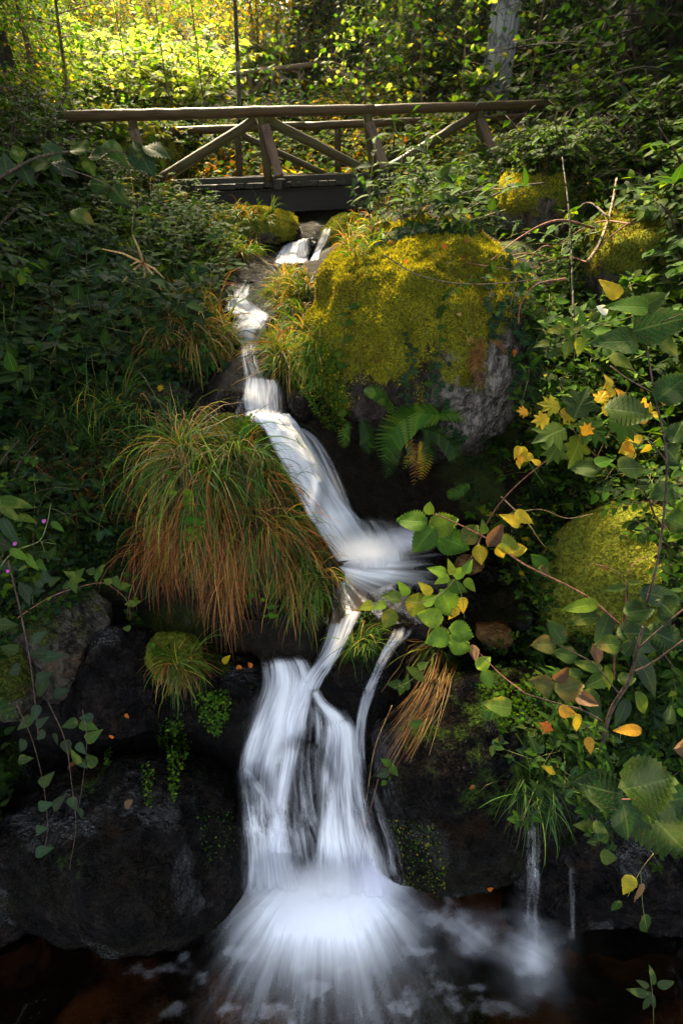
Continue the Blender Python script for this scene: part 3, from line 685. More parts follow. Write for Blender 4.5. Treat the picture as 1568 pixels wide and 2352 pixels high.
ribbon('waterfall', 'thin grey veil of water on the right side of the slide', [(640, 968, 690, 972, 0.6), (670, 990, 738, 1010, 0.65), (700, 1040, 772, 1060, 0.6), (735, 1110, 796, 1120, 0.55), (770, 1170, 815, 1172, 0.6), (800, 1215, 850, 1205, 0.7)], 0.8, 0.035, nv=70, seed=7, edge=0.22)
ribbon('stream_water', 'white boiling water where the slide meets the middle pool', [(790, 1180, 880, 1178, 0.6), (780, 1215, 940, 1205, 0.8), (774, 1250, 980, 1240, 1.1), (772, 1290, 1010, 1272, 1.15), (778, 1325, 1000, 1305, 1.0), (790, 1350, 960, 1340, 0.7), (800, 1375, 930, 1372, 0.35)], 0.7, 0.04, nu=30, nv=60, seed=8, edge=0.5, smooth=20, fend=(1, 1))
ribbon('stream_water', 'thin flat water spreading across the middle pool', [(800, 1160, 960, 1180, 0.3), (790, 1230, 1010, 1230, 0.45), (785, 1290, 1070, 1285, 0.55), (785, 1340, 1050, 1335, 0.5), (800, 1380, 1000, 1385, 0.35), (790, 1410, 940, 1420, 0.3)], 0.5, 0.03, nu=30, nv=60, seed=9, edge=0.5, smooth=25, fend=(1, 1))
ribbon('stream_water', 'dark and white streaked chute below the middle pool', [(768, 1315, 870, 1330, 1.0), (768, 1380, 848, 1390, 0.85), (752, 1420, 826, 1425, 0.75), (742, 1460, 806, 1468, 0.7), (722, 1510, 782, 1515, 0.7), (690, 1560, 750, 1565, 0.8), (680, 1600, 735, 1600, 0.9)], 0.95, 0.05, nv=70, seed=10, edge=0.25)
ribbon('waterfall', 'broad thin veil of water joining the two lower falls over black rock', [(588, 1540, 800, 1620, 0.5), (560, 1640, 835, 1680, 0.6), (535, 1740, 850, 1750, 0.5), (528, 1850, 872, 1850, 0.5), (535, 1950, 900, 1940, 0.65), (535, 2050, 930, 2040, 0.9)], 0.62, 0.035, nu=44, nv=90, seed=21, edge=0.15, fend=(1, 1))
ribbon('waterfall', SL + 'left lower fall', [(582, 1502, 700, 1500, 0.5), (588, 1535, 722, 1520, 0.8), (588, 1580, 736, 1560, 1.0), (565, 1640, 730, 1630, 1.05), (538, 1710, 715, 1705, 0.95), (524, 1780, 700, 1780, 0.85), (540, 1860, 680, 1860, 0.75), (548, 1940, 690, 1940, 0.9), (545, 2010, 710, 2010, 1.1), (530, 2080, 740, 2075, 1.2)], 0.80, 0.05, nu=26, nv=110, seed=11, edge=0.3, fend=(1, 1))
ribbon('waterfall', 'bright thick strand in the left lower fall', [(672, 1520, 722, 1545, 0.8), (650, 1580, 728, 1600, 1.0), (640, 1650, 700, 1660, 1.1), (635, 1730, 690, 1740, 0.9), (620, 1830, 672, 1835, 0.8), (618, 1930, 660, 1935, 0.85), (604, 2010, 668, 2010, 0.9), (600, 2060, 680, 2060, 1)], 0.85, 0.07, nu=16, nv=90, seed=12, edge=0.45, fend=(1, 1))
ribbon('waterfall', 'side strand arching around the small rock at the left foot of the falls', [(536, 1750, 580, 1740, 0.5), (560, 1800, 612, 1785, 0.8), (592, 1850, 640, 1838, 0.8), (606, 1920, 650, 1915, 0.8), (600, 2010, 655, 2010, 0.9)], 0.7, 0.065, nu=14, nv=60, seed=13, edge=0.5)
ribbon('waterfall', SL + 'right lower fall', [(735, 1650, 812, 1640, 0.9), (738, 1690, 828, 1680, 1.15), (728, 1750, 838, 1745, 1.0), (718, 1820, 850, 1815, 0.85), (708, 1900, 872, 1890, 0.8), (700, 1970, 900, 1960, 1.0), (690, 2030, 925, 2025, 1.2), (680, 2085, 940, 2080, 1.2)], 0.84, 0.06, nu=26, nv=100, seed=14, edge=0.3, fend=(0.8, 1))
ribbon('waterfall', 'thin slanting jet feeding the right lower fall', [(700, 1590, 738, 1572, 0.6), (718, 1622, 756, 1604, 0.7), (740, 1660, 800, 1636, 0.9), (752, 1690, 820, 1675, 0.9)], 0.8, 0.05, nu=14, nv=40, seed=15, edge=0.5)
ribbon('stream_water', 'side stream running past the wedge-shaped rock', [(900, 1432, 960, 1428, 0.5), (885, 1462, 950, 1460, 0.65), (870, 1492, 912, 1496, 0.7), (848, 1540, 888, 1545, 0.6), (828, 1590, 866, 1595, 0.6), (815, 1650, 846, 1655, 0.7), (810, 1720, 842, 1725, 0.6), (818, 1800, 856, 1800, 0.5)], 0.85, 0.04, nu=12, nv=90, seed=16, edge=0.3)
ribbon('waterfall', 'faint mist-grey fall against the right rock foot', [(840, 1800, 862, 1790, 0.5), (850, 1880, 890, 1870, 0.5), (870, 1950, 920, 1940, 0.5), (880, 2030, 940, 2020, 0.6)], 0.6, 0.05, nu=10, nv=40, seed=17, edge=0.4)
ribbon('waterfall', 'thin dim trickle falling from the overhanging grass at right', [(1200, 1880, 1246, 1880, 0.55), (1200, 1960, 1246, 1960, 0.55), (1200, 2060, 1246, 2060, 0.5), (1196, 2170, 1248, 2170, 0.6)], 0.52, 0.1, nu=14, nv=60, seed=18, edge=0.35, fend=(1, 0), smooth=30)
ribbon('waterfall', 'faintest trickle at far right in the shade', [(1298, 1980, 1326, 1980, 0.5), (1298, 2070, 1326, 2070, 0.5), (1296, 2170, 1328, 2170, 0.5)], 0.4, 0.1, nu=8, nv=30, seed=19, edge=0.4, smooth=30)
ribbon('stream_water', 'glossy trickle in the dark channel at left', [(415, 1415, 445, 1415, 0.6), (418, 1440, 440, 1440, 0.6), (410, 1460, 436, 1462, 0.3)], 0.35, 0.02, nu=8, nv=16, seed=20, edge=0.4)

# the pool
SPL = Pz(745, 2085, 0.0); SPR = Pz(1225, 2195, 0.0); SPM = Pz(1060, 2140, 0.0)
xs = np.linspace(-2.6, 2.6, 420); ys = np.linspace(-0.7, 1.25, 220)
X, Yg = np.meshgrid(xs, ys); X = X.ravel(); Yg = Yg.ravel()
dx, dy = X - SPL.x, Yg - SPL.y
# the falls land along a line; the outflow fans gently away from them
seg = np.clip(dx, -0.22, 0.22); r = np.hypot(dx - seg, dy); r = np.where(dy > 0, r * 1.6, r)
an = np.arctan2(dx, -(dy - 0.34)) + 0.03 * fbm(np.stack([X * 4, Yg * 4, X * 0], 1), 3, 31)
rr = np.hypot(dx, dy - 0.34)
str_ = fbm(np.stack([an * 7, rr * 1.5, np.zeros_like(r)], 1), 4, 5)
str2 = fbm(np.stack([an * 30, rr * 3.0, np.ones_like(r)], 1), 3, 6)
core = np.exp(-((dx / 0.34) ** 2 + (np.where(dy > 0, dy / 0.12, dy / 0.15)) ** 2))
fan = np.exp(-(an / 0.85) ** 4)
fo = core * 1.8 + np.exp(-r / 0.17) * (0.85 + 0.16 * str_ + 0.16 * str2) * fan + 0.24 * np.exp(-r / 0.5) * (0.7 + 0.35 * str_ + 0.3 * str2 + 0.5 * fbm(np.stack([X * 5, Yg * 5, X * 0], 1), 4, 77)).clip(0, 2) * fan
fo = fo * sstep(1.3, 0.35, r)
r2 = np.hypot(X - SPR.x, Yg - SPR.y); r3 = np.hypot(X - SPM.x, (Yg - SPM.y) * 1.5)
wisp = fbm(np.stack([X * 6, Yg * 10, X * 0 + 4], 1), 4, 18)
fo = fo + 0.38 * np.exp(-(r2 / 0.05) ** 2) + 0.2 * np.exp(-(r2 / 0.2) ** 1.5) * (1 + wisp) + 0.34 * np.exp(-(r3 / 0.13) ** 2) * (0.5 + 1.0 * wisp).clip(0, 2)
sparse = fbm(np.stack([X * 9, Yg * 15, X * 0], 1), 4, 8)
fo = fo + 0.12 * sstep(0.3, 0.9, sparse) * sstep(1.5, 0.6, r)
flow = np.stack([an * 0.55, rr * 1.4, np.zeros_like(r)], 1)
zz = 0.03 * core + 0.004 * str_ * np.exp(-r) + 0.004
nx, ny = 420, 220
Fi = (np.arange(ny - 1)[:, None] * nx + np.arange(nx - 1)[None]).ravel()
lp = np.stack([Fi, Fi + 1, Fi + nx + 1, Fi + nx], 1).ravel()
tag(link('pool_water', mesh_from('pool_water', np.stack([X, Yg, zz], 1), lp, np.full(len(Fi), 4), 'pool_water', {'foam': ('FLOAT', fo.clip(0, 1.5)), 'flow': ('FLOAT_VECTOR', flow)})),
    'dark brown pool with white foam spreading from the foot of the falls', kind='structure')
zm = float(P(880, 1300, 2.0).z); IM = P(850, 1268, 2.0)
xs = np.linspace(IM.x - 0.25, IM.x + 0.75, 160); ys = np.linspace(IM.y - 0.42, IM.y + 0.42, 130)
X, Yg = np.meshgrid(xs, ys); X = X.ravel(); Yg = Yg.ravel(); dx, dy = X - IM.x, Yg - IM.y
an = np.arctan2(dy, dx + 0.22); rr = np.hypot(dx + 0.22, dy); r = np.hypot(dx * 0.8, dy * 1.25)
sa = fbm(np.stack([an * 6, rr * 2, X * 0], 1), 4, 41); sb = fbm(np.stack([an * 24, rr * 5, X * 0], 1), 3, 42)
fo = 1.5 * np.exp(-(r / 0.13) ** 2) + np.exp(-r / 0.14) * (0.8 + 0.55 * sa + 0.35 * sb) + 0.25 * np.exp(-r / 0.3) * (sa + sb + 0.2).clip(0, 1)
edge = sstep(0, 0.08, (X - xs[0])) * sstep(0, 0.15, xs[-1] - X) * sstep(0, 0.1, Yg - ys[0]) * sstep(0, 0.1, ys[-1] - Yg)
Fi = (np.arange(129)[:, None] * 160 + np.arange(159)[None]).ravel(); lp = np.stack([Fi, Fi + 1, Fi + 161, Fi + 160], 1).ravel()
tag(link('pool_water', mesh_from('pool_water', np.stack([X, Yg, zm + 0.01 * sa * np.exp(-r)], 1), lp, np.full(len(Fi), 4), 'pool_water', {'foam': ('FLOAT', (fo * edge).clip(0, 1.6)), 'flow': ('FLOAT_VECTOR', np.stack([an * 0.4, rr * 1.6, X * 0], 1))})),
    'small dark pool at the foot of the slide, foaming white where the water lands', kind='structure')
# spray: soft volumes of mist at the foot of the falls
def mist(name, label, c, rad, dens, col=(0.9, 0.9, 0.98)):
    m, nt = new_mat(name + '_mat'); k = N(nt)
    L = k.n('ShaderNodeVectorMath', operation='LENGTH'); k.put(L.inputs[0], k.obj())
    f = k.rng(L.outputs['Value'], 1.0, 0.1)
    nz = k.noise(k.obj(), 3.0, 3)
    dn = k.math('MULTIPLY', k.math('MULTIPLY', k.math('POWER', f, 1.6), k.rng(nz, 0.25, 0.7, 0.35, 1.3)), dens)
    v = k.n('ShaderNodeVolumePrincipled'); k.put(v.inputs['Color'], col); k.put(v.inputs['Density'], dn); v.inputs['Anisotropy'].default_value = 0.0
    o = k.n('ShaderNodeOutputMaterial'); k.put(o.inputs['Volume'], v.outputs[0])
    B, F = ico(3); me = mesh_from(name, B, F.ravel(), np.full(len(F), 3), name + '_mat')
    ob = link(name, me, loc=c); ob.scale = rad; tag(ob, label, 'spray', kind='stuff'); return ob
scene.cycles.volume_bounces = 10
mist('spray', 'white spray bursting at the foot of the lower falls', Pz(748, 2060, 0.05), (0.36, 0.20, 0.26), 15, (0.99, 0.99, 1.0))
mist('spray', 'low thin mist drifting over the foam in front of the falls', Pz(745, 2150, 0.03), (0.5, 0.28, 0.12), 5, (0.99, 0.99, 1.0))
mist('spray', 'thin drifting spray at the right of the lower falls', Pz(880, 2010, 0.12), (0.22, 0.16, 0.2), 12)
mist('spray', 'foaming burst where the slide strikes the middle pool', P(850, 1262, 1.98), (0.26, 0.17, 0.10), 30, (0.98, 0.98, 1.0))
mist('spray', 'soft spray above the right edge of the middle pool', P(935, 1240, 1.98), (0.2, 0.14, 0.07), 18)

# ------------------------------------------------------------------ the log footbridge
def log(name, a, b, ra, rb, mat, parent, sides=12, seg=14, wob=0.004):
    g = Geo(); a, b = np.array(a), np.array(b)
    pts = a + (b - a) * np.linspace(0, 1, seg)[:, None]; pts = pts + RNG.normal(size=pts.shape) * wob
    tube(g, pts, np.linspace(ra, rb, seg) * (1 + RNG.normal(size=seg) * 0.015), (0.5,) * 3, sides)
    return link(name, g.mesh(name, mat), parent)
def board(name, a, b, w, t, mat, parent, side=(1, 0, 0), jag=0.0):
    a, b = np.array(a), np.array(b); d = b - a; L = np.linalg.norm(d); d = d / L
    s = np.array(side, float); s = s - d * s.dot(d); s /= np.linalg.norm(s); n = np.cross(d, s)
    V = []; U = []
    c = 0.12 * min(w, t)
    prof = [(-w + c, -t), (w - c, -t), (w, -t + c), (w, t - c), (w - c, t), (-w + c, t), (-w, t - c), (-w, -t + c)]
    k = 5
    for i in range(k):
        for (x, y) in prof:
            V.append(a + d * L * i / (k - 1) + s * x * (1 + RNG.normal() * jag) + n * y * (1 + RNG.normal() * jag)); U.append((x + y * 0.5, L * i / (k - 1), y))
    F = [[i * 8 + q, i * 8 + (q + 1) % 8, (i + 1) * 8 + (q + 1) % 8, (i + 1) * 8 + q] for i in range(k - 1) for q in range(8)] + [list(range(8))[::-1], [(k - 1) * 8 + q for q in range(8)]]
    g = Geo(); g.add(V, F, (0.5,) * 3, U)
    return link(name, g.mesh(name, mat, smooth=False), parent)
def Yn(u): return 7.7 + (u - 300) * 0.0009          # near rail distance
def Yf(u): return Yn(u) + 2.25
BR = empty('footbridge', (0, 0, 0), 'rustic log footbridge with round handrails crossing above the cascade', 'footbridge')
def nr(v0, u): return P(u, v0, Yn(u))
log('handrail', P(130, 268, Yn(130)), P(860, 251, Yn(860)), 0.060, 0.056, 'wood_rail', BR, 14, 24, 0.003)
log('handrail', P(852, 252, Yn(852)), P(1296, 239, Yn(1296)), 0.055, 0.052, 'wood_rail', BR, 14, 20, 0.003)
log('handrail', P(120, 315, Yf(120)), P(700, 288, Yf(700)), 0.058, 0.056, 'wood_rail', BR, 14, 24, 0.003)
log('handrail', P(692, 289, Yf(692)), P(1310, 266, Yf(1310)), 0.056, 0.055, 'wood_rail', BR, 14, 20, 0.003)
def post(ut, vt, ub, vb, Y, r):
    a = P(ut, vt, Y); b = P(ub, vb, Y); b = Vector((b.x, a.y, b.z)); o = log('post', a, b, r, r * 1.04, 'wood_brace', BR, 12, 6, 0.001); return o
NP = [(304, 276, 332, 432), (601, 268, 617, 424), (843, 262, 858, 402), (1101, 256, 1104, 365)]
for a, b, c, d in NP: post(a, b, c, d, Yn(a), 0.058)
for a, b, c, d in [(266, 318, 286, 418), (546, 306, 551, 414), (775, 296, 776, 396), (1014, 290, 1008, 372), (1180, 280, 1172, 345)]: post(a, b, c, d, Yf(a), 0.055)
# flat raking boards from each near post down to the outrigger that sticks out towards the viewer
for (ut, vt, ub, vb) in [(308, 300, 347, 428), (609, 288, 642, 404), (848, 282, 884, 385), (1104, 275, 1132, 352)]:
    a = P(ut, vt, Yn(ut) - 0.07); b = P(ub, vb, Yn(ut) - 0.42)
    board('brace_board', a, b, 0.055, 0.02, 'wood_board', BR, (1, 0, 0), 0.06)
    bx = P(ub, vb + 4, Yn(ut) - 0.45)
    board('outrigger', (bx.x - 0.02, bx.y - 0.05, bx.z - 0.07), (bx.x - 0.02, bx.y + 2.9, bx.z - 0.09), 0.05, 0.055, 'wood_deck', BR, (1, 0, 0), 0.02)
    for q in range(2):
        t = 0.08 + 0.06 * q; p = a.lerp(b, t)
        g = Geo(); tube(g, [p + Vector((0.02 - 0.04 * q, -0.03, 0.0)), p + Vector((0.02 - 0.04 * q, 0.02, 0))], 0.008, (0.1,) * 3, 6)
        link('bolt', g.mesh('bolt', 'bolt_metal'), BR)
# diagonals
for (a, b, c, d, off) in [(368, 412, 588, 276, 0), (614, 276, 832, 388, 0), (880, 395, 1094, 262, 0)]:
    log('diagonal', P(a, b, Yn(a) + off), P(c, d, Yn(c) + off), 0.058, 0.055, 'wood_brace', BR, 12, 12, 0.002)
for (a, b, c, d) in [(556, 312, 746, 400), (1030, 298, 1100, 336), (860, 384, 1008, 300), (330, 402, 536, 312)]:
    if a == 330: continue
    log('diagonal', P(a, b, Yf(a)), P(c, d, Yf(c)), 0.05, 0.05, 'wood_brace', BR, 12, 10, 0.002)
# deck: every plank, with the worn ends towards the viewer, kerb timbers, steel beams
uL, uR = 345, 1165
pl = P(uL, 436, Yn(uL) - 0.06); pr = P(uR, 404, Yn(uR) - 0.06)
npl = 40
for i in range(npl):
    t = (i + 0.5) / npl; x = pl.x + (pr.x - pl.x) * t; z = pl.z + (pr.z - pl.z) * t; y = pl.y + (pr.y - pl.y) * t
    w = (pr.x - pl.x) / npl * 0.5
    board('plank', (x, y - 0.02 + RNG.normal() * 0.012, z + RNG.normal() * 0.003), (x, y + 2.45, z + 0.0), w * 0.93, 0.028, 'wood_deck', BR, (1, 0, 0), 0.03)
for yo in (0.1, 2.3):
    board('kerb_timber', (pl.x, pl.y + yo, pl.z + 0.065), (pr.x, pr.y + yo, pr.z + 0.065), 0.035, 0.04, 'wood_deck', BR, (0, 0, 1), 0.02)
for yo in (0.12, 1.2, 2.3):
    a = np.array([pl.x + 0.2, pl.y + yo, pl.z - 0.03]); b = np.array([pr.x - 0.1, pr.y + yo, pr.z - 0.03])
    bm_ = link('beam', None, BR) if False else empty('beam', (0, 0, 0), None, None); bm_.parent = BR
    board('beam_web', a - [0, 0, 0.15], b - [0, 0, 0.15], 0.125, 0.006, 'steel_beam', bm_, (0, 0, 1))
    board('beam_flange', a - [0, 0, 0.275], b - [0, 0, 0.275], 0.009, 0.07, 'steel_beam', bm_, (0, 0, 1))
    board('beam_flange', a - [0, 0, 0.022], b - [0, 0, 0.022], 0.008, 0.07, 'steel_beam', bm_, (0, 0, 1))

# far bridge
B2 = empty('footbridge', (0, 0, 0), 'small second log footbridge far up the valley, above the first bridge rail', 'footbridge')
log('handrail', P(500, 176, 19), P(745, 146, 19.6), 0.075, 0.07, 'wood_far', B2, 8, 8)
log('handrail', P(505, 196, 21), P(760, 168, 21.5), 0.07, 0.07, 'wood_far', B2, 8, 8)
log('handrail', P(745, 152, 19.6), P(812, 182, 18), 0.07, 0.07, 'wood_far', B2, 8, 5)
log('handrail', P(800, 166, 18.6), P(850, 235, 17.2), 0.07, 0.07, 'wood_far', B2, 8, 5)
for (a, b, c, d, Y) in [(576, 170, 574, 222, 19.1), (628, 164, 626, 216, 19.2), (512, 190, 512, 226, 20), (687, 162, 686, 210, 19.5)]:
    log('post', P(a, b, Y), P(c, d, Y), 0.06, 0.06, 'wood_far', B2, 8, 4)
for (a, b, c, d) in [(572, 222, 622, 166), (632, 166, 684, 200), (545, 214, 570, 176), (664, 218, 700, 166), (600, 202, 616, 176)]:
    log('diagonal', P(a, b, 19.3), P(c, d, 19.3), 0.05, 0.05, 'wood_far', B2, 8, 4)
dl, dr = P(545, 228, 18.9), P(680, 222, 19.2)
for i in range(14):
    t = (i + .5) / 14; p = dl.lerp(dr, t)
    board('plank', (p.x, p.y, p.z), (p.x, p.y + 2.2, p.z + 0.02), (dr.x - dl.x) / 28 * 0.92, 0.03, 'wood_deck', B2)
for yo in (0.15, 2.0):
    board('beam', (dl.x, dl.y + yo, dl.z - 0.14), (dr.x, dr.y + yo, dr.z - 0.14), 0.1, 0.08, 'steel_beam', B2, (0, 0, 1))
board('side_board', P(815, 203, 17.5), P(905, 196, 17.5), 0.12, 0.03, 'wood_far', B2, (0, 0, 1))

# ------------------------------------------------------------------ leaf shapes (base at origin, along +Y, length 1)
def leaf_rows(ts, hw, fold=0.18, curl=-0.18, pleat=0.0, cols=3, wav=0.0, seed=0):
    V = []; U = []; r = random.Random(seed)
    for i, t in enumerate(ts):
        w = hw(t)
        for j in range(cols):
            s = -1 + 2 * j / (cols - 1)
            z = fold * abs(s) * w + curl * t * t + pleat * abs(s) * (1 if i % 2 else -1) + wav * math.sin(6 * t + 2 * s) * abs(s)
            V.append((s * w, t - (0.10 * abs(s) * w if pleat else 0), z)); U.append((s, t, 0))
    L = []; T = []
    for i in range(len(ts) - 1):
        for j in range(cols - 1):
            a = i * cols + j; L += [a, a + 1, a + cols + 1, a + cols]; T.append(4)
    return np.array(V, float), np.array(L), np.array(T), np.array(U, float)
def leaf_fan(R, fold=0.1, curl=-0.15, cy=0.38):
    """R: list of (angle from +Y in degrees, radius) for one side."""
    pts = [(0, 0.0)] + [(math.sin(math.radians(a)) * q, cy + math.cos(math.radians(a)) * q) for a, q in reversed(R)] + [(0, 1.0)] + [(-math.sin(math.radians(a)) * q, cy + math.cos(math.radians(a)) * q) for a, q in R]
    V = [(0, cy, 0.0)] + [(x, y, fold * abs(x) + curl * (x * x + max(y - cy, 0) ** 2) * 1.5) for x, y in pts]
    U = [(0, cy, 0)] + [(x * 2, y, 0) for x, y in pts]
    n = len(pts); L = []; T = []
    for i in range(n): L += [0, 1 + i, 1 + (i + 1) % n]; T.append(3)
    return np.array(V, float), np.array(L), np.array(T), np.array(U, float)
ov = lambda w, p=0.42: (lambda t: w * (math.sin(math.pi * t ** p / 1.0) if 0 < t < 1 else 0.0) ** 0.85 + 0.004)
def serr(w, p, n, amp):
    f = ov(w, p); return lambda t: f(t) * (1 + amp * ((t * n) % 1.0 - 0.5))
TPL = {
    'far': (np.array([(0, 0, 0), (0.34, 0.45, 0.06), (0, 1, -0.12), (-0.34, 0.45, 0.06)], float), np.array([0, 1, 2, 0, 2, 3]), np.array([3, 3]), np.array([(0, 0, 0), (1, .5, 0), (0, 1, 0), (-1, .5, 0)], float)),
    'ovate': leaf_rows([0, .12, .35, .62, .84, 1], ov(0.33, 0.62), 0.22, -0.2),
    'round': leaf_rows([0, .1, .32, .6, .84, 1], ov(0.42, 0.75), 0.2, -0.15),
    'lance': leaf_rows([0, .15, .4, .65, .85, 1], ov(0.2, 0.7), 0.25, -0.35),
    'alder': leaf_rows(list(np.linspace(0, 1, 23)), serr(0.40, 0.8, 11, 0.26), 0.14, -0.2, 0.045, 7, 0.05),
    'bigovate': leaf_rows(list(np.linspace(0, 1, 19)), (lambda t: serr(0.33, 0.6, 18, 0.10)(t) * (1 - 0.35 * t * t)), 0.16, -0.2, 0.008, 5, 0.02),
    'biglance': leaf_rows(list(np.linspace(0, 1, 21)), serr(0.22, 0.72, 20, 0.12), 0.16, -0.3, 0.006, 5, 0.02),
    'curled': leaf_rows(list(np.linspace(0, 1, 15)), serr(0.32, 0.7, 14, 0.1), 0.9, 0.45, 0.02, 5, 0.06),
    'maple': leaf_fan([(14, .42), (22, .36), (30, .4), (42, .56), (50, .42), (58, .3), (68, .42), (80, .56), (92, .44), (108, .3), (122, .38), (140, .36), (160, .34)], 0.12, -0.3),
    'smallmaple': leaf_fan([(25, .32), (45, .58), (62, .32), (85, .55), (115, .3), (145, .34)], 0.12, -0.3),
    'ivy': leaf_fan([(22, .3), (50, .55), (75, .3), (105, .5), (150, .38)], 0.1, -0.1),
}
PAL = {
    'dark': [(0.0083, 0.0252, 0.0053), (0.011, 0.0319, 0.0057), (0.0147, 0.0403, 0.0079), (0.0092, 0.0235, 0.007), (0.0221, 0.0462, 0.007)],
    'mid': [(0.012, 0.0462, 0.0038), (0.02, 0.063, 0.0043), (0.03, 0.0773, 0.0048), (0.014, 0.042, 0.0043), (0.055, 0.0966, 0.0048)],
    'fresh': [(0.0358, 0.1115, 0.0048), (0.0612, 0.1428, 0.006), (0.0326, 0.0937, 0.0053), (0.102, 0.1696, 0.0071)],
    'yellowing': [(0.063, 0.117, 0.0108), (0.126, 0.162, 0.0108), (0.252, 0.225, 0.0108), (0.045, 0.09, 0.0108), (0.378, 0.27, 0.0108), (0.081, 0.126, 0.0135)],
    'yellow': [(0.4675, 0.32, 0.012), (0.51, 0.36, 0.018), (0.357, 0.272, 0.012), (0.425, 0.208, 0.012)],
    'pale': [(0.242, 0.3391, 0.1088), (0.33, 0.4189, 0.1632), (0.198, 0.2992, 0.068), (0.374, 0.4189, 0.136)],
    'gold': [(0.288, 0.2448, 0.012), (0.44, 0.3196, 0.012), (0.208, 0.2176, 0.012), (0.496, 0.2992, 0.012), (0.16, 0.1904, 0.012)],
    'rust': [(0.2, 0.07, 0.02), (0.14, 0.05, 0.02), (0.28, 0.12, 0.03)],
    'teal': [(0.0112, 0.0378, 0.0168), (0.016, 0.0504, 0.0204), (0.0096, 0.0294, 0.0132)],
    'alder': [(0.01, 0.0423, 0.0064), (0.0143, 0.052, 0.0091), (0.0079, 0.0338, 0.0059), (0.0251, 0.0585, 0.0055)],
    'alderold': [(0.0408, 0.0836, 0.0108), (0.068, 0.0988, 0.013), (0.0612, 0.0684, 0.0144), (0.0272, 0.0646, 0.0086)],
    'straw': [(0.425, 0.2805, 0.102), (0.34, 0.187, 0.0595), (0.255, 0.1105, 0.034), (0.4675, 0.34, 0.153), (0.187, 0.0765, 0.0255)],
    'rustgrass': [(0.2737, 0.0888, 0.0238), (0.3715, 0.1453, 0.0408), (0.1955, 0.0606, 0.017), (0.4692, 0.2261, 0.068), (0.1173, 0.0727, 0.0136)],
    'grass': [(0.0517, 0.15, 0.015), (0.0345, 0.1031, 0.015), (0.0776, 0.1875, 0.018), (0.0259, 0.075, 0.018), (0.138, 0.2063, 0.018)],
    'darkgrass': [(0.02, 0.06, 0.024), (0.028, 0.08, 0.028), (0.016, 0.048, 0.016), (0.08, 0.072, 0.024)],
    'ygrass': [(0.1472, 0.2208, 0.0168), (0.092, 0.184, 0.014), (0.2576, 0.2576, 0.0224), (0.046, 0.1196, 0.014), (0.368, 0.2208, 0.0336)],
    'orange': [(0.6, 0.16, 0.02), (0.5, 0.12, 0.02)],
    'lime': [(0.13, 0.24, 0.015), (0.18, 0.28, 0.02), (0.1, 0.2, 0.015), (0.24, 0.28, 0.015)],
    'white': [(0.75, 0.76, 0.72)],
    'brownleaf': [(0.1, 0.05, 0.03), (0.14, 0.08, 0.045)],
}
def pick(pal, r=rnd):
    if isinstance(pal, (list, tuple)): pal = r.choice(pal)
    c = r.choice(PAL[pal]); f = r.uniform(0.8, 1.2); return tuple(x * f for x in c)
LEAFMESH = {}
def leaf_mesh(tpl, pal, i, mat='leaf'):
    key = (tpl, pal, i, mat)
    if key not in LEAFMESH:
        V, L, T, U = TPL[tpl]; c = np.array(PAL[pal][i]); rg = np.random.default_rng(hash((tpl, i)) % 1000 if False else len(LEAFMESH))
        C = np.tile(c, (len(V), 1)) * (1 + rg.normal(size=(len(V), 1)) * 0.1)
        if pal in ('yellowing', 'alderold', 'alder', 'mid') and len(V) > 30:
            q = sstep(0.1, 0.5, fbm(V * np.array([4, 3, 1]) + len(LEAFMESH) * 5, 2, 3))[:, None]
            alt = {'yellowing': (0.5, 0.36, 0.02), 'alderold': (0.17, 0.12, 0.03), 'alder': (0.1, 0.14, 0.05), 'mid': (0.14, 0.16, 0.02)}[pal]
            C = C * (1 - q * 0.6) + np.array(alt) * q * 0.6
        LEAFMESH[key] = mesh_from('leaf', V, L, T, mat, {'col': ('FLOAT_COLOR', C.clip(0, 1)), 'lc': ('FLOAT_VECTOR', U)})
    return LEAFMESH[key]

class Plant:
    def __init__(s, seed): s.st = Geo(); s.lv = []; s.r = random.Random(seed)
    def leaf(s, tpl, p, d, up, size, pal): s.lv.append((tpl, np.array(p, float), np.array(d, float), np.array(up, float), size, s.r.choice(pal) if isinstance(pal, (list, tuple)) else pal))
    def build(s, name, label, cat, group, single, stem_mat='stem_green', mat='leaf', stem_name='stem', fol='foliage', loc=(0, 0, 0)):
        o = empty(name, loc, label, cat, group)
        if s.st.n: link(stem_name, s.st.mesh(stem_name, stem_mat), o)
        if single:
            for tpl, p, d, up, size, pal in s.lv:
                M = frame_of(d, up) * size
                me = leaf_mesh(tpl, pal, s.r.randrange(len(PAL[pal])), mat)
                M4 = Matrix([list(M[0]) + [p[0]], list(M[1]) + [p[1]], list(M[2]) + [p[2]], [0, 0, 0, 1]])
                link('leaf', me, o, M=M4)
        elif s.lv:
            g = Geo()
            for key in sorted(set(l[0] for l in s.lv)):
                q = [l for l in s.lv if l[0] == key]
                M = frames(np.array([l[2] for l in q]), np.array([l[3] for l in q])) * np.array([l[4] for l in q])[:, None, None]
                g.inst(TPL[key], M, np.array([l[1] for l in q]), np.array([pick(l[5], s.r) for l in q]))
            tag(link(fol, g.mesh(fol, mat), o), kind='stuff')
        return o
def perp(d, a):
    d = np.asarray(d, float); d = d / np.linalg.norm(d); h = np.array([0, 0, 1.0]) if abs(d[2]) < 0.95 else np.array([1.0, 0, 0])
    x = np.cross(d, h); x /= np.linalg.norm(x); y = np.cross(d, x); return x * math.cos(a) + y * math.sin(a)

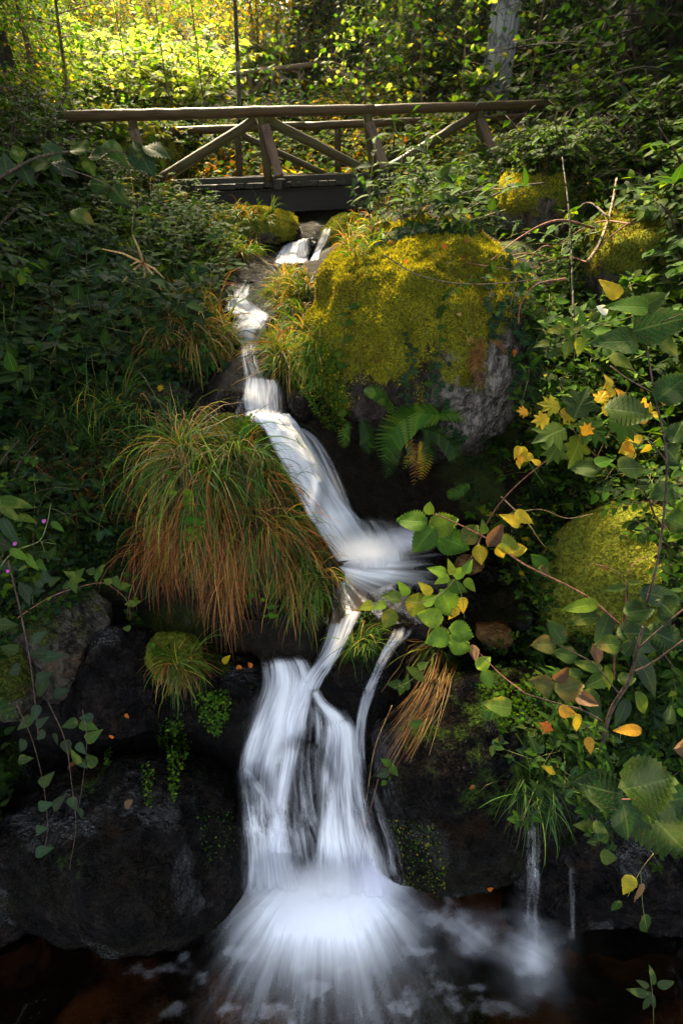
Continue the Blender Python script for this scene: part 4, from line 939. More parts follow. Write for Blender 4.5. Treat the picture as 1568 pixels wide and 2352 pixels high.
def p_bramble(seed, H=0.45, n=5, size=0.075, pal='dark', tpl='ovate', step=0.075, up0=1.0, three=True):
    pl = Plant(seed); r = pl.r
    for i in range(n):
        a = r.uniform(0, 6.28); L = H * r.uniform(0.8, 1.5)
        pts = arch((r.gauss(0, .03), r.gauss(0, .03), -0.03), (math.cos(a) * r.uniform(.3, .9), math.sin(a) * r.uniform(.3, .9), up0), L, 1.6, 9, 0.08, r)
        tube(pl.st, pts, np.linspace(0.0035, 0.0015, len(pts)), (0.5,) * 3, 4)
        m = int(L / step); al = np.linspace(0.15, 1, m) * (len(pts) - 1)
        for k, t in enumerate(al):
            i0 = min(int(t), len(pts) - 2); p = pts[i0] + (pts[i0 + 1] - pts[i0]) * (t - i0); d = pts[i0 + 1] - pts[i0]
            side = perp(d, k * 2.4 + r.uniform(-.4, .4)); side[2] = abs(side[2]) * 0.6 + 0.1
            pe = side * r.uniform(0.03, 0.06) + d * 0.1; q = p + pe; tube(pl.st, [p, q], 0.001, (0.5,) * 3, 3, False)
            s = size * r.uniform(0.5, 1.35); dd = side + np.array([0, 0, -0.15]); up = np.array([r.gauss(0, .3), r.gauss(0, .3), 1.0])
            x = np.cross(dd, up); x /= np.linalg.norm(x)
            pl.leaf(tpl, q, dd + d * .2, up, s, pal)
            if three:
                pl.leaf(tpl, q, dd * .35 + x, up, s * .85, pal); pl.leaf(tpl, q, dd * .35 - x, up, s * .85, pal)
    return pl
def p_herb(seed, H=0.4, n=3, size=0.1, pal='mid', tpl='lance', pairs=6):
    pl = Plant(seed); r = pl.r
    for i in range(n):
        pts = arch((r.gauss(0, .07), r.gauss(0, .07), -0.03), (r.gauss(0, .25), r.gauss(0, .25), 1), H * r.uniform(.7, 1.2), 0.25, 7, 0.05, r)
        tube(pl.st, pts, np.linspace(0.004, 0.002, len(pts)), (0.5,) * 3, 4)
        for k in range(pairs):
            t = (0.25 + 0.75 * k / (pairs - 1)) * (len(pts) - 1.01); i0 = int(t); p = pts[i0] + (pts[i0 + 1] - pts[i0]) * (t - i0)
            a = k * 1.571 + r.uniform(-.3, .3); s = size * r.uniform(.7, 1.15) * (1.0 - 0.45 * k / pairs)
            for q in range(2 if k < pairs - 1 else 4):
                aa = a + q * (math.pi if k < pairs - 1 else 1.57)
                pl.leaf(tpl, p, (math.cos(aa), math.sin(aa), r.uniform(-.1, .5)), (r.gauss(0, .2), r.gauss(0, .2), 1), s, pal)
    return pl
def p_shrub(seed, H=1.2, n=6, size=0.06, pal='mid', tpl='ovate', twigs=7, lpt=9, spread=0.6, droop=0.5):
    pl = Plant(seed); r = pl.r
    for i in range(n):
        a = 6.28 * i / n + r.uniform(-.4, .4)
        pts = arch((r.gauss(0, .05), r.gauss(0, .05), -0.1), (math.cos(a) * spread, math.sin(a) * spread, 1), H * r.uniform(.75, 1.15), droop, 9, 0.07, r)
        tube(pl.st, pts, np.linspace(0.006, 0.002, len(pts)) * (1 + H), (0.5,) * 3, 5)
        for k in range(twigs):
            t = (0.2 + 0.8 * k / twigs) * (len(pts) - 1.01); i0 = int(t); p = pts[i0]; d = pts[i0 + 1] - pts[i0]; d /= np.linalg.norm(d)
            sd = perp(d, r.uniform(0, 6.28)); sd[2] = abs(sd[2]) * .5
            tw = arch(p, sd + d * .4, H * r.uniform(.18, .4), 0.5, 5, 0.1, r); tube(pl.st, tw, np.linspace(0.002, 0.0008, len(tw)) * (1 + H * .5), (0.5,) * 3, 3, False)
            for m in range(lpt):
                tt = (m + 1) / lpt * (len(tw) - 1.01); j = int(tt); q = tw[j] + (tw[j + 1] - tw[j]) * (tt - j); dd = tw[j + 1] - tw[j]; dd /= np.linalg.norm(dd)
                side = np.cross(dd, (0, 0, 1.0)) * (1 if m % 2 else -1)
                pl.leaf(tpl, q, dd * .7 + side + np.array([0, 0, r.uniform(-.35, .1)]), (r.gauss(0, .35), r.gauss(0, .35), 1), size * r.uniform(.65, 1.2), pal)
    return pl
def p_tree(seed, H=6, R=1.6, nb=26, lpb=70, size=0.12, pal='mid', trunk_r=0.06, low=0.15, tpl='far', flat=0.35):
    pl = Plant(seed); r = pl.r
    pts = arch((0, 0, -0.3), (r.gauss(0, .05), r.gauss(0, .05), 1), H, 0.0, 12, 0.025, r)
    tube(pl.st, pts, np.linspace(trunk_r, trunk_r * .2, len(pts)), (0.5,) * 3, 8)
    for b in range(nb):
        t = (low + (1 - low) * (b + r.random()) / nb); i0 = min(int(t * 12), 11); p = pts[i0] + (pts[i0 + 1] - pts[i0]) * (t * 12 - i0)
        a = r.uniform(0, 6.28); L = R * (1 - 0.65 * max(0, t - .3)) * r.uniform(.55, 1.15)
        br = arch(p, (math.cos(a), math.sin(a), r.uniform(.1, .6)), L, 0.5, 6, 0.09, r)
        tube(pl.st, br, np.linspace(trunk_r * .28, trunk_r * .06, len(br)), (0.5,) * 3, 4, False)
        for m in range(lpb):
            tt = (0.15 + 0.85 * r.random()) * (len(br) - 1.01); j = int(tt); q = br[j] + (br[j + 1] - br[j]) * (tt - j)
            w = L * 0.33 * (0.3 + tt / len(br)); q = q + np.array([r.gauss(0, w), r.gauss(0, w), r.gauss(0, w * flat) - w * .2])
            aa = r.uniform(0, 6.28)
            pl.leaf(tpl, q, (math.cos(aa), math.sin(aa), r.uniform(-.8, .1)), (r.gauss(0, .4), r.gauss(0, .4), 1), size * r.uniform(.6, 1.2), pal)
    return pl
# grass
GR = blade_tpl(4, 0.011, 0.0)
def grass_geo(g, roots, nrms, n, L, pal, rg, lean=0.6, droop=1.6, width=0.0035, seg=7, upb=0.6, keepout=True, dirb=(0, 0, 0)):
    """blades as bent strips starting at roots, pushed out of rocks"""
    k = len(roots); idx = rg.integers(0, k, n); pts = roots[idx] + rg.normal(size=(n, 3)) * 0.012
    cl = rg.random(k); cdir = rg.normal(size=(k, 3)) * 0.5
    d = nrms[idx] * lean + cdir[idx] + rg.normal(size=(n, 3)) * 0.3 + np.array([0, 0, upb]) + np.array(dirb); d /= np.linalg.norm(d, axis=1, keepdims=True)
    Ls = L * rg.uniform(0.45, 1.15, n) * (0.55 + 0.75 * cl[idx]); P_ = [pts.copy()]; dr = droop * rg.uniform(.6, 1.3, n)
    for s in range(seg):
        d[:, 2] -= dr / seg * (0.6 + 0.8 * s / seg); d += rg.normal(size=(n, 3)) * 0.05; d /= np.linalg.norm(d, axis=1, keepdims=True)
        pts = pts + d * (Ls / seg)[:, None]
        if keepout and s > 0:
            for i in range(n):
                l, nn, fi, ds = BV.find_nearest(Vector(pts[i]), 0.12)
                if l is not None:
                    if nn.dot(Vector(pts[i]) - l) < 0.008: pts[i] = np.array(l + nn * 0.012)
        P_.append(pts.copy())
    P_ = np.array(P_)                                  # seg+1, n, 3
    side = np.cross(P_[-1] - P_[0], rg.normal(size=(n, 3)) * .5 + np.array([0, 0.6, 0.8])); side /= np.linalg.norm(side, axis=1, keepdims=True) + 1e-9
    wd = width * rg.uniform(.5, 1.4, n)
    V = []; U = []
    for s in range(seg + 1):
        w = wd * (1 - (s / seg)) ** 0.6 * (0.6 if s == 0 else 1) + 0.0004
        V.append(P_[s] - side * w[:, None]); V.append(P_[s] + side * w[:, None]); U += [(-1, s / seg, 0), (1, s / seg, 0)]
    V = np.stack(V, 1)                                 # n, 2(seg+1), 3
    m = 2 * (seg + 1); base = np.array([[2 * s, 2 * s + 1, 2 * s + 3, 2 * s + 2] for s in range(seg)]).ravel()
    cols = np.array([pick(pal, rnd) for _ in range(n)]) * (0.65 + 0.7 * rg.random(k))[idx][:, None]
    g.V.append(V.reshape(-1, 3)); g.L.append((base[None] + (np.arange(n) * m)[:, None]).ravel() + g.n); g.T.append(np.full(n * seg, 4))
    g.C.append(np.repeat(cols, m, 0)); g.U.append(np.tile(np.array(U, float), (n, 1))); g.n += n * m
def in_poly(u, v, poly):
    c = False; j = len(poly) - 1
    for i in range(len(poly)):
        if ((poly[i][1] > v) != (poly[j][1] > v)) and (u < (poly[j][0] - poly[i][0]) * (v - poly[i][1]) / (poly[j][1] - poly[i][1]) + poly[i][0]): c = not c
        j = i
    return c
def spots(poly, n, r, mind=0):
    us = [p[0] for p in poly]; vs = [p[1] for p in poly]; out = []; tries = 0
    while len(out) < n and tries < n * 60:
        tries += 1
        u, v = r.uniform(min(us), max(us)), r.uniform(min(vs), max(vs))
        if not in_poly(u, v, poly): continue
        if mind and any((u - a) ** 2 + (v - b) ** 2 < mind ** 2 for a, b, _, _ in out): continue
        l, nn = hit(u, v)
        if l is None: continue
        out.append((u, v, l, nn))
    return out
def tussock(name, label, poly, specs, seed, group=None, nroot=60):
    """specs: list of (part name, n, L, pal, kwargs)"""
    r = random.Random(seed); rg = np.random.default_rng(seed)
    sp = spots(poly, nroot, r)
    R_ = np.array([s[2] for s in sp]); Nn = np.array([s[3] for s in sp]); c = R_.mean(0)
    o = empty(name, c, label, 'grass', group)
    for nm, n, L, pal, kw in specs:
        g = Geo(); grass_geo(g, R_ - 0 * c, Nn, n, L, pal, rg, **kw)
        g.V = [v - c for v in g.V]
        tag(link(nm, g.mesh(nm, 'grass'), o), kind='stuff')
    return o
def place(o, l, nn, r, scale=1.0, lean=0.35, spin=None, sink=0.0):
    z = (Vector((0, 0, 1)) * (1 - lean) + nn * lean).normalized()
    q = z.to_track_quat('Z', 'Y'); a = r.uniform(0, 6.283) if spin is None else spin
    o.matrix_world = Matrix.Translation(l - Vector((0, 0, sink))) @ q.to_matrix().to_4x4() @ Matrix.Rotation(a, 4, 'Z') @ Matrix.Scale(scale * r.uniform(.85, 1.15), 4)
LAND = [(680, 575, 'highest small fall'), (575, 700, 'upper cascade'), (395, 775, 'grey bank boulder'), (345, 915, 'flat pale slab'), (955, 640, 'big boulder'), (530, 1120, 'grass boulder'),
        (1240, 470, 'small moss boulder'), (1490, 620, 'right-edge moss boulder'), (1450, 1340, 'low moss boulder'), (200, 270, 'left rail end'), (600, 330, 'middle bridge post'), (860, 330, 'third bridge post'), (1110, 300, 'right bridge post'),
        (1290, 240, 'right rail end'), (315, 340, 'leftmost bridge post'), (1145, 110, 'grey tree trunk'), (1430, 130, 'dark twin trunks'), (590, 190, 'far bridge'), (745, 90, 'brown outcrop'), (100, 1190, 'pink flowers'), (1260, 760, 'white leaf'),
        (1290, 950, 'yellow maple leaves'), (1080, 1250, 'middle pool twig'), (1050, 1750, 'lower right boulder'), (150, 1450, 'lichen slab'), (40, 60, 'top left corner'), (430, 40, 'sun glow'), (1530, 40, 'top right corner'), (40, 600, 'left edge of the view'), (250, 600, 'dead orange stalk'), (1530, 1000, 'right edge of the view'), (1060, 200, 'pale far boulders')]
def where(u, v):
    a = min(LAND, key=lambda q: (q[0] - u) ** 2 + (q[1] - v) ** 2); dx, dy = u - a[0], v - a[1]; d = math.hypot(dx, dy)
    if abs(dx) > 2.2 * abs(dy): w = 'left of' if dx < 0 else 'right of'
    elif abs(dy) > 2.2 * abs(dx): w = 'above' if dy < 0 else 'below'
    else: w = ('above' if dy < 0 else 'below') + (' and left of' if dx < 0 else ' and right of')
    return ('close ' if d < 60 else 'well ' if d > 130 else '') + w + ' the ' + a[2]
CLEARF = [[(480, 150), (715, 150), (715, 290), (490, 290)], [(1095, 150), (1185, 150), (1185, 320), (1095, 320)]]
CLEAR = [[(1090, 225), (1300, 215), (1310, 300), (1100, 330)], [(1150, 400), (1300, 400), (1310, 560), (1160, 560)], [(1345, 500), (1568, 500), (1568, 730), (1350, 730)], [(1290, 1150), (1568, 1150), (1568, 1450), (1270, 1450)]]
def scatter(protos, poly, n, seed, label, group, scale=1.0, lean=0.35, mind=0, sink=0.0, clear=True):
    r = random.Random(seed)
    for i, (u, v, l, nn) in enumerate(spots(poly, n, r, mind)):
        if clear and l.y < 9.5 and any(in_poly(u, v - 40 * q, c) for c in CLEAR for q in (0, 1)): continue
        if clear and l.y > 9.5 and any(in_poly(u, v, c) for c in CLEARF): continue
        p = protos[r.randrange(len(protos))]
        if p.get('_used'): o = copy_tree(p)
        else: o = p; 
        p['_used'] = 1
        tag(o, label + ' ' + where(u, v), None, group); place(o, l, nn, r, scale if not callable(scale) else scale(u, v), lean, sink=sink)
USED = []
def protos(fn, seeds, name, cat, single=False, **kw):
    bkw = {k: kw.pop(k) for k in ('stem_mat', 'mat', 'stem_name', 'fol') if k in kw}
    return [fn(s, **kw).build(name, 'x', cat, None, single, **bkw) for s in seeds]

# ================================================================== vegetation
# ---- far trees up the valley
def far_tree_row(poly, n, seed, pr, label, group, scale, mind=30):
    scatter(pr, poly, n, seed, label, group, scale, 0.0, mind)
T_gold = protos(p_tree, [101, 102, 103], 'tree', 'tree', H=6.5, R=2.3, nb=26, lpb=55, size=0.17, pal=['gold', 'gold', 'yellowing', 'fresh'], trunk_r=0.07, low=0.06, mat='leaf_far', stem_mat='bark_brown', stem_name='trunk', fol='crown')
T_green = protos(p_tree, [111, 112, 113], 'tree', 'tree', H=7, R=2.4, nb=26, lpb=55, size=0.17, pal=['fresh', 'mid', 'yellowing'], trunk_r=0.07, low=0.06, mat='leaf_far', stem_mat='bark_brown', stem_name='trunk', fol='crown')
T_dark = protos(p_tree, [121, 122, 123], 'tree', 'tree', H=7, R=2.2, nb=26, lpb=55, size=0.15, pal=['dark', 'dark', 'mid', 'teal'], trunk_r=0.07, low=0.05, mat='leaf_far', stem_mat='bark_dark', stem_name='trunk', fol='crown')
far_tree_row([(120, 20), (600, 20), (600, 205), (560, 205), (540, 150), (180, 130)], 42, 1, T_gold, 'golden backlit tree', 'backlit trees on the upper left slope', lambda u, v: 0.42 if 330 < u < 540 else 0.55, 40)
far_tree_row([(120, 15), (640, 15), (640, 150), (200, 150)], 22, 12, T_gold, 'distant yellow and green tree', 'trees on the far slope', lambda u, v: 0.45 if 330 < u < 540 else 0.85, 40)
far_tree_row([(640, 20), (1330, 20), (1330, 160), (820, 160)], 62, 2, T_dark, 'dark shaded tree', 'shaded trees at the top right of centre', 1.1, 35)
far_tree_row([(600, 40), (1150, 40), (1150, 200), (700, 200)], 18, 3, T_green, 'leafy green tree', 'green trees among the far rocks', 0.7, 50)
far_tree_row([(1250, 60), (1568, 20), (1568, 290), (1300, 290)], 40, 4, T_dark, 'dense dark green slope tree', 'dark trees on the right slope', 0.8, 30)
far_tree_row([(0, 100), (170, 60), (170, 300), (0, 330)], 22, 5, T_green, 'mid green tree', 'green trees at the upper left', 0.45, 30)
far_tree_row([(0, 20), (150, 20), (150, 120), (0, 120)], 8, 6, T_gold, 'golden corner tree', 'trees in the top left corner', 0.9, 30)

# shade trees added beside and behind the view; crowns leave the stream open
T_shade_tall = protos(p_tree, [171, 172], 'tree', 'tree', H=11, R=3.2, nb=34, lpb=190, size=0.24, pal=['mid', 'dark', 'yellowing'], trunk_r=0.16, low=0.42, mat='leaf_far', stem_mat='bark_dark', stem_name='trunk', fol='crown')
T_shade_low = protos(p_tree, [181, 182, 183], 'tree', 'tree', H=9.5, R=2.9, nb=44, lpb=260, size=0.28, pal=['mid', 'dark', 'fresh'], trunk_r=0.13, low=0.52, mat='leaf_far', stem_mat='bark_dark', stem_name='trunk', fol='crown', flat=0.5)
for i, (x, y, l) in enumerate([(-3.9, -2.2, 'first'), (-3.8, -0.6, 'second'), (-3.8, 1.0, 'third'), (-4.0, 2.8, 'fourth'), (-4.6, 4.6, 'fifth'), (-5.2, 6.6, 'sixth'), (3.8, -2.0, 'first'), (3.8, -0.3, 'second'), (4.0, 1.4, 'third'), (4.2, 3.2, 'fourth'), (4.6, 5.0, 'fifth'), (5.4, 7.2, 'sixth'), (-0.8, -4.4, 'seventh'), (1.0, -5.6, 'eighth'), (-6.2, 8.6, 'ninth'), (-5.4, 10.6, 'tenth'), (-7.5, 10.5, 'eleventh')]):
    o = T_shade_low[i % 3] if i < 3 else copy_tree(T_shade_low[i % 3])
    tag(o, l + ' low-branched tree added to shade the ' + ('left' if x < 0 else 'right') + ' bank, counted from the viewer outward'); o.location = (x, y, float(height([x], [y])[0])); o.rotation_euler = (0, 0, i * 2.1)
for i, (x, y, l) in enumerate([(-4.6, 2.6, 'tall tree added for shade on the left bank beside the viewer'), (-5.4, 5.8, 'tall tree added for shade on the left bank above the bridge end'), (-4.4, -1.0, 'tall tree added for shade behind the viewer on the left'),
                               (4.8, 2.2, 'tall tree added for shade on the right bank beside the viewer'), (5.6, 5.2, 'tall tree added for shade on the right bank above the big boulder'), (4.4, -1.4, 'tall tree added for shade behind the viewer on the right'), (-6.5, 9.5, 'tall tree added for shade on the left slope beyond the bridge end'), (-2.4, -4.2, 'tall tree added for shade behind the viewer, nearer one on the left'), (2.0, -4.8, 'tall tree added for shade behind the viewer, nearer one on the right'), (6.8, 8.5, 'tall tree added for shade on the right slope beyond the bridge end')]):
    o = T_shade_tall[i % 2] if i < 2 else copy_tree(T_shade_tall[i % 2])
    tag(o, l); o.location = (x, y, float(height([x], [y])[0])); o.rotation_euler = (0, 0, i * 1.3)

# ---- shrubs behind the bridge
S_pale = protos(p_shrub, [131, 132], 'shrub', 'shrub', H=1.7, n=9, size=0.17, pal=['pale', 'pale', 'fresh'], twigs=8, lpt=9, spread=0.8, stem_mat='twig_dark', mat='leaf_far')
scatter(S_pale, [(160, 190), (300, 170), (540, 225), (540, 262), (170, 262)], 22, 21, 'pale green sunlit shrub', 'pale shrubs above the left rail', 1.0, 0.0, 22)
S_mix = protos(p_shrub, [141, 142, 143], 'shrub', 'shrub', H=0.8, n=7, size=0.12, pal=['fresh', 'yellowing', 'mid'], twigs=6, lpt=8, stem_mat='twig_dark', mat='leaf_far')
scatter(S_mix, [(380, 270), (1100, 250), (1120, 380), (950, 395), (560, 400), (430, 380)], 110, 22, 'low yellow-green shrub', 'low shrubs seen through the bridge', 0.75, 0.2, 14)
S_yel = protos(p_shrub, [151, 152], 'shrub', 'shrub', H=0.8, n=6, size=0.13, pal=['yellow', 'gold', 'yellowing'], twigs=6, lpt=7, stem_mat='twig_red', mat='leaf_far')
scatter(S_yel, [(620, 200), (1000, 220), (960, 330), (820, 390), (640, 300)], 26, 23, 'bright yellow autumn shrub', 'yellow shrubs behind the bridge', 0.7, 0.1, 25)
scatter(S_mix, [(900, 150), (1330, 140), (1330, 235), (900, 240)], 34, 24, 'leafy green shrub among rocks', 'shrubs among the pale boulders', 0.9, 0.0, 18)
S_grn = protos(p_shrub, [161, 162, 163], 'shrub', 'shrub', H=0.9, n=7, size=0.085, pal=['mid', 'dark', 'dark', 'fresh'], twigs=7, lpt=9, stem_mat='twig_dark')
scatter(S_grn, [(1140, 255), (1568, 230), (1568, 430), (1300, 420), (1130, 400)], 75, 25, 'dense green bank shrub', 'green shrubs at the right bridge end', lambda u, v: 1.0 if u > 1320 else max(.2, min(.9, (v - 285) * .0062)), 0.2, 22)
scatter(S_grn, [(0, 250), (170, 250), (330, 400), (330, 450), (0, 460)], 55, 26, 'dense green bank shrub', 'green shrubs at the left bridge end', lambda u, v: .95 if u < 140 else max(.15, min(.8, (v - 325) * .0052)), 0.2, 22)

scatter(S_grn, [(85, 320), (165, 320), (170, 400), (85, 400)], 5, 27, 'bushy green shrub at the rail end', 'shrubs hiding the left rail end', 1.0, 0.1, 22)
scatter(S_grn, [(1568, 300), (2200, 380), (2200, 1500), (1568, 1600)], 34, 28, 'green shrub', 'shrubs beyond the right edge', lambda u, v: .55 if v > 800 else 1.0, 0.3, 60)
scatter(S_grn, [(-600, 350), (-30, 300), (-30, 1500), (-600, 1500)], 30, 29, 'green shrub', 'shrubs beyond the left edge', lambda u, v: .5 if v > 800 else 1.0, 0.3, 60)
for i, (u, v, Y, sc) in enumerate([(105, 372, 7.2, .95), (150, 400, 7.1, .7), (60, 350, 7.3, 1.0), (1300, 330, 7.8, .7)]):
    o = copy_tree(S_grn[i % 3]); tag(o, ('dark leafy bush half hiding the left end of the rail, ' + ['middle', 'right', 'left'][i] + ' of three') if i < 3 else 'dark leafy bush half hiding the right end of the rail', None, 'bushes at the rail ends')
    o.matrix_world = Matrix.Translation(P(u, v, Y)) @ Matrix.Rotation(i * 1.9, 4, 'Z') @ Matrix.Scale(sc, 4)
# ---- left bank undergrowth
B_dark = protos(p_bramble, [201, 202, 203, 204], 'bramble', 'bramble', H=0.42, n=6, size=0.085, pal=['dark', 'dark', 'teal', 'mid'])
B_mid = protos(p_bramble, [211, 212, 213], 'bramble', 'bramble', H=0.4, n=5, size=0.075, pal=['mid', 'fresh', 'dark'])
H_mid = protos(p_herb, [221, 222, 223], 'nettle', 'wild plant', H=0.42, n=4, size=0.12, pal=['mid', 'fresh', 'dark'], tpl='lance')
H_yel = protos(p_herb, [231, 232], 'nettle', 'wild plant', H=0.4, n=4, size=0.11, pal=['yellowing', 'fresh', 'mid'], tpl='ovate')
LB = [(0, 430), (330, 440), (470, 520), (480, 690), (460, 740), (420, 740), (360, 860), (250, 900), (0, 950)]
scatter(B_dark, LB, 120, 31, 'low dark green bramble', 'brambles on the left bank', 1.0, 0.45, 24)
scatter(B_mid, [(330, 440), (490, 490), (490, 660), (380, 700), (300, 560)], 36, 32, 'lighter green bramble', 'brambles beside the cascade', 0.9, 0.45, 22)
scatter(H_mid, [(330, 450), (480, 500), (480, 620), (350, 650)], 16, 33, 'leafy upright green herb', 'herbs on the left bank near the stream', 1.0, 0.3, 26)
scatter(H_yel, [(180, 430), (430, 450), (450, 600), (200, 600)], 14, 34, 'herb with yellowing leaves', 'yellowing herbs on the left bank', 1.0, 0.3, 30)
scatter(B_dark, [(0, 950), (260, 900), (280, 1050), (140, 1200), (0, 1200)], 26, 35, 'dark hanging bramble', 'brambles in the dark left bank', 0.6, 0.5, 36)
# ---- right bank
RB = [(960, 430), (1200, 390), (1568, 400), (1568, 800), (1400, 900), (1260, 700), (1230, 560), (1150, 520), (1000, 520)]
scatter(B_mid, RB, 90, 41, 'mid green bramble', 'brambles on the upper right bank', 1.0, 0.4, 26)
scatter(H_mid, [(820, 420), (1130, 400), (1150, 500), (850, 520)], 26, 42, 'leafy abutment herb', 'herbs at the right abutment', 1.0, 0.3, 24)
scatter(H_yel, [(820, 400), (1130, 380), (1150, 480), (900, 500)], 12, 43, 'yellow-green abutment herb', 'yellow-green herbs at the right abutment', 1.0, 0.3, 30)
RB2 = [(1200, 720), (1568, 700), (1568, 1180), (1300, 1180), (1180, 1080), (1200, 900)]
scatter(B_mid, RB2, 46, 44, 'broad-leaved green bramble', 'brambles beside the big boulder', 0.8, 0.4, 34)
B_big = protos(p_bramble, [241, 242, 243], 'bramble', 'bramble', H=0.3, n=4, size=0.075, pal=['mid', 'fresh', 'dark', 'yellowing'], single=True, step=0.07)
scatter(B_big, [(1220, 760), (1568, 760), (1568, 1180), (1260, 1180)], 22, 45, 'bramble with some yellowing leaves', 'yellowing brambles right of the big boulder', 0.8, 0.4, 55)
scatter(B_big, [(1130, 1180), (1330, 1150), (1250, 1300), (1200, 1400), (1130, 1330)], 9, 46, 'small fresh bramble', 'small brambles by the low moss boulder', 0.55, 0.4, 40)
H_dk = protos(p_herb, [251, 252, 253], 'nettle', 'wild plant', H=0.28, n=3, size=0.1, pal=['dark', 'mid', 'mid'], tpl='lance', single=True)
scatter(H_dk, [(1230, 1500), (1568, 1480), (1568, 1760), (1250, 1760)], 22, 47, 'dark green toothed-leaf herb', 'herbs on the lower right bank', 0.75, 0.4, 50)
scatter(B_dark, [(1230, 1500), (1568, 1500), (1568, 1900), (1280, 1860)], 20, 48, 'dark shaded bramble', 'dark brambles on the lower right bank', 0.45, 0.4, 45)
# ---- lower left
scatter(B_big, [(0, 1290), (120, 1300), (140, 1420), (0, 1420)], 3, 49, 'edge bramble', 'brambles above the lichen slab', 0.5, 0.4, 40)

# ---- grass
def gspec(n, L, pal, **kw): return ('blades', n, L, pal, kw)
def tuft(label, poly, ng, nd, L, seed, pg=('grass', 'grass', 'ygrass', 'darkgrass'), pd='rustgrass', nroot=16, lean=.4, upb=.25, w=.0022, droop=3.0, Ld=None):
    tussock('grass_tussock', label, poly, [('green_blades', ng, L, list(pg), dict(droop=droop, lean=lean, upb=upb, width=w)), ('dry_blades', nd, Ld or L * 1.15, pd, dict(droop=droop + .3, lean=lean, upb=upb * .4, width=w * .85))], seed, nroot=nroot)
tuft('straw-streaked grass tuft at the upper left of the grass boulder', [(385, 1015), (435, 1005), (440, 1070), (390, 1080)], 380, 420, .42, 601, pd='straw')
tuft('fresh green grass tuft at the top right of the grass boulder', [(515, 1045), (600, 1040), (640, 1110), (560, 1130)], 620, 160, .34, 602)
tuft('fresh green tuft in the middle of the grass boulder', [(440, 1085), (510, 1080), (520, 1150), (450, 1160)], 480, 200, .34, 603)
tuft('green tuft on the left shoulder of the grass boulder', [(320, 1090), (390, 1080), (400, 1170), (330, 1180)], 380, 260, .34, 604)
tuft('rust-brown hanging skirt on the left front of the grass boulder', [(320, 1180), (400, 1180), (420, 1290), (330, 1290)], 130, 520, .34, 605, Ld=.40, nroot=30)
tuft('rust-brown hanging skirt on the middle front of the grass boulder', [(430, 1170), (540, 1160), (560, 1280), (450, 1290)], 120, 760, .34, 606, Ld=.42, nroot=36)
tuft('orange-brown hanging skirt on the right front of the grass boulder', [(560, 1170), (660, 1180), (690, 1280), (580, 1290)], 200, 560, .32, 607, Ld=.38, nroot=30)
tuft('long dark red-brown wisp hanging lowest from the grass boulder', [(500, 1290), (545, 1290), (550, 1340), (505, 1340)], 20, 220, .3, 608, Ld=.40, nroot=8)
tuft('short green grass along the right rim of the grass boulder', [(620, 1060), (660, 1100), (710, 1200), (690, 1220), (640, 1150)], 420, 60, .17, 609, nroot=24, upb=.4)
tuft('green grass growing out of the rust skirt, lower middle', [(600, 1190), (640, 1190), (650, 1250), (610, 1260)], 200, 60, .3, 610, nroot=8)
tuft('dry upright stems on the left bank near the dead orange stalk', [(300, 470), (440, 480), (440, 620), (300, 640)], 260, 300, .4, 611, pd='straw', pg=('ygrass',), nroot=26, upb=.9, lean=.2, w=.004, droop=1.4)
tuft('brown bent stems on the left bank beside the upper cascade', [(430, 600), (510, 600), (500, 720), (440, 720)], 260, 260, .3, 612, nroot=24, upb=.8, lean=.3, w=.0035, droop=1.8)
tuft('dark tangle of brown stems at the far left bank', [(80, 650), (260, 650), (260, 820), (100, 820)], 120, 260, .32, 613, nroot=26, upb=.7, lean=.3, w=.0028, droop=2.0)
tuft('dry stems below the right bridge abutment', [(860, 440), (980, 430), (980, 490), (870, 500)], 140, 180, .3, 614, pd='straw', nroot=26, upb=1.0, lean=.1, w=.004, droop=1.0)
tussock('grass_tussock', 'green grass fringe hanging at the lower right of the grass boulder beside the chute', [(650, 1240), (760, 1300), (760, 1390), (680, 1400), (630, 1320)],
        [('green_blades', 420, 0.24, ['grass', 'ygrass'], dict(droop=2.6, lean=.7, upb=.1, width=.0026)), ('dry_blades', 160, 0.22, 'straw', dict(droop=2.8, lean=.7, upb=.0, width=.002))], 303)
tussock('grass_tussock', 'meadow-like patch of long dark green grass left of the grass boulder', [(180, 900), (330, 920), (450, 1000), (400, 1130), (260, 1160), (150, 1050)],
        [('green_blades', 1700, 0.3, ['darkgrass', 'grass', 'grass', 'ygrass'], dict(droop=1.8, lean=.4, upb=.7, width=.0034)), ('dry_blades', 500, 0.3, ['straw', 'rustgrass'], dict(droop=2.4, lean=.4, upb=.5, width=.0022))], 304, nroot=110)
tussock('grass_tussock', 'dim brown and green grass hanging in shadow at the left bank', [(40, 960), (200, 940), (260, 1120), (180, 1200), (60, 1120)],
        [('dry_blades', 600, 0.28, 'rustgrass', dict(droop=2.6, lean=.4, upb=.4, width=.0018)), ('green_blades', 500, 0.28, 'darkgrass', dict(droop=2.0, lean=.4, upb=.5, width=.003))], 305)
tussock('grass_tussock', 'straw and green tussock hanging beside the narrow chute, left of the water', [(440, 745), (520, 745), (545, 800), (500, 830), (430, 820)],
        [('dry_blades', 800, 0.5, ['straw', 'ygrass'], dict(droop=3.0, lean=.4, upb=.25, width=.0035)), ('green_blades', 700, 0.42, ['grass', 'ygrass'], dict(droop=2.6, lean=.5, upb=.4, width=.004))], 306)
tussock('grass_tussock', 'thin dry tussock around the grey boulder in the left bank', [(330, 740), (440, 730), (450, 860), (350, 880)],
        [('dry_blades', 500, 0.34, ['straw', 'rustgrass'], dict(droop=2.6, lean=.4, upb=.3, width=.003)), ('green_blades', 350, 0.3, 'grass', dict(droop=2.2, lean=.5, upb=.4, width=.0035))], 307)
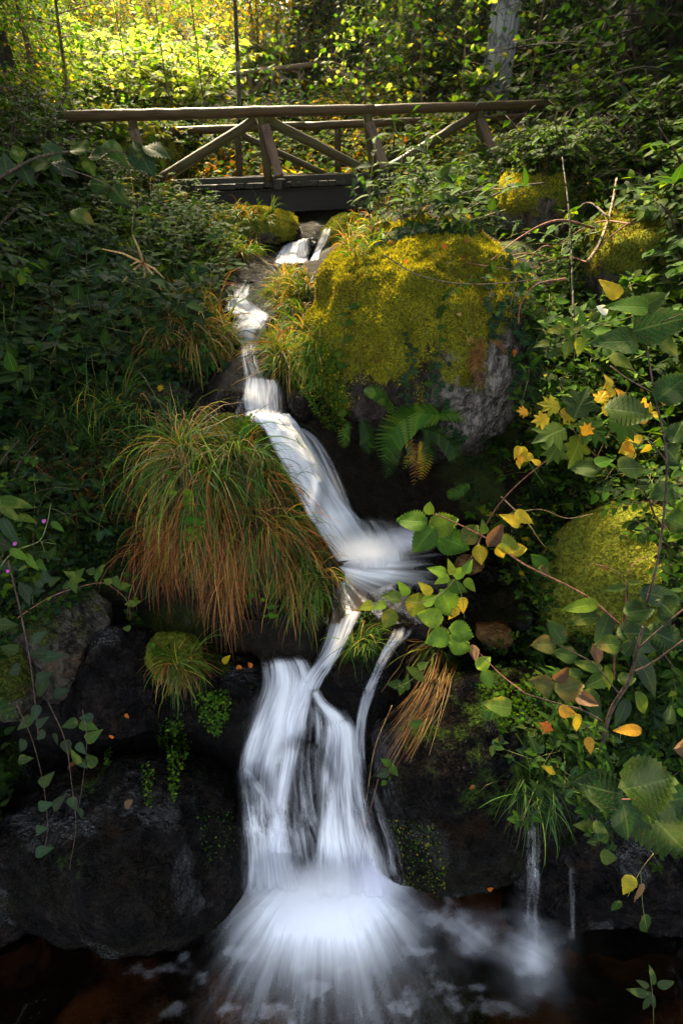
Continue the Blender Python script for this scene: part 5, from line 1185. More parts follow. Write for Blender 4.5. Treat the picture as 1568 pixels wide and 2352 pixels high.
tussock('grass_tussock', 'bright yellow-green grassy bank between the upper cascade and the big boulder', [(640, 630), (725, 625), (700, 700), (690, 800), (640, 840), (620, 790), (650, 730), (620, 680)],
        [('green_blades', 2600, 0.2, ['ygrass', 'ygrass', 'grass'], dict(droop=2.4, lean=.5, upb=.5, width=.004)), ('dry_blades', 600, 0.22, 'straw', dict(droop=2.4, lean=.4, upb=.5, width=.004))], 308, nroot=130)
tussock('grass_tussock', 'long grass hanging over the right edge of the narrow chute', [(610, 790), (680, 780), (690, 850), (640, 860)],
        [('green_blades', 350, 0.34, ['grass', 'ygrass'], dict(droop=2.8, lean=.6, upb=.2, width=.004)), ('dry_blades', 160, 0.4, 'straw', dict(droop=2.8, lean=.5, upb=.2, width=.003))], 309)
tussock('grass_tussock', 'grassy mossy bank under the left half of the bridge', [(440, 490), (630, 485), (610, 545), (580, 590), (530, 600), (480, 560)],
        [('green_blades', 1300, 0.24, ['ygrass', 'grass'], dict(droop=2.4, lean=.5, upb=.5, width=.006)), ('dry_blades', 400, 0.28, 'straw', dict(droop=2.6, lean=.4, upb=.5, width=.005))], 310, nroot=100)
tussock('grass_tussock', 'grass and dry stems on the bank right of the highest fall', [(800, 490), (880, 480), (900, 540), (820, 600), (790, 580)],
        [('green_blades', 260, 0.16, ['ygrass', 'grass'], dict(droop=2.2, lean=.5, upb=.5, width=.005)), ('dry_blades', 120, 0.18, 'straw', dict(droop=2.2, lean=.4, upb=.7, width=.004))], 311)
tussock('grass_tussock', 'small fresh green tuft hanging from the wedge-shaped rock', [(800, 1470), (850, 1465), (850, 1485), (805, 1490)],
        [('green_blades', 130, 0.2, ['ygrass', 'grass'], dict(droop=2.6, lean=.6, upb=.3, width=.002))], 312, nroot=14)
tussock('grass_tussock', 'long straw and green tuft falling across the lower right boulder', [(975, 1470), (1050, 1480), (1050, 1540), (985, 1530)],
        [('dry_blades', 230, 0.36, 'straw', dict(droop=2.6, lean=.5, upb=.1, width=.0024, dirb=(-1.2, 0, 0))), ('green_blades', 260, 0.22, ['ygrass', 'grass'], dict(droop=2.6, lean=.5, upb=.4, width=.0024))], 313, nroot=30)
tussock('grass_tussock', 'thin green grass tuft hanging from the rust-brown mossy knob', [(380, 1520), (460, 1500), (470, 1560), (400, 1580)],
        [('green_blades', 240, 0.2, ['grass', 'ygrass'], dict(droop=2.6, lean=.5, upb=.2, width=.0016)), ('dry_blades', 160, 0.16, 'rustgrass', dict(droop=2.6, lean=.5, upb=.1, width=.0018))], 314, nroot=24)
tussock('grass_tussock', 'dark green grass drooping over the thin right trickle', [(1190, 1790), (1260, 1780), (1270, 1830), (1195, 1840)],
        [('green_blades', 200, 0.22, ['darkgrass', 'grass'], dict(droop=2.6, lean=.6, upb=.2, width=.0016))], 315, nroot=20)
tussock('grass_tussock', 'grass fringe on the moss foot of the largest boulder, left side', [(690, 770), (740, 760), (730, 900), (690, 880)],
        [('green_blades', 420, 0.18, ['ygrass', 'grass'], dict(droop=2.4, lean=.6, upb=.3, width=.0018))], 316)

# ---- tree trunks that can be told apart
def one_tree(label, u, v, kw, stem, seed, name='tree', mat='leaf_far', lean=(0, 0), Y=None, single=False, cat='tree'):
    l, nn = hit(u, v)
    if Y is not None or l is None: l = P(u, v, Y)
    o = p_tree(seed, **kw).build(name, label, cat, None, single, stem_mat=stem, mat=mat, stem_name='trunk', fol='crown', loc=l)
    o.rotation_euler = (lean[0], lean[1], 0); return o
one_tree('thick pale grey tree trunk at the top right of centre', 1133, 232, dict(H=15, R=3, nb=24, lpb=50, size=0.17, pal='mid', trunk_r=0.3, low=0.45), 'bark_pale', 401, lean=(0, 0.03), Y=12.6)
one_tree('leaning dark brown tree trunk, left one of the twin trunks at upper right', 1395, 275, dict(H=12, R=2.6, nb=24, lpb=50, size=0.15, pal='dark', trunk_r=0.2, low=0.4), 'bark_dark', 402, lean=(0, 0.05), Y=8.4)
one_tree('leaning dark brown tree trunk, right one of the twin trunks at upper right', 1432, 275, dict(H=12, R=2.6, nb=24, lpb=50, size=0.15, pal='dark', trunk_r=0.14, low=0.4), 'bark_dark', 403, lean=(0, 0.04), Y=8.6)
one_tree('slim dark trunk left of the twin trunks at upper right', 1335, 300, dict(H=10, R=2, nb=20, lpb=50, size=0.15, pal='dark', trunk_r=0.11, low=0.4), 'bark_dark', 404, Y=9.0)
one_tree('young tree with pale-spotted dark trunk rising behind the bridge middle', 545, 262, dict(H=6, R=1.2, nb=24, lpb=24, size=0.13, pal=['gold', 'fresh'], trunk_r=0.045, low=0.3), 'bark_spotted', 405, Y=12)
one_tree('slim brown tree trunk standing in front of the brown outcrop', 733, 160, dict(H=9, R=1.5, nb=20, lpb=20, size=0.15, pal='fresh', trunk_r=0.12, low=0.5), 'bark_brown', 406, Y=21)
SAP = [(782, 232, 11.5, 'thin orange-stemmed sapling behind the bridge right of the far bridge'), (838, 232, 12.0, 'thin straight sapling left of the pale far boulders'), (905, 300, 10.0, 'sapling with yellow-green leaves above the third bridge post'), (968, 300, 9.8, 'tall sapling with tiered green leaves right of the third bridge post'),
       (1062, 290, 9.6, 'sapling directly left of the grey tree trunk'), (1205, 280, 9.0, 'sapling right of the grey tree trunk'), (300, 240, 12.5, 'sapling with dark stem above the pale shrubs'), (640, 240, 12.5, 'sapling with drooping pale leaves beside the far bridge'), (470, 235, 12.2, 'sunlit sapling below the sun glow'), (385, 200, 13.5, 'slim sapling left of the sun glow')]
for i, (u, v, Y, l) in enumerate(SAP):
    one_tree(l, u, v, dict(H=3.4 + (i % 3) * .5, R=0.6, nb=34, lpb=12, size=0.09, pal=['fresh', 'mid', 'mid', 'yellowing'] if i % 2 else ['fresh', 'pale', 'fresh'], trunk_r=0.014, low=0.12, tpl='smallmaple', flat=0.2), 'bark_brown', 420 + i, name='sapling', Y=Y, mat='leaf_far')

# ---- hero branches, given leaf by leaf
CR, CU, CF = np.array([1.0, 0, 0]), np.array([0, SP, CP]), np.array([0, CP, -SP])
def hero(name, label, cat, stems, leaves, Y0, stem_mat='twig_dark', mat='leaf_large', seed=1, vary=0.04, child='stem'):
    r = random.Random(seed); root = P(*(stems[0][0][0] if stems else (leaves[0][0], leaves[0][1], Y0)))
    o = empty(name, root, label, cat); ro = np.array(root)
    for pts, r0, r1 in stems:
        g = Geo(); W = cat_pts([tuple(P(*p)) for p in pts], 5 * len(pts)) - ro; tube(g, W, np.linspace(r0, r1, len(W)), (0.5,) * 3, 6); link(child, g.mesh(child, stem_mat), o)
    for L in leaves:
        u, v, ln, ang, tpl, pal = L[:6]; Y = L[6] if len(L) > 6 else Y0 + r.uniform(-vary, vary)
        ang = math.radians(ang); til = r.uniform(-0.25, 0.35)
        d = CR * math.cos(ang) + CU * math.sin(ang); d = d * math.cos(til) - CF * math.sin(til)
        up = -CF * 0.9 + np.array([r.gauss(0, .28), 0, 0.45 + r.gauss(0, .2)])
        sz = ln * mpp(v, Y) * 1.05; c = np.array(P(u, v, Y)) - ro; b = c - d * sz * 0.5
        M = frame_of(d, up) * sz
        M4 = Matrix([list(M[0]) + [b[0]], list(M[1]) + [b[1]], list(M[2]) + [b[2]], [0, 0, 0, 1]])
        link('leaf', leaf_mesh(tpl, pal, r.randrange(len(PAL[pal])), mat), o, M=M4)
    return o
def petioles(): pass
A, BO, BL = 'alder', 'bigovate', 'biglance'
hero('alder_branch', 'near alder branch with large ribbed green leaves at the lower right edge', 'branch', [([(1640, 1800, .36), (1568, 1820, .36), (1490, 1834, .355), (1425, 1836, .35)], .0016, .001)],
     [(1378, 1812, 112, 162, A, 'alder'), (1500, 1800, 155, 4, A, 'alder'), (1442, 1885, 110, -72, A, 'alder'), (1530, 1912, 165, -48, A, 'alder'), (1545, 1840, 120, 12, A, 'alder'), (1490, 1870, 120, -60, A, 'alder')], .35, 'twig_red', seed=501, vary=.015)
hero('leaf', 'brown curled dead leaf at the right edge above the near alder branch', 'leaf', [], [(1543, 1712, 90, 165, 'curled', 'brownleaf')], .5)
hero('alder_branch', 'alder twig reaching left over the middle pool with ribbed green and pinkish leaves', 'branch',
     [([(1480, 1475, 1.08), (1430, 1441, 1.1), (1342, 1367, 1.15), (1206, 1298, 1.22), (1140, 1250, 1.25), (1075, 1215, 1.27), (1010, 1185, 1.28), (985, 1178, 1.28)], .004, .0015)],
     [(945, 1195, 68, 172, A, 'fresh'), (1020, 1203, 72, 20, A, 'fresh'), (972, 1240, 74, -130, A, 'fresh'), (1040, 1245, 84, -18, A, 'fresh'), (1082, 1225, 58, 45, A, 'alderold'), (1132, 1232, 52, 60, 'curled', 'brownleaf'), (1168, 1250, 60, -10, A, 'yellowing'), (1102, 1274, 44, -80, A, 'yellow'),
      (1172, 1192, 50, 150, BO, 'yellowing'), (1205, 1190, 50, -25, BO, 'yellow'), (985, 1168, 30, 90, 'round', 'fresh'), (1238, 1292, 46, 130, A, 'fresh'), (1252, 1312, 36, -20, A, 'alderold'), (1150, 1268, 34, -60, A, 'yellow'), (1190, 1262, 40, 10, A, 'yellow'), (1110, 1210, 34, 100, BO, 'yellowing')], 1.25, 'twig_red', seed=502)
hero('bramble', 'yellow-green bramble spray trailing over the dark rock shelf at the middle pool', 'bramble',
     [([(1100, 1250, 1.5), (1075, 1290, 1.5), (1045, 1330, 1.5), (1010, 1365, 1.5), (960, 1385, 1.5), (900, 1378, 1.5), (840, 1392, 1.5)], .003, .0012), ([(1045, 1330, 1.5), (1060, 1370, 1.5), (1066, 1420, 1.45)], .002, .001)],
     [(1002, 1310, 42, 160, BO, 'lime'), (1035, 1302, 36, 100, BO, 'lime'), (1062, 1312, 46, 30, BO, 'lime'), (1052, 1350, 50, -20, BO, 'fresh'), (1014, 1332, 36, -150, BO, 'lime'), (1080, 1345, 36, -50, BO, 'fresh'), (954, 1392, 62, -100, A, 'yellowing'), (990, 1376, 42, 30, BO, 'lime'), (1028, 1388, 74, -60, A, 'lime'),
      (897, 1370, 46, 170, BO, 'yellowing'), (838, 1393, 38, 200, BO, 'lime'), (893, 1422, 48, -120, A, 'yellowing'), (1062, 1392, 40, -80, BO, 'yellow'), (1040, 1410, 36, -120, BO, 'yellow'), (925, 1350, 40, 120, BO, 'lime'), (975, 1350, 40, 130, BO, 'yellowing'), (870, 1392, 34, -160, BO, 'lime'), (1075, 1300, 34, 60, BO, 'lime')], 1.5, 'stem_green', seed=503)
hero('alder_branch', 'alder twig with pale yellow-green blotched leaves below the yellow-green bramble spray', 'branch',
     [([(1206, 1593, 1.0), (1150, 1550, 1.05), (1100, 1500, 1.1), (1040, 1455, 1.12), (985, 1420, 1.14)], .0025, .001)],
     [(988, 1418, 58, 165, A, 'lime'), (1062, 1452, 64, -15, A, 'lime'), (1005, 1466, 58, -160, A, 'lime'), (1058, 1480, 66, -20, A, 'lime'), (1110, 1522, 40, 40, A, 'lime'), (1120, 1560, 44, -60, A, 'lime'), (1140, 1620, 66, 170, BO, 'yellowing'), (1085, 1500, 36, -90, 'curled', 'brownleaf')], 1.1, 'twig_red', seed=504)
hero('alder_branch', 'alder bush with brown stem and blotched round leaves in front of the low moss boulder', 'shrub',
     [([(1375, 1760, 1.02), (1384, 1702, 1.0), (1402, 1633, 1.0), (1440, 1570, .98), (1451, 1540, .98), (1465, 1480, .97), (1475, 1440, .97)], .009, .004), ([(1381, 1656, 1.0), (1335, 1630, 1.0), (1291, 1619, 1.0), (1206, 1593, 1.0)], .004, .002),
      ([(1423, 1596, .99), (1367, 1529, 1.0), (1326, 1503, 1.0), (1277, 1480, 1.0)], .0028, .0012), ([(1451, 1545, .98), (1500, 1520, .96), (1568, 1470, .94)], .003, .002), ([(1409, 1513, 1.05), (1425, 1460, 1.05), (1439, 1400, 1.06), (1439, 1337, 1.08)], .003, .002),
      ([(1465, 1490, .97), (1520, 1440, .95), (1568, 1400, .94)], .003, .002)],
     [(1250, 1480, 56, 175, A, 'alderold'), (1278, 1452, 58, 120, A, 'alderold'), (1469, 1402, 68, 10, A, 'alder'), (1460, 1455, 76, 5, A, 'alder'), (1538, 1402, 78, -35, A, 'alder'), (1533, 1466, 92, -20, A, 'alder'), (1298, 1503, 50, 170, A, 'alderold'), (1310, 1580, 72, 10, A, 'alderold'), (1247, 1573, 62, 150, A, 'alderold'),
      (1397, 1480, 56, 178, A, 'alderold'), (1446, 1485, 46, 60, A, 'alder'), (1340, 1605, 50, -25, 'curled', 'brownleaf'), (1286, 1545, 46, 60, 'curled', 'brownleaf'), (1362, 1498, 40, -80, 'curled', 'brownleaf'), (1305, 1636, 44, -10, BO, 'yellow'), (1326, 1664, 48, -70, BO, 'yellowing'), (1446, 1677, 60, 175, BL, 'yellow'), (1538, 1642, 40, 60, A, 'alder'), (1440, 1560, 40, 10, A, 'alder')], 1.0, 'twig_dark', seed=505)
hero('balsam', 'tall herb with long toothed dark leaves and drooping seed pods before the low moss boulder', 'wild plant',
     [([(1409, 1560, 1.15), (1412, 1480, 1.15), (1432, 1420, 1.15), (1439, 1340, 1.15)], .004, .003), ([(1439, 1340, 1.15), (1410, 1310, 1.15), (1360, 1295, 1.15), (1345, 1305, 1.15)], .0016, .001), ([(1439, 1340, 1.15), (1450, 1300, 1.15), (1480, 1280, 1.15), (1492, 1290, 1.15)], .0016, .001)],
     [(1386, 1448, 84, -110, BL, 'teal'), (1344, 1420, 76, 195, BL, 'mid'), (1335, 1392, 74, 190, BL, 'fresh'), (1526, 1372, 110, -12, BL, 'teal'), (1494, 1552, 125, -52, BL, 'teal'), (1365, 1621, 74, -60, BO, 'mid'), (1367, 1566, 60, -160, BO, 'mid'), (1500, 1478, 90, 8, BL, 'teal'), (1416, 1350, 46, 190, 'lance', 'yellowing'), (1458, 1338, 30, 10, 'lance', 'yellowing'), (1400, 1560, 60, -70, BL, 'mid'),
      (1430, 1640, 70, -110, BL, 'teal'), (1480, 1620, 80, -50, BL, 'mid'), (1350, 1530, 60, 170, BL, 'mid'), (1318, 1545, 50, 160, BL, 'mid'), (1345, 1312, 12, -90, 'lance', 'yellowing'), (1352, 1308, 12, -80, 'lance', 'yellowing'), (1493, 1300, 14, -90, 'lance', 'yellowing'), (1500, 1308, 12, -80, 'lance', 'yellowing')], 1.12, 'twig_red', seed=506)
hero('alder_branch', 'dark upright alder stem with large ribbed leaves along the right edge', 'branch',
     [([(1480, 1400, 1.05), (1513, 1263, 1.1), (1530, 1060, 1.15), (1502, 905, 1.2), (1477, 753, 1.25), (1470, 700, 1.27)], .004, .0018), ([(1502, 905, 1.2), (1440, 870, 1.25), (1400, 840, 1.3)], .002, .001), ([(1477, 770, 1.25), (1520, 740, 1.2), (1568, 720, 1.15)], .002, .001), ([(1530, 1060, 1.15), (1480, 1010, 1.2), (1440, 1075, 1.2)], .002, .001)],
     [(1411, 781, 110, 178, BO, 'alder'), (1529, 740, 130, 12, BO, 'alder'), (1547, 888, 92, 40, A, 'alder'), (1447, 942, 104, -8, A, 'alder'), (1344, 1073, 64, 175, A, 'alder'), (1389, 1058, 48, 20, BO, 'fresh'), (1459, 1073, 90, 5, BO, 'mid'), (1547, 1046, 72, -30, A, 'alder'), (1556, 990, 60, 60, A, 'alder'), (1540, 800, 60, -40, BO, 'mid'), (1430, 830, 60, -30, BO, 'mid'), (1520, 1130, 60, 200, A, 'alder'), (1560, 1200, 70, -20, A, 'mid'), (1500, 690, 80, 30, BO, 'alder'), (1440, 700, 90, 170, BO, 'fresh'), (1400, 660, 60, 130, BO, 'yellowing')], 1.2, 'twig_dark', seed=507)
hero('maple_sapling', 'maple spray with green leaves blotched yellow and black-spotted right of the big boulder', 'sapling',
     [([(1400, 1090, 1.95), (1370, 1050, 1.95), (1330, 1010, 1.95), (1300, 960, 1.95), (1260, 940, 1.95)], .003, .0015), ([(1370, 1050, 1.95), (1400, 990, 1.95), (1430, 960, 1.95)], .002, .001)],
     [(1261, 930, 54, 165, 'maple', 'yellowing'), (1334, 922, 80, 70, 'maple', 'mid'), (1261, 997, 84, 200, 'maple', 'yellowing'), (1365, 991, 84, -40, 'maple', 'mid'), (1350, 988, 38, 10, 'maple', 'yellow'), (1441, 976, 84, -20, 'maple', 'mid'), (1322, 1037, 80, -100, 'maple', 'mid'), (1304, 955, 44, -30, 'maple', 'yellow'), (1240, 965, 40, 190, 'maple', 'yellow'), (1200, 945, 30, 170, 'maple', 'yellow'),
      (1270, 1040, 60, -120, 'maple', 'mid'), (1400, 940, 40, 20, 'maple', 'yellow'), (1380, 910, 34, 60, 'maple', 'yellow'), (1450, 930, 40, 40, 'maple', 'yellowing')], 1.92, 'twig_red', seed=508)
hero('bramble', 'yellow-tipped bramble leaves hanging right of the big boulder under the white leaf', 'bramble',
     [([(1500, 700, 2.2), (1440, 730, 2.25), (1380, 745, 2.25), (1330, 760, 2.25), (1280, 790, 2.25)], .002, .001)],
     [(1301, 737, 40, 160, BO, 'fresh'), (1274, 757, 40, 185, BO, 'yellowing'), (1337, 726, 38, 80, BO, 'fresh'), (1331, 797, 42, -95, BO, 'yellowing'), (1301, 805, 38, -100, BO, 'yellowing'), (1328, 749, 30, 30, BO, 'mid'), (1243, 790, 36, 190, BO, 'mid'), (1301, 768, 34, -60, BO, 'mid'), (1353, 766, 38, 0, BO, 'fresh'), (1383, 757, 40, 10, BO, 'fresh'), (1370, 725, 36, 40, BO, 'mid'), (1270, 812, 34, 200, BO, 'mid')], 2.22, 'stem_green', seed=509)
hero('leaf', 'single white leaf standing out among the green right of the big boulder', 'leaf', [], [(1383, 711, 30, 150, 'round', 'white')], 2.0, mat='leaf')
hero('leaf', 'yellow fallen leaf caught in the maple spray', 'leaf', [], [(1348, 985, 34, 60, 'smallmaple', 'yellow')], 1.85, mat='leaf')
for i, (u, v, p, l) in enumerate([(1207, 1050, 'yellow', 'cluster of bright yellow leaves low beside the big boulder foot'), (1400, 892, 'yellow', 'bright yellow leaflets above the maple spray'), (1500, 930, 'yellow', 'thin bright yellow leaves by the upright alder stem'), (1460, 1020, 'yellow', 'yellow leaves below the maple spray at right')]):
    r = random.Random(60 + i)
    hero('autumn_leaves', l, 'leaves', [([(u + 40, v + 60, 1.9), (u + 15, v + 25, 1.9), (u, v, 1.9)], .0015, .0008)], [(u + r.uniform(-30, 30), v + r.uniform(-28, 28), r.uniform(22, 36), r.uniform(0, 360), BO, p) for _ in range(6)], 1.88, 'stem_green', seed=60 + i)
# left side
hero('hazel_branch', 'near hazel branch with broad pale-backed green leaves before the left bridge posts', 'branch',
     [([(-40, 430, 1.9), (0, 408, 1.92), (82, 364, 1.95), (154, 349, 2.0), (226, 346, 2.0), (290, 350, 2.0)], .006, .0015), ([(82, 364, 1.95), (150, 385, 1.95), (240, 420, 1.95), (275, 445, 1.95)], .002, .001)],
     [(270, 354, 66, -40, 'bigovate', 'alder'), (330, 366, 80, -60, A, 'teal'), (360, 345, 62, -20, A, 'alder'), (313, 338, 44, 110, A, 'mid'), (226, 351, 48, 10, A, 'alder'), (180, 338, 58, 160, A, 'alder'), (118, 345, 48, 150, A, 'teal'), (90, 377, 52, -150, A, 'alder'), (149, 387, 56, -20, A, 'teal'), (228, 423, 50, -10, A, 'alder'), (272, 448, 54, -50, A, 'alder'), (190, 497, 52, -25, A, 'alderold'), (12, 380, 56, 100, A, 'teal'), (60, 400, 50, -60, A, 'teal'), (205, 380, 40, -70, A, 'mid'), (40, 350, 44, 120, A, 'mid')], 1.97, 'twig_dark', seed=520)
hero('bramble', 'lit bramble shoot with rounded green leaflets arching over the wet channel at left', 'bramble',
     [([(30, 1430, 1.5), (51, 1412, 1.5), (128, 1366, 1.5), (226, 1339, 1.5), (264, 1353, 1.5), (292, 1381, 1.5), (300, 1420, 1.5)], .0022, .001)],
     [(160, 1318, 28, 150, BO, 'mid'), (184, 1315, 28, 40, BO, 'mid'), (170, 1348, 30, -70, BO, 'mid'), (150, 1345, 30, 200, BO, 'mid'), (178, 1331, 30, 0, BO, 'mid'), (206, 1311, 28, 170, BO, 'mid'), (232, 1306, 26, 60, BO, 'mid'), (223, 1324, 26, -110, BO, 'mid'), (246, 1334, 26, 160, BO, 'mid'), (268, 1340, 34, -60, BO, 'mid'), (288, 1345, 26, 5, BO, 'mid'), (296, 1386, 22, 190, BO, 'mid'), (312, 1384, 24, 20, BO, 'mid'), (114, 1374, 12, 40, BO, 'fresh'),
      (290, 1443, 22, 180, BO, 'yellowing')], 1.5, 'twig_red', seed=521)
hero('bramble', 'dark bramble cane with large shaded leaflets running down the left edge', 'bramble',
     [([(20, 1290, 1.35), (40, 1370, 1.33), (55, 1440, 1.3), (70, 1520, 1.25), (80, 1600, 1.2), (90, 1700, 1.1)], .004, .0025)],
     [(103, 1322, 34, 110, BO, 'teal'), (88, 1340, 34, 190, BO, 'dark'), (124, 1333, 32, 30, BO, 'dark'), (54, 1352, 42, 130, BO, 'teal'), (80, 1357, 40, 0, BO, 'teal'), (64, 1377, 28, -80, BO, 'teal'), (15, 1435, 46, 0, BO, 'dark'), (90, 1461, 40, 40, BO, 'teal'), (85, 1500, 42, 175, BO, 'teal'), (106, 1486, 36, 60, BO, 'dark'), (122, 1508, 42, 5, BO, 'teal'), (103, 1553, 40, 20, BO, 'teal'), (95, 1580, 46, -100, BO, 'dark'), (30, 1540, 44, 200, BO, 'dark'), (20, 1490, 40, 160, BO, 'dark'), (140, 1590, 36, 20, BO, 'teal')], 1.3, 'twig_dark', seed=522)
r = random.Random(77)
LLV = [(56, 1662), (97, 1657), (154, 1718), (187, 1721), (172, 1738), (59, 1744), (92, 1690), (159, 1664), (197, 1649), (205, 1668), (169, 1849), (136, 1841), (105, 1850), (102, 1954), (156, 2100), (205, 2013), (108, 1790), (128, 1700), (50, 1715), (190, 1755), (80, 1640), (215, 1690), (185, 1870), (145, 2055), (176, 2060), (208, 1745), (95, 1905)]
hero('bramble', 'dark glossy bramble leaves hanging in the lower left shade beside the large wet boulder', 'bramble',
     [([(40, 1620, 1.0), (75, 1700, .98), (100, 1800, .92), (110, 1900, .86), (100, 1960, .82)], .002, .001), ([(110, 1610, 1.0), (150, 1700, .96), (165, 1800, .9), (175, 1900, .85), (160, 2000, .78), (156, 2090, .72)], .002, .001), ([(190, 1630, 1.0), (200, 1700, .97), (190, 1800, .92), (180, 1860, .88)], .0015, .001)],
     [(u, v, r.uniform(30, 42), r.uniform(120, 420), BO, r.choice(['teal', 'dark', 'teal', 'mid']), 1.0 - (v - 1650) * 0.00058) for u, v in LLV], .95, 'twig_dark', seed=523)
hero('balsam', 'balsam with small pink flowers and drooping leaves at the left edge', 'wild plant',
     [([(-10, 1330, 1.35), (10, 1290, 1.35), (41, 1263, 1.36), (90, 1243, 1.37), (108, 1205, 1.38), (118, 1155, 1.4)], .003, .0012), ([(90, 1243, 1.37), (130, 1250, 1.37)], .001, .0008), ([(-10, 1330, 1.35), (-5, 1250, 1.33), (0, 1150, 1.32)], .003, .002)],
     [(33, 1153, 68, -8, BL, 'mid'), (18, 1175, 64, -45, BL, 'mid'), (20, 1222, 66, -70, BL, 'teal'), (5, 1250, 60, -30, BL, 'dark'), (62, 1190, 40, -20, BL, 'mid'), (131, 1208, 34, -35, BL, 'fresh'), (45, 1275, 44, -40, BL, 'fresh'), (70, 1290, 44, -55, BL, 'fresh'), (95, 1300, 34, -50, BO, 'fresh'), (10, 1300, 50, -20, BL, 'teal'), (50, 1305, 24, 200, BL, 'mid')], 1.36, 'stem_green', seed=524)
fo_ = [o for o in COL.objects if o.get('label', '').startswith('balsam with small pink')][0]
for (u, v) in [(101, 1197), (34, 1249), (18, 1312)]:
    g = Geo(); c = np.array(P(u, v, 1.33)) - np.array(fo_.location)
    for k in range(5):
        a = k * 1.256; g.inst(TPL['round'], frame_of(CR * math.cos(a) + CU * math.sin(a), -CF)[None] * 0.008, c[None], np.array([[0.6, 0.06, 0.4]]))
    tube(g, [c, c + CF * 0.012 + CU * .004], [.004, .0015], (0.5, 0.05, 0.3), 6)
    link('flower', g.mesh('flower', 'flower_pink'), fo_)
# over the lower right boulder
hero('bramble', 'five bramble leaflets on the wet boulder beside the side stream', 'bramble', [([(1000, 1500, 1.3), (975, 1530, 1.3), (940, 1565, 1.28), (905, 1580, 1.26)], .0015, .001)],
     [(946, 1540, 32, 150, BO, 'mid'), (965, 1556, 34, -50, BO, 'mid'), (933, 1567, 32, 80, BO, 'mid'), (904, 1572, 34, 175, BO, 'mid'), (921, 1588, 28, -100, BO, 'mid'), (972, 1527, 28, 30, BO, 'mid')], 1.27, 'stem_green', seed=530)
hero('bramble', 'three green leaflets in the middle of the falling straw on the lower right boulder', 'bramble', [([(1010, 1560, 1.25), (985, 1620, 1.2), (955, 1668, 1.15)], .0012, .0008)],
     [(931, 1672, 32, 180, BO, 'mid'), (958, 1662, 32, 20, BO, 'mid'), (954, 1686, 32, -70, BO, 'mid')], 1.13, 'stem_green', seed=531)
hero('bramble', 'small leafy shoot at the left rim of the lower right boulder', 'bramble', [([(930, 1700, 1.12), (905, 1750, 1.08), (885, 1775, 1.05)], .0012, .0008)],
     [(877, 1778, 32, 200, BO, 'teal'), (906, 1772, 28, -50, BO, 'mid'), (885, 1750, 26, 150, BO, 'fresh'), (900, 1795, 22, -90, BO, 'fresh'), (880, 1800, 20, -120, BO, 'fresh')], 1.04, 'stem_green', seed=532)
hero('bramble', 'yellow black-speckled bramble leaves hanging over the thin right trickle', 'bramble',
     [([(1340, 1720, 1.02), (1300, 1770, .98), (1275, 1820, .94), (1275, 1870, .9)], .0015, .001), ([(1300, 1770, .98), (1250, 1770, .97), (1226, 1790, .96)], .0012, .0008)],
     [(1226, 1793, 26, 180, BO, 'yellow'), (1246, 1826, 30, -60, BO, 'yellow'), (1254, 1855, 32, -110, BO, 'yellow'), (1290, 1762, 36, 10, BO, 'yellow'), (1259, 1766, 32, 170, BO, 'yellow'), (1305, 1792, 34, 60, BO, 'yellowing'), (1269, 1836, 28, 190, BO, 'fresh'), (1292, 1823, 28, 0, BO, 'fresh'), (1277, 1808, 34, 130, BO, 'mid'), (1290, 1838, 28, -30, BO, 'fresh'), (1269, 1872, 26, -100, BO, 'yellow'), (1287, 1869, 24, -50, BO, 'yellow'), (1260, 1880, 22, 200, BO, 'yellow'), (1320, 1812, 30, 0, BO, 'fresh')], .94, 'stem_green', seed=533, vary=.03)
hero('leaf', 'elongated yellow leaf hanging below the alder bush', 'leaf', [], [(1354, 1714, 38, -80, BO, 'yellow')], .95)
hero('shoot', 'hanging shoot with one yellow and one brown leaf in the black lower right', 'wild plant', [([(1500, 1960, .62), (1470, 2000, .6), (1440, 2060, .57)], .001, .0008), ([(1470, 2000, .6), (1475, 2080, .56), (1484, 2130, .54)], .001, .0008)],
     [(1441, 2036, 50, -110, BO, 'yellowing'), (1467, 2058, 60, -80, BO, 'brownleaf'), (1484, 2128, 58, -60, BO, 'mid'), (1413, 2084, 36, -110, BO, 'mid'), (1341, 1897, 46, 175, BO, 'mid', .75), (1400, 1970, 46, -10, BO, 'mid', .68), (1380, 1905, 40, -30, BO, 'mid', .72)], .57, 'stem_green', seed=534, vary=.01)
hero('nettle', 'small dark nettle with drooping catkins at the bottom right corner', 'wild plant', [([(1500, 2352, .36), (1498, 2290, .38), (1490, 2230, .4)], .001, .0008)],
     [(1466, 2282, 44, 180, BL, 'mid'), (1500, 2300, 40, -60, BL, 'dark'), (1484, 2310, 36, -100, BL, 'dark'), (1500, 2245, 40, 95, BL, 'mid'), (1530, 2262, 40, 10, BL, 'dark'), (1478, 2262, 30, 150, BL, 'dark')], .385, 'stem_green', seed=535, vary=.01)
hero('leaf', 'orange leaf lit among the herbs above the lower right fern', 'leaf', [], [(1254, 1672, 32, -120, 'smallmaple', 'orange')], 1.02, mat='leaf')

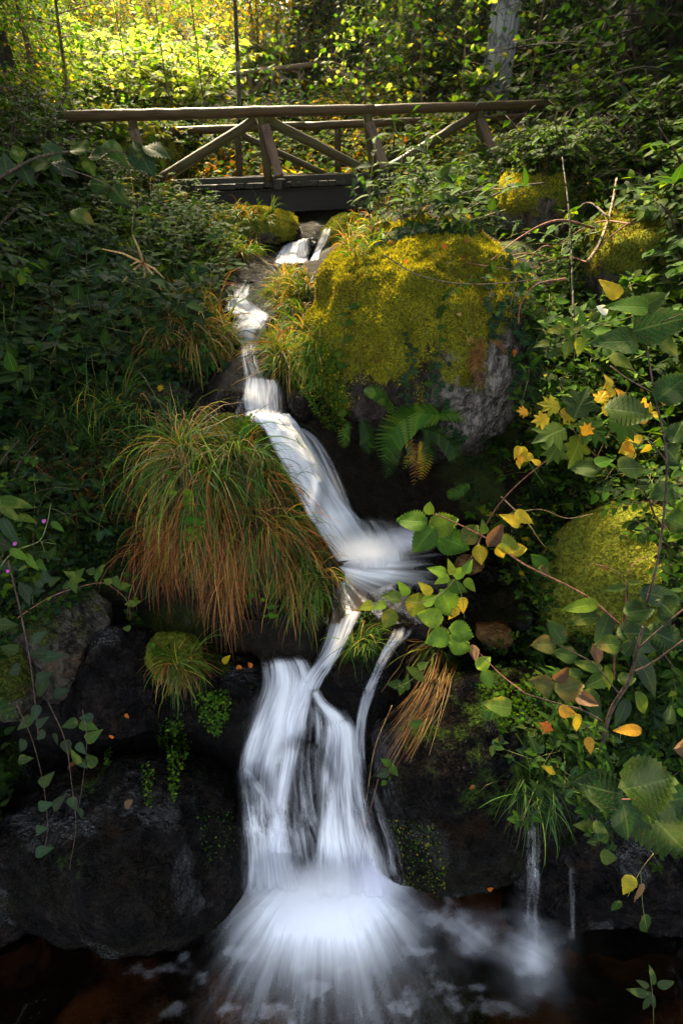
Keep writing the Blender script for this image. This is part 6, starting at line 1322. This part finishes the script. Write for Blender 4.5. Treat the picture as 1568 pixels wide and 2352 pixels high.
# ---- ferns
def frond(o, pts, n, plen, pal, seed):
    r = random.Random(seed); W = cat_pts([tuple(P(*p)) for p in pts], n + 2); ro = np.array(o.location); g = Geo()
    L = np.linalg.norm(W[-1] - W[0]); tube(g, W - ro, np.linspace(.0015, .0005, len(W)) * 1.2, PAL['fresh'][0], 4, False)
    for i in range(1, len(W) - 1):
        t = i / (len(W) - 1); d = W[i + 1] - W[i - 1]; d /= np.linalg.norm(d); s = plen * L * (math.sin(math.pi * min(1, t * .85 + .13)) ** .8) * 1.05
        nrm_ = -CF * .8 + np.array([0, 0, .6]); x = np.cross(d, nrm_); x /= np.linalg.norm(x)
        for q in (-1, 1):
            dd = x * q * .9 + d * .45 + np.array([0, 0, -.12]); g.inst(FPIN, frame_of(dd, nrm_)[None] * s, (W[i] - ro)[None], np.array([pick(pal, r)]))
    link('frond', g.mesh('frond', 'grass'), o)
def pinna():
    V = []; L = []; T = []; U = []; n = 8
    for i in range(n):
        t = i / n; s = 0.17 * (1 - t) + 0.03
        for q in (-1, 1):
            b = len(V); V += [(0, t, 0), (q * s * .9, t + .02, .0), (q * s, t + .075, -.02), (0, t + .115, 0)]; U += [(0, t, 0)] * 4; L += [b, b + 1, b + 2, b + 3]; T.append(4)
    return np.array(V, float), np.array(L), np.array(T), np.array(U, float)
FPIN = pinna()
def fern(label, fr, Y, seed):
    o = empty('fern', P(fr[0][0][0][0], fr[0][0][0][1], Y), label, 'fern')
    for i, (pts, n, pl_, pal) in enumerate(fr): frond(o, [(u, v, Y + 0.03 * math.sin(3 * i) - 0.05 * k / len(pts)) for k, (u, v) in enumerate(pts)], n, pl_, pal, seed + i)
    return o
fern('green fern arching from a crevice at the foot of the big boulder', [([(1015, 955), (960, 950), (905, 990), (878, 1062)], 26, .3, 'fresh'), ([(1000, 962), (1035, 950), (1075, 965)], 14, .28, 'fresh'), ([(965, 985), (1010, 1000), (1040, 1030), (1046, 1062)], 20, .28, 'mid'), ([(925, 985), (900, 1040), (885, 1100)], 18, .2, 'mid'), ([(980, 990), (985, 1030), (975, 1085)], 16, .22, 'mid')], 2.38, 1)
fern('yellowed withered fern fronds hanging below the green fern', [([(930, 1010), (945, 1040), (925, 1080)], 14, .24, 'yellowing'), ([(965, 1010), (975, 1050), (965, 1105)], 16, .22, 'yellow'), ([(945, 1000), (955, 1060), (950, 1120)], 12, .15, 'rust')], 2.36, 11)
fern('small fern frond pointing left high on the shaded boulder foot', [([(905, 948), (870, 905), (833, 899)], 18, .24, 'fresh'), ([(905, 948), (890, 920), (880, 905)], 10, .2, 'mid')], 2.45, 21)
fern('little ferns hanging from the moss left of the green fern', [([(830, 960), (845, 1000), (846, 1045)], 14, .3, 'mid'), ([(800, 970), (790, 1000), (792, 1030)], 10, .3, 'fresh')], 2.42, 31)
fern('lit fern with two fronds hanging over the lower right boulder', [([(1180, 1660), (1160, 1720), (1132, 1822)], 22, .34, 'fresh'), ([(1165, 1680), (1130, 1730), (1092, 1778)], 18, .34, 'yellowing'), ([(1160, 1640), (1130, 1632), (1105, 1650)], 12, .3, 'fresh'), ([(1180, 1660), (1200, 1700), (1210, 1750)], 14, .3, 'mid')], 1.12, 41)
fern('fern frond tip poking in at the left edge below the dark bramble cane', [([(-30, 1610), (0, 1625), (38, 1655)], 16, .3, 'mid')], 1.2, 51)
fern('small bright fern at the shaded foot of the big boulder near the pool', [([(1080, 1110), (1050, 1130), (1025, 1140)], 12, .3, 'fresh')], 2.2, 61)
fern('rust-coloured dry fern on the pale face of the big boulder', [([(1110, 770), (1095, 830), (1110, 900)], 16, .2, 'rust'), ([(1120, 780), (1150, 790), (1170, 820)], 12, .2, 'rust'), ([(1105, 790), (1080, 780), (1070, 820)], 12, .2, 'rust')], 2.42, 71)

# ---- trailing ivy and leafy strands on the rocks
def strand(name, label, uv, gap, size, tpl, pal, seed, off=.015, pair=True, mat='leaf', jit=6, stem='twig_dark'):
    r = random.Random(seed); C = cat_pts([(u, v, 0) for u, v in uv], max(8, int(sum(math.dist(uv[i], uv[i + 1]) for i in range(len(uv) - 1)) / gap)))
    pts = []
    for u, v, _ in C:
        l, nn = hit(u, v)
        if l is None: continue
        pts.append((l + nn * off + (CAMP - l).normalized() * off, nn))
    ro = np.array(pts[0][0]); o = empty(name, ro, label, 'ivy' if name == 'ivy' else 'vine')
    g = Geo(); tube(g, np.array([p[0] for p in pts]) - ro, .0012, (0.5,) * 3, 4); link('stem', g.mesh('stem', stem), o)
    for k, (p, nn) in enumerate(pts):
        for q in ((-1, 1) if pair else (r.choice((-1, 1)),)):
            if r.random() < .12: continue
            d = CR * q + np.array([r.gauss(0, .4), r.gauss(0, .2), r.gauss(-.25, .5)]); up = np.array(nn) + np.array([r.gauss(0, .25), -.3, .4 + r.gauss(0, .2)])
            M = frame_of(d, up) * size * r.uniform(.6, 1.2); b = np.array(p) - ro + CR * r.gauss(0, 1) * jit * .0015
            link('leaf', leaf_mesh(tpl, pal, r.randrange(len(PAL[pal])), mat), o, M=Matrix([list(M[0]) + [b[0]], list(M[1]) + [b[1]], list(M[2]) + [b[2]], [0, 0, 0, 1]]))
    return o
strand('vine', 'leafy strand hanging down the dark left front of the big boulder', [(825, 700), (795, 740), (797, 830), (798, 900), (802, 965)], 22, .05, 'ovate', 'mid', 1)
strand('vine', 'arching green strand crossing the moss of the big boulder', [(1110, 640), (1055, 660), (1020, 700), (1002, 760), (1004, 830), (990, 880)], 22, .045, 'ovate', 'mid', 2)
strand('ivy', 'ivy strand along the crest of the big boulder', [(850, 572), (900, 548), (960, 532), (1040, 528), (1110, 530), (1180, 545)], 9, .06, 'ivy', 'teal', 3, jit=20)
strand('ivy', 'second ivy strand just behind the crest of the big boulder', [(880, 545), (950, 525), (1030, 518), (1120, 520), (1200, 540)], 9, .06, 'ivy', 'mid', 4, jit=20)
strand('ivy', 'ivy hanging down the right side of the big boulder', [(1150, 570), (1180, 640), (1170, 710), (1185, 790), (1178, 870), (1200, 950)], 8, .05, 'ivy', 'teal', 5, jit=30)
strand('ivy', 'second ivy strand right of the pale rock face', [(1200, 620), (1215, 700), (1210, 790), (1225, 880), (1210, 960)], 8, .05, 'ivy', 'dark', 6, jit=30)
strand('ivy', 'short ivy strand from the moss onto the pale rock face', [(1130, 660), (1120, 700), (1125, 745), (1118, 780)], 9, .042, 'ivy', 'teal', 7, jit=12)
strand('ivy', 'ivy strand beside the green fern', [(1000, 830), (1012, 880), (1020, 930), (1040, 985), (1060, 1010)], 9, .042, 'ivy', 'teal', 8, jit=14)
strand('ivy', 'thin ivy strand at the left of the pale rock face', [(930, 770), (940, 830), (930, 890), (948, 950)], 11, .036, 'ivy', 'teal', 9, jit=10)
strand('ivy', 'ivy patch at the shaded foot of the big boulder', [(1060, 1050), (1095, 1070), (1080, 1100), (1100, 1130), (1075, 1150)], 8, .038, 'ivy', 'teal', 10, jit=24)
strand('ivy', 'ivy beneath the small moss boulder at right', [(1230, 560), (1280, 600), (1320, 660), (1310, 720)], 9, .07, 'ivy', 'dark', 11, jit=40)
strand('ivy', 'ivy over the right-edge moss boulder', [(1568, 520), (1530, 560), (1500, 590), (1490, 640)], 9, .06, 'ivy', 'teal', 12, jit=40)
strand('vine', 'leafy strand on the front of the grass boulder left side', [(420, 1090), (450, 1150), (455, 1220)], 34, .045, 'round', 'fresh', 13, off=.07)
strand('vine', 'green leaves low on the grass boulder', [(560, 1330), (600, 1345), (625, 1370), (610, 1390)], 16, .035, 'round', 'fresh', 14, off=.09)
strand('vine', 'green leaves at the left foot of the grass boulder', [(300, 1330), (310, 1390), (320, 1440)], 20, .04, 'round', 'mid', 15, off=.06)

# ---- cushions of tiny bright leaves on the wet rocks
def cushion(label, poly, n, size, pal, seed, name='cress', thick=.03, drop=0.0):
    r = random.Random(seed); sp = spots(poly, n, r); ro = np.array(sp[0][2]); g = Geo()
    Pn = np.array([s[2] for s in sp]) + np.array([s[3] for s in sp]) * np.array([[r.uniform(.003, thick)] for _ in sp]); rg = np.random.default_rng(seed)
    D = rg.normal(size=(len(sp), 3)) + np.array([0, -.3, -drop]); UPv = -CF + rg.normal(size=(len(sp), 3)) * .5
    g.inst(TPL['round'], frames(D, UPv) * (size * rg.uniform(.5, 1.2, len(sp)))[:, None, None], Pn - ro, np.array([pick(pal, r) for _ in sp]))
    o = empty(name, ro, label, 'small plant'); tag(link('foliage', g.mesh('foliage', 'leaf'), o), kind='stuff'); return o
cushion('bright green cress hanging down the large wet boulder', [(372, 1650), (420, 1640), (440, 1700), (420, 1760), (400, 1840), (390, 1840), (385, 1760), (365, 1700)], 520, .016, ['fresh', 'mid'], 1, thick=.05)
cushion('thin trailing cress left of the bright green cress', [(325, 1760), (350, 1755), (355, 1800), (345, 1860), (335, 1850)], 130, .012, ['fresh', 'mid'], 2)
cushion('cress tuft high on the large wet boulder at left', [(240, 1720), (258, 1710), (255, 1760), (245, 1765)], 70, .012, ['fresh', 'mid'], 3)
cushion('bright green cress on the ledge left of the lower falls', [(460, 1590), (520, 1580), (530, 1640), (500, 1680), (465, 1650)], 420, .016, ['fresh', 'mid'], 4, thick=.04)
cushion('green cress below the rust-brown mossy knob', [(350, 1480), (400, 1490), (400, 1560), (355, 1560)], 300, .014, ['fresh', 'mid'], 5, thick=.03)
cushion('scattered bright green specks on the lower right boulder', [(890, 1880), (1000, 1890), (1040, 1990), (1000, 2080), (930, 2030)], 420, .009, ['fresh', 'yellowing', 'mid'], 6, thick=.01)
cushion('fresh leafy moss draping the left flank of the big boulder', [(680, 820), (760, 780), (800, 900), (790, 1010), (740, 980), (690, 900)], 2600, .014, ['mid', 'fresh', 'yellowing'], 7, thick=.03)
cushion('small green leaves fringing the wedge-shaped rock', [(770, 1430), (850, 1400), (850, 1420), (790, 1460)], 120, .012, ['fresh', 'yellowing'], 8)
cushion('green speckled moss plants above the yellow-green bramble spray', [(1100, 1000), (1180, 1020), (1150, 1120), (1090, 1080)], 220, .018, ['mid', 'teal'], 9)
cushion('small cress by the top of the grass boulder', [(540, 965), (600, 965), (610, 990), (550, 1000)], 120, .02, ['fresh'], 10, thick=.04)
cushion('specks of green on the underside of the large wet boulder', [(450, 1880), (540, 1840), (550, 1950), (470, 1990)], 90, .01, ['fresh', 'mid'], 11, thick=.01)
cushion('low green herbs under the fern on the lower right boulder', [(1090, 1580), (1220, 1560), (1240, 1660), (1150, 1680)], 420, .02, ['mid', 'fresh'], 12, thick=.04)
cushion('green leaves around the golden-brown stone', [(1110, 1470), (1230, 1440), (1240, 1540), (1130, 1540)], 260, .02, ['mid', 'fresh', 'teal'], 13, thick=.04)

# small-leaved cover on the banks, too many plants to count
def cover(name, label, poly, n, size, pal, seed, thick=.06, tpl='far'):
    r = random.Random(seed); sp = [q for q in spots(poly, n, r) if not any(in_poly(q[0], q[1], c) for c in CLEAR)]; rg = np.random.default_rng(seed); g = Geo()
    Pn = np.array([s[2] for s in sp]); Nn = np.array([s[3] for s in sp]); dist = np.linalg.norm(Pn - np.array(CAMP), axis=1)
    Pn = Pn + Nn * (rg.random(len(sp)) * thick)[:, None] * (dist / 3)[:, None]
    g.inst(TPL[tpl], frames(rg.normal(size=Pn.shape) * np.array([1, 1, .5]) + Nn * .2, rg.normal(size=Pn.shape) * .4 + Nn + np.array([0, 0, .6])) * (size * dist / 3 * rg.uniform(.5, 1.3, len(sp)))[:, None, None], Pn, np.array([pick(pal, r) for _ in sp]))
    return tag(link(name, g.mesh(name, 'leaf')), label, kind='stuff')
cover('ground_cover', 'mixed small green leaves covering the left bank', [(0, 420), (400, 440), (520, 560), (500, 760), (420, 900), (450, 990), (300, 1300), (0, 1500)], 9000, .035, ['dark', 'mid', 'dark', 'teal'], 1, tpl='ovate')
cover('ground_cover', 'mixed small green leaves covering the right bank', [(850, 420), (1568, 250), (1568, 1750), (1240, 1700), (1180, 1300), (1230, 1000), (1230, 560), (1000, 530)], 12000, .035, ['dark', 'mid', 'dark', 'fresh'], 2, tpl='ovate')
cover('ground_cover', 'mixed green leaves beyond the left edge of the view', [(-700, 350), (0, 350), (0, 1900), (-700, 1700)], 9000, .045, ['dark', 'mid', 'dark'], 5, tpl='ovate')
cover('ground_cover', 'mixed green leaves beyond the right edge of the view', [(1568, 250), (2300, 350), (2300, 1700), (1568, 1900)], 9000, .045, ['dark', 'mid', 'dark'], 6, tpl='ovate')
cover('leaf_litter', 'yellow and rust leaves and herbs on the slope behind the bridge', [(340, 380), (1140, 330), (1100, 430), (420, 430)], 5000, .04, ['rust', 'yellowing', 'yellow', 'mid', 'fresh'], 3)
cover('ground_cover', 'far undergrowth on the slope between the trees', [(0, 0), (1568, 0), (1568, 330), (0, 330)], 14000, .035, ['mid', 'dark', 'fresh', 'yellowing'], 4)

# ---- bare canes and twigs
r = random.Random(91)
for i in range(20):
    u0, v0 = r.uniform(1050, 1568), r.uniform(400, 620); dx = -r.uniform(60, 260); dy = r.uniform(-20, 120); s = r.uniform(-60, 20)
    l, nn = hit(min(u0, 1560), v0)
    if l is None: continue
    Y = l.y - .25; l2, _ = hit(u0 + dx, v0 + dy); Y2 = (l2.y if l2 else l.y) - .12
    pts = [(u0, v0, Y), (u0 + dx * .35, v0 + dy * .2 + s, (Y + Y2) / 2), (u0 + dx * .7, v0 + dy * .6 + s * .8, (Y + Y2) / 2), (u0 + dx, v0 + dy, Y2)]
    g = Geo(); W = cat_pts([tuple(P(*p)) for p in pts], 18); c = W[0].copy(); tube(g, W - c, np.linspace(.009, .003, 18) * r.uniform(.5, 1), (0.5,) * 3, 5)
    o = link('twig', g.mesh('twig', r.choice(['twig_red', 'twig_red', 'twig_dark', 'stem_green'])), loc=c); tag(o, 'thin bare reddish cane arching ' + where((pts[1][0] + pts[2][0]) / 2, (pts[1][1] + pts[2][1]) / 2), 'twig', 'bare canes on the right bank')
def stick(label, pts, r0, r1, mat, name='twig', cat='twig'):
    g = Geo(); W = cat_pts([tuple(P(*p)) for p in pts], 6 * len(pts)); c = W[0].copy(); tube(g, W - c, np.linspace(r0, r1, len(W)), (0.5,) * 3, 6); tag(link(name, g.mesh(name, mat), loc=c), label, cat)
stick('brown dead branch leaning right of the small moss boulder', [(1350, 600, 3.6), (1375, 560, 3.8), (1400, 490, 4.2), (1415, 410, 4.6)], .014, .007, 'bark_brown')
stick('red-brown forked cane tip over the right side of the big boulder', [(1300, 640, 2.3), (1230, 655, 2.35), (1195, 700, 2.4), (1190, 745, 2.4)], .006, .002, 'twig_red')
stick('long thin dark twig stretched over the moss of the big boulder', [(880, 585, 2.45), (960, 632, 2.4), (1060, 652, 2.35), (1160, 650, 2.3), (1240, 640, 2.3)], .0025, .002, 'twig_dark')
stick('thin red twig above the crest of the big boulder', [(850, 520, 3.2), (950, 560, 3.0), (1060, 600, 2.8), (1180, 620, 2.6)], .003, .002, 'twig_red')
stick('straight dark sapling stem in front of the right bank', [(1317, 760, 2.5), (1312, 600, 2.8), (1305, 480, 3.0), (1290, 360, 3.3)], .006, .003, 'bark_dark', 'stem', 'stem')
stick('bramble cane slanting from the middle pool twig up to the right', [(1090, 1265, 1.9), (1130, 1180, 2.0), (1190, 1110, 2.0), (1290, 1030, 2.0)], .004, .003, 'twig_red')
stick('brown cane curving around the right channel above the low moss boulder', [(1150, 1140, 2.1), (1210, 1200, 2.0), (1260, 1260, 1.95), (1330, 1240, 1.9)], .004, .002, 'straw')
stick('orange thin cane crossing the tangle above the low moss boulder', [(1170, 1180, 2.0), (1240, 1170, 1.95), (1300, 1190, 1.9), (1360, 1180, 1.85)], .003, .002, 'straw')
stick('dangling root thread at the rim of the lower right boulder', [(868, 1790, 1.0), (850, 1860, .98), (832, 1940, .95), (828, 1985, .93)], .0012, .0008, 'twig_red', 'root', 'root')
stick('single long straw bent over the right lower fall', [(900, 1620, 1.15), (860, 1720, 1.05), (842, 1830, 1.0), (822, 1920, .97)], .001, .0006, 'straw', 'straw', 'straw')
stick('orange straw curving on the lower right boulder face', [(1180, 1870, .95), (1120, 1890, .94), (1095, 1930, .92), (1100, 1970, .9)], .001, .0006, 'straw', 'straw', 'straw')
o = empty('dead_stalk', P(330, 605, 3.6), 'orange dead umbrella-ribbed stalk lying across the left bank', 'dead plant')
for e in [(236, 572), (305, 540), (280, 650), (378, 640), (336, 670), (300, 610), (372, 668)]:
    g = Geo(); c = np.array(o.location); tube(g, [np.zeros(3), np.array(P((330 + e[0]) / 2, (605 + e[1]) / 2 - 6, 3.55)) - c, np.array(P(e[0], e[1], 3.5)) - c], [.009, .007, .003], (0.5,) * 3, 5); link('stalk', g.mesh('stalk', 'straw'), o)

# long dry straws combed down over the lower right boulder
r = random.Random(5); g = Geo(); c0 = np.array(P(1010, 1500, 1.4)); bundle = empty('straw_bundle', c0, 'long pale straws hanging diagonally across the lower right boulder', 'dry grass')
for i in range(62):
    t = r.random(); u0, v0 = 1000 + 50 * t + r.gauss(0, 8), 1495 + 25 * t + r.gauss(0, 8); u1, v1 = 868 + 95 * t * r.uniform(.7, 1.3) + r.gauss(0, 14), 1790 - 130 * r.random() ** 1.5 - 60 * t
    pts = []
    for q in (0, .25, .5, .75, 1):
        u, v = u0 + (u1 - u0) * q ** 1.15 + (14 * math.sin(3.1 * q) * r.uniform(-.2, 1)), v0 + (v1 - v0) * q
        l, nn = hit(u, v); l = l + (CAMP - l).normalized() * (.035 + .03 * math.sin(3.1 * q) * r.random()) if l else P(u, v, 1.2)
        pts.append(tuple(l))
    W = cat_pts(pts, 12) - c0; tube(g, W, np.linspace(.0016, .0004, 12) * r.uniform(.6, 1.3), pick('straw' if r.random() < .8 else 'rustgrass', r), 3, False)
tag(link('straws', g.mesh('straws', 'grass'), bundle), kind='stuff')
r = random.Random(6); g = Geo(); c0 = np.array(P(480, 1290, 1.8)); bundle = empty('straw_bundle', c0, 'few long pale straws crossing the front of the grass boulder', 'dry grass')
for (a, b, c, d) in [(640, 1080, 770, 1290), (615, 1100, 745, 1330), (420, 1130, 395, 1330), (455, 1150, 505, 1330), (560, 1200, 520, 1480), (690, 1260, 620, 1400), (400, 1010, 330, 1180), (440, 1020, 410, 1180), (480, 1230, 300, 1400), (600, 1190, 720, 1380), (520, 1280, 530, 1500), (350, 1180, 290, 1420)]:
    pts = []
    for q in (0, .33, .66, 1):
        u, v = a + (c - a) * q + 16 * math.sin(3.1 * q) * r.uniform(-1, 1), b + (d - b) * q
        l, nn = hit(u, v); l = (l + (CAMP - l).normalized() * (.10 + .03 * math.sin(3.1 * q))) if l else P(u, v, 1.9)
        pts.append(tuple(l))
    Ys = [p[1] for p in pts]; W = cat_pts(pts, 14) - c0; tube(g, W, np.linspace(.0022, .0006, 14) * r.uniform(.7, 1.2), pick('straw', r), 3, False)
tag(link('straws', g.mesh('straws', 'grass'), bundle), kind='stuff')

# ---- fallen leaves lying on stones and moss
for (u, v, s, tpl, pal, l) in [(512, 1527, 24, 'ovate', 'yellow', 'yellow fallen leaf on the dark ledge'), (548, 1530, 20, 'ovate', 'orange', 'orange fallen leaf on the dark ledge'), (575, 1536, 14, 'round', 'orange', 'small amber leaf at the right end of the dark ledge'),
        (331, 907, 18, 'smallmaple', 'brownleaf', 'left tan leaf on the flat pale slab'), (368, 903, 20, 'smallmaple', 'yellow', 'right yellow leaf on the flat pale slab'), (444, 1037, 20, 'round', 'straw', 'pale tan leaf caught at the grey top of the grass boulder'),
        (164, 1755, 28, 'round', 'straw', 'tan leaf lying on the dark bramble at lower left'), (289, 1857, 24, 'round', 'brownleaf', 'purple-brown leaf stuck to the large wet boulder'), (289, 1637, 14, 'ovate', 'orange', 'tiny red leaf on the black block of the channel'), (262, 1688, 14, 'round', 'orange', 'small amber leaf above the large wet boulder'),
        (1025, 575, 16, 'ovate', 'orange', 'orange leaf near the crest of the big boulder'), (930, 600, 14, 'ovate', 'orange', 'orange leaf on the bright moss left of the crest'), (1065, 560, 18, 'ovate', 'rust', 'rust leaf on the moss right of the crest'), (905, 565, 14, 'round', 'straw', 'tan leaf on the moss at the left of the crest'),
        (1060, 720, 12, 'ovate', 'straw', 'small pale leaf mid-way down the moss'), (1177, 802, 18, 'ovate', 'orange', 'orange leaf at the right edge of the pale rock face'), (1390, 1300, 16, 'ovate', 'rust', 'brown leaf on the low moss boulder'), (1460, 1390, 26, 'curled', 'rust', 'curled rust leaf under the low moss boulder leaves'),
        (1140, 1700, 12, 'ovate', 'rust', 'rust leaf on the lower right boulder near the fern'), (1090, 1800, 16, 'ovate', 'rust', 'brown leaf below the lower right fern'), (188, 622, 20, 'round', 'yellow', 'round yellow leaf in the dark left bank'), (330, 570, 16, 'ovate', 'orange', 'orange leaf beside the dead orange stalk'), (1130, 2035, 18, 'curled', 'orange', 'orange curled leaf low on the lower right boulder')]:
    lo, nn = hit(u, v)
    if lo is None: continue
    lo = lo + nn * .01 + (CAMP - lo).normalized() * (.10 if (u, v) in ((164, 1755), (188, 622), (330, 570), (1460, 1390)) else .012)
    rr = random.Random(int(u * 7 + v)); sz = s * (lo - CAMP).length / math.sqrt(1 + ((u - 784) / FPX) ** 2 + ((1176 - v) / FPX) ** 2) / FPX
    a = rr.uniform(0, 6.28); M = frame_of(CR * math.cos(a) + CU * math.sin(a), np.array(nn) * .7 - CF * .5) * sz
    o = link('leaf', leaf_mesh(tpl, pal, rr.randrange(len(PAL[pal])), 'leaf'), M=Matrix([list(M[0]) + [lo.x], list(M[1]) + [lo.y], list(M[2]) + [lo.z], [0, 0, 0, 1]])); tag(o, l, 'leaf')

# ------------------------------------------------------------------ damp air in the gully
hm, hnt = new_mat('haze_mat'); hk = N(hnt)
hv = hk.n('ShaderNodeVolumePrincipled'); hk.put(hv.inputs['Color'], (0.95, 0.97, 1.0)); hv.inputs['Density'].default_value = 0.0003; hv.inputs['Anisotropy'].default_value = 0.8
hout = hk.n('ShaderNodeOutputMaterial'); hk.put(hout.inputs['Volume'], hv.outputs[0])
zt = float(max(gz.max(), 24)) + 8; zb = float(gz.min()) - 1; X_ = 135.0
hV = [(x, y, z) for z in (zb, zt) for x, y in ((-X_, -12), (X_, -12), (X_, 95), (-X_, 95))]
hF = [0, 3, 2, 1, 4, 5, 6, 7, 0, 1, 5, 4, 1, 2, 6, 5, 2, 3, 7, 6, 3, 0, 4, 7]
tag(link('haze', mesh_from('haze', hV, hF, [4] * 6, 'haze_mat', smooth=False)), 'thin pale damp air filling the gully', kind='stuff')
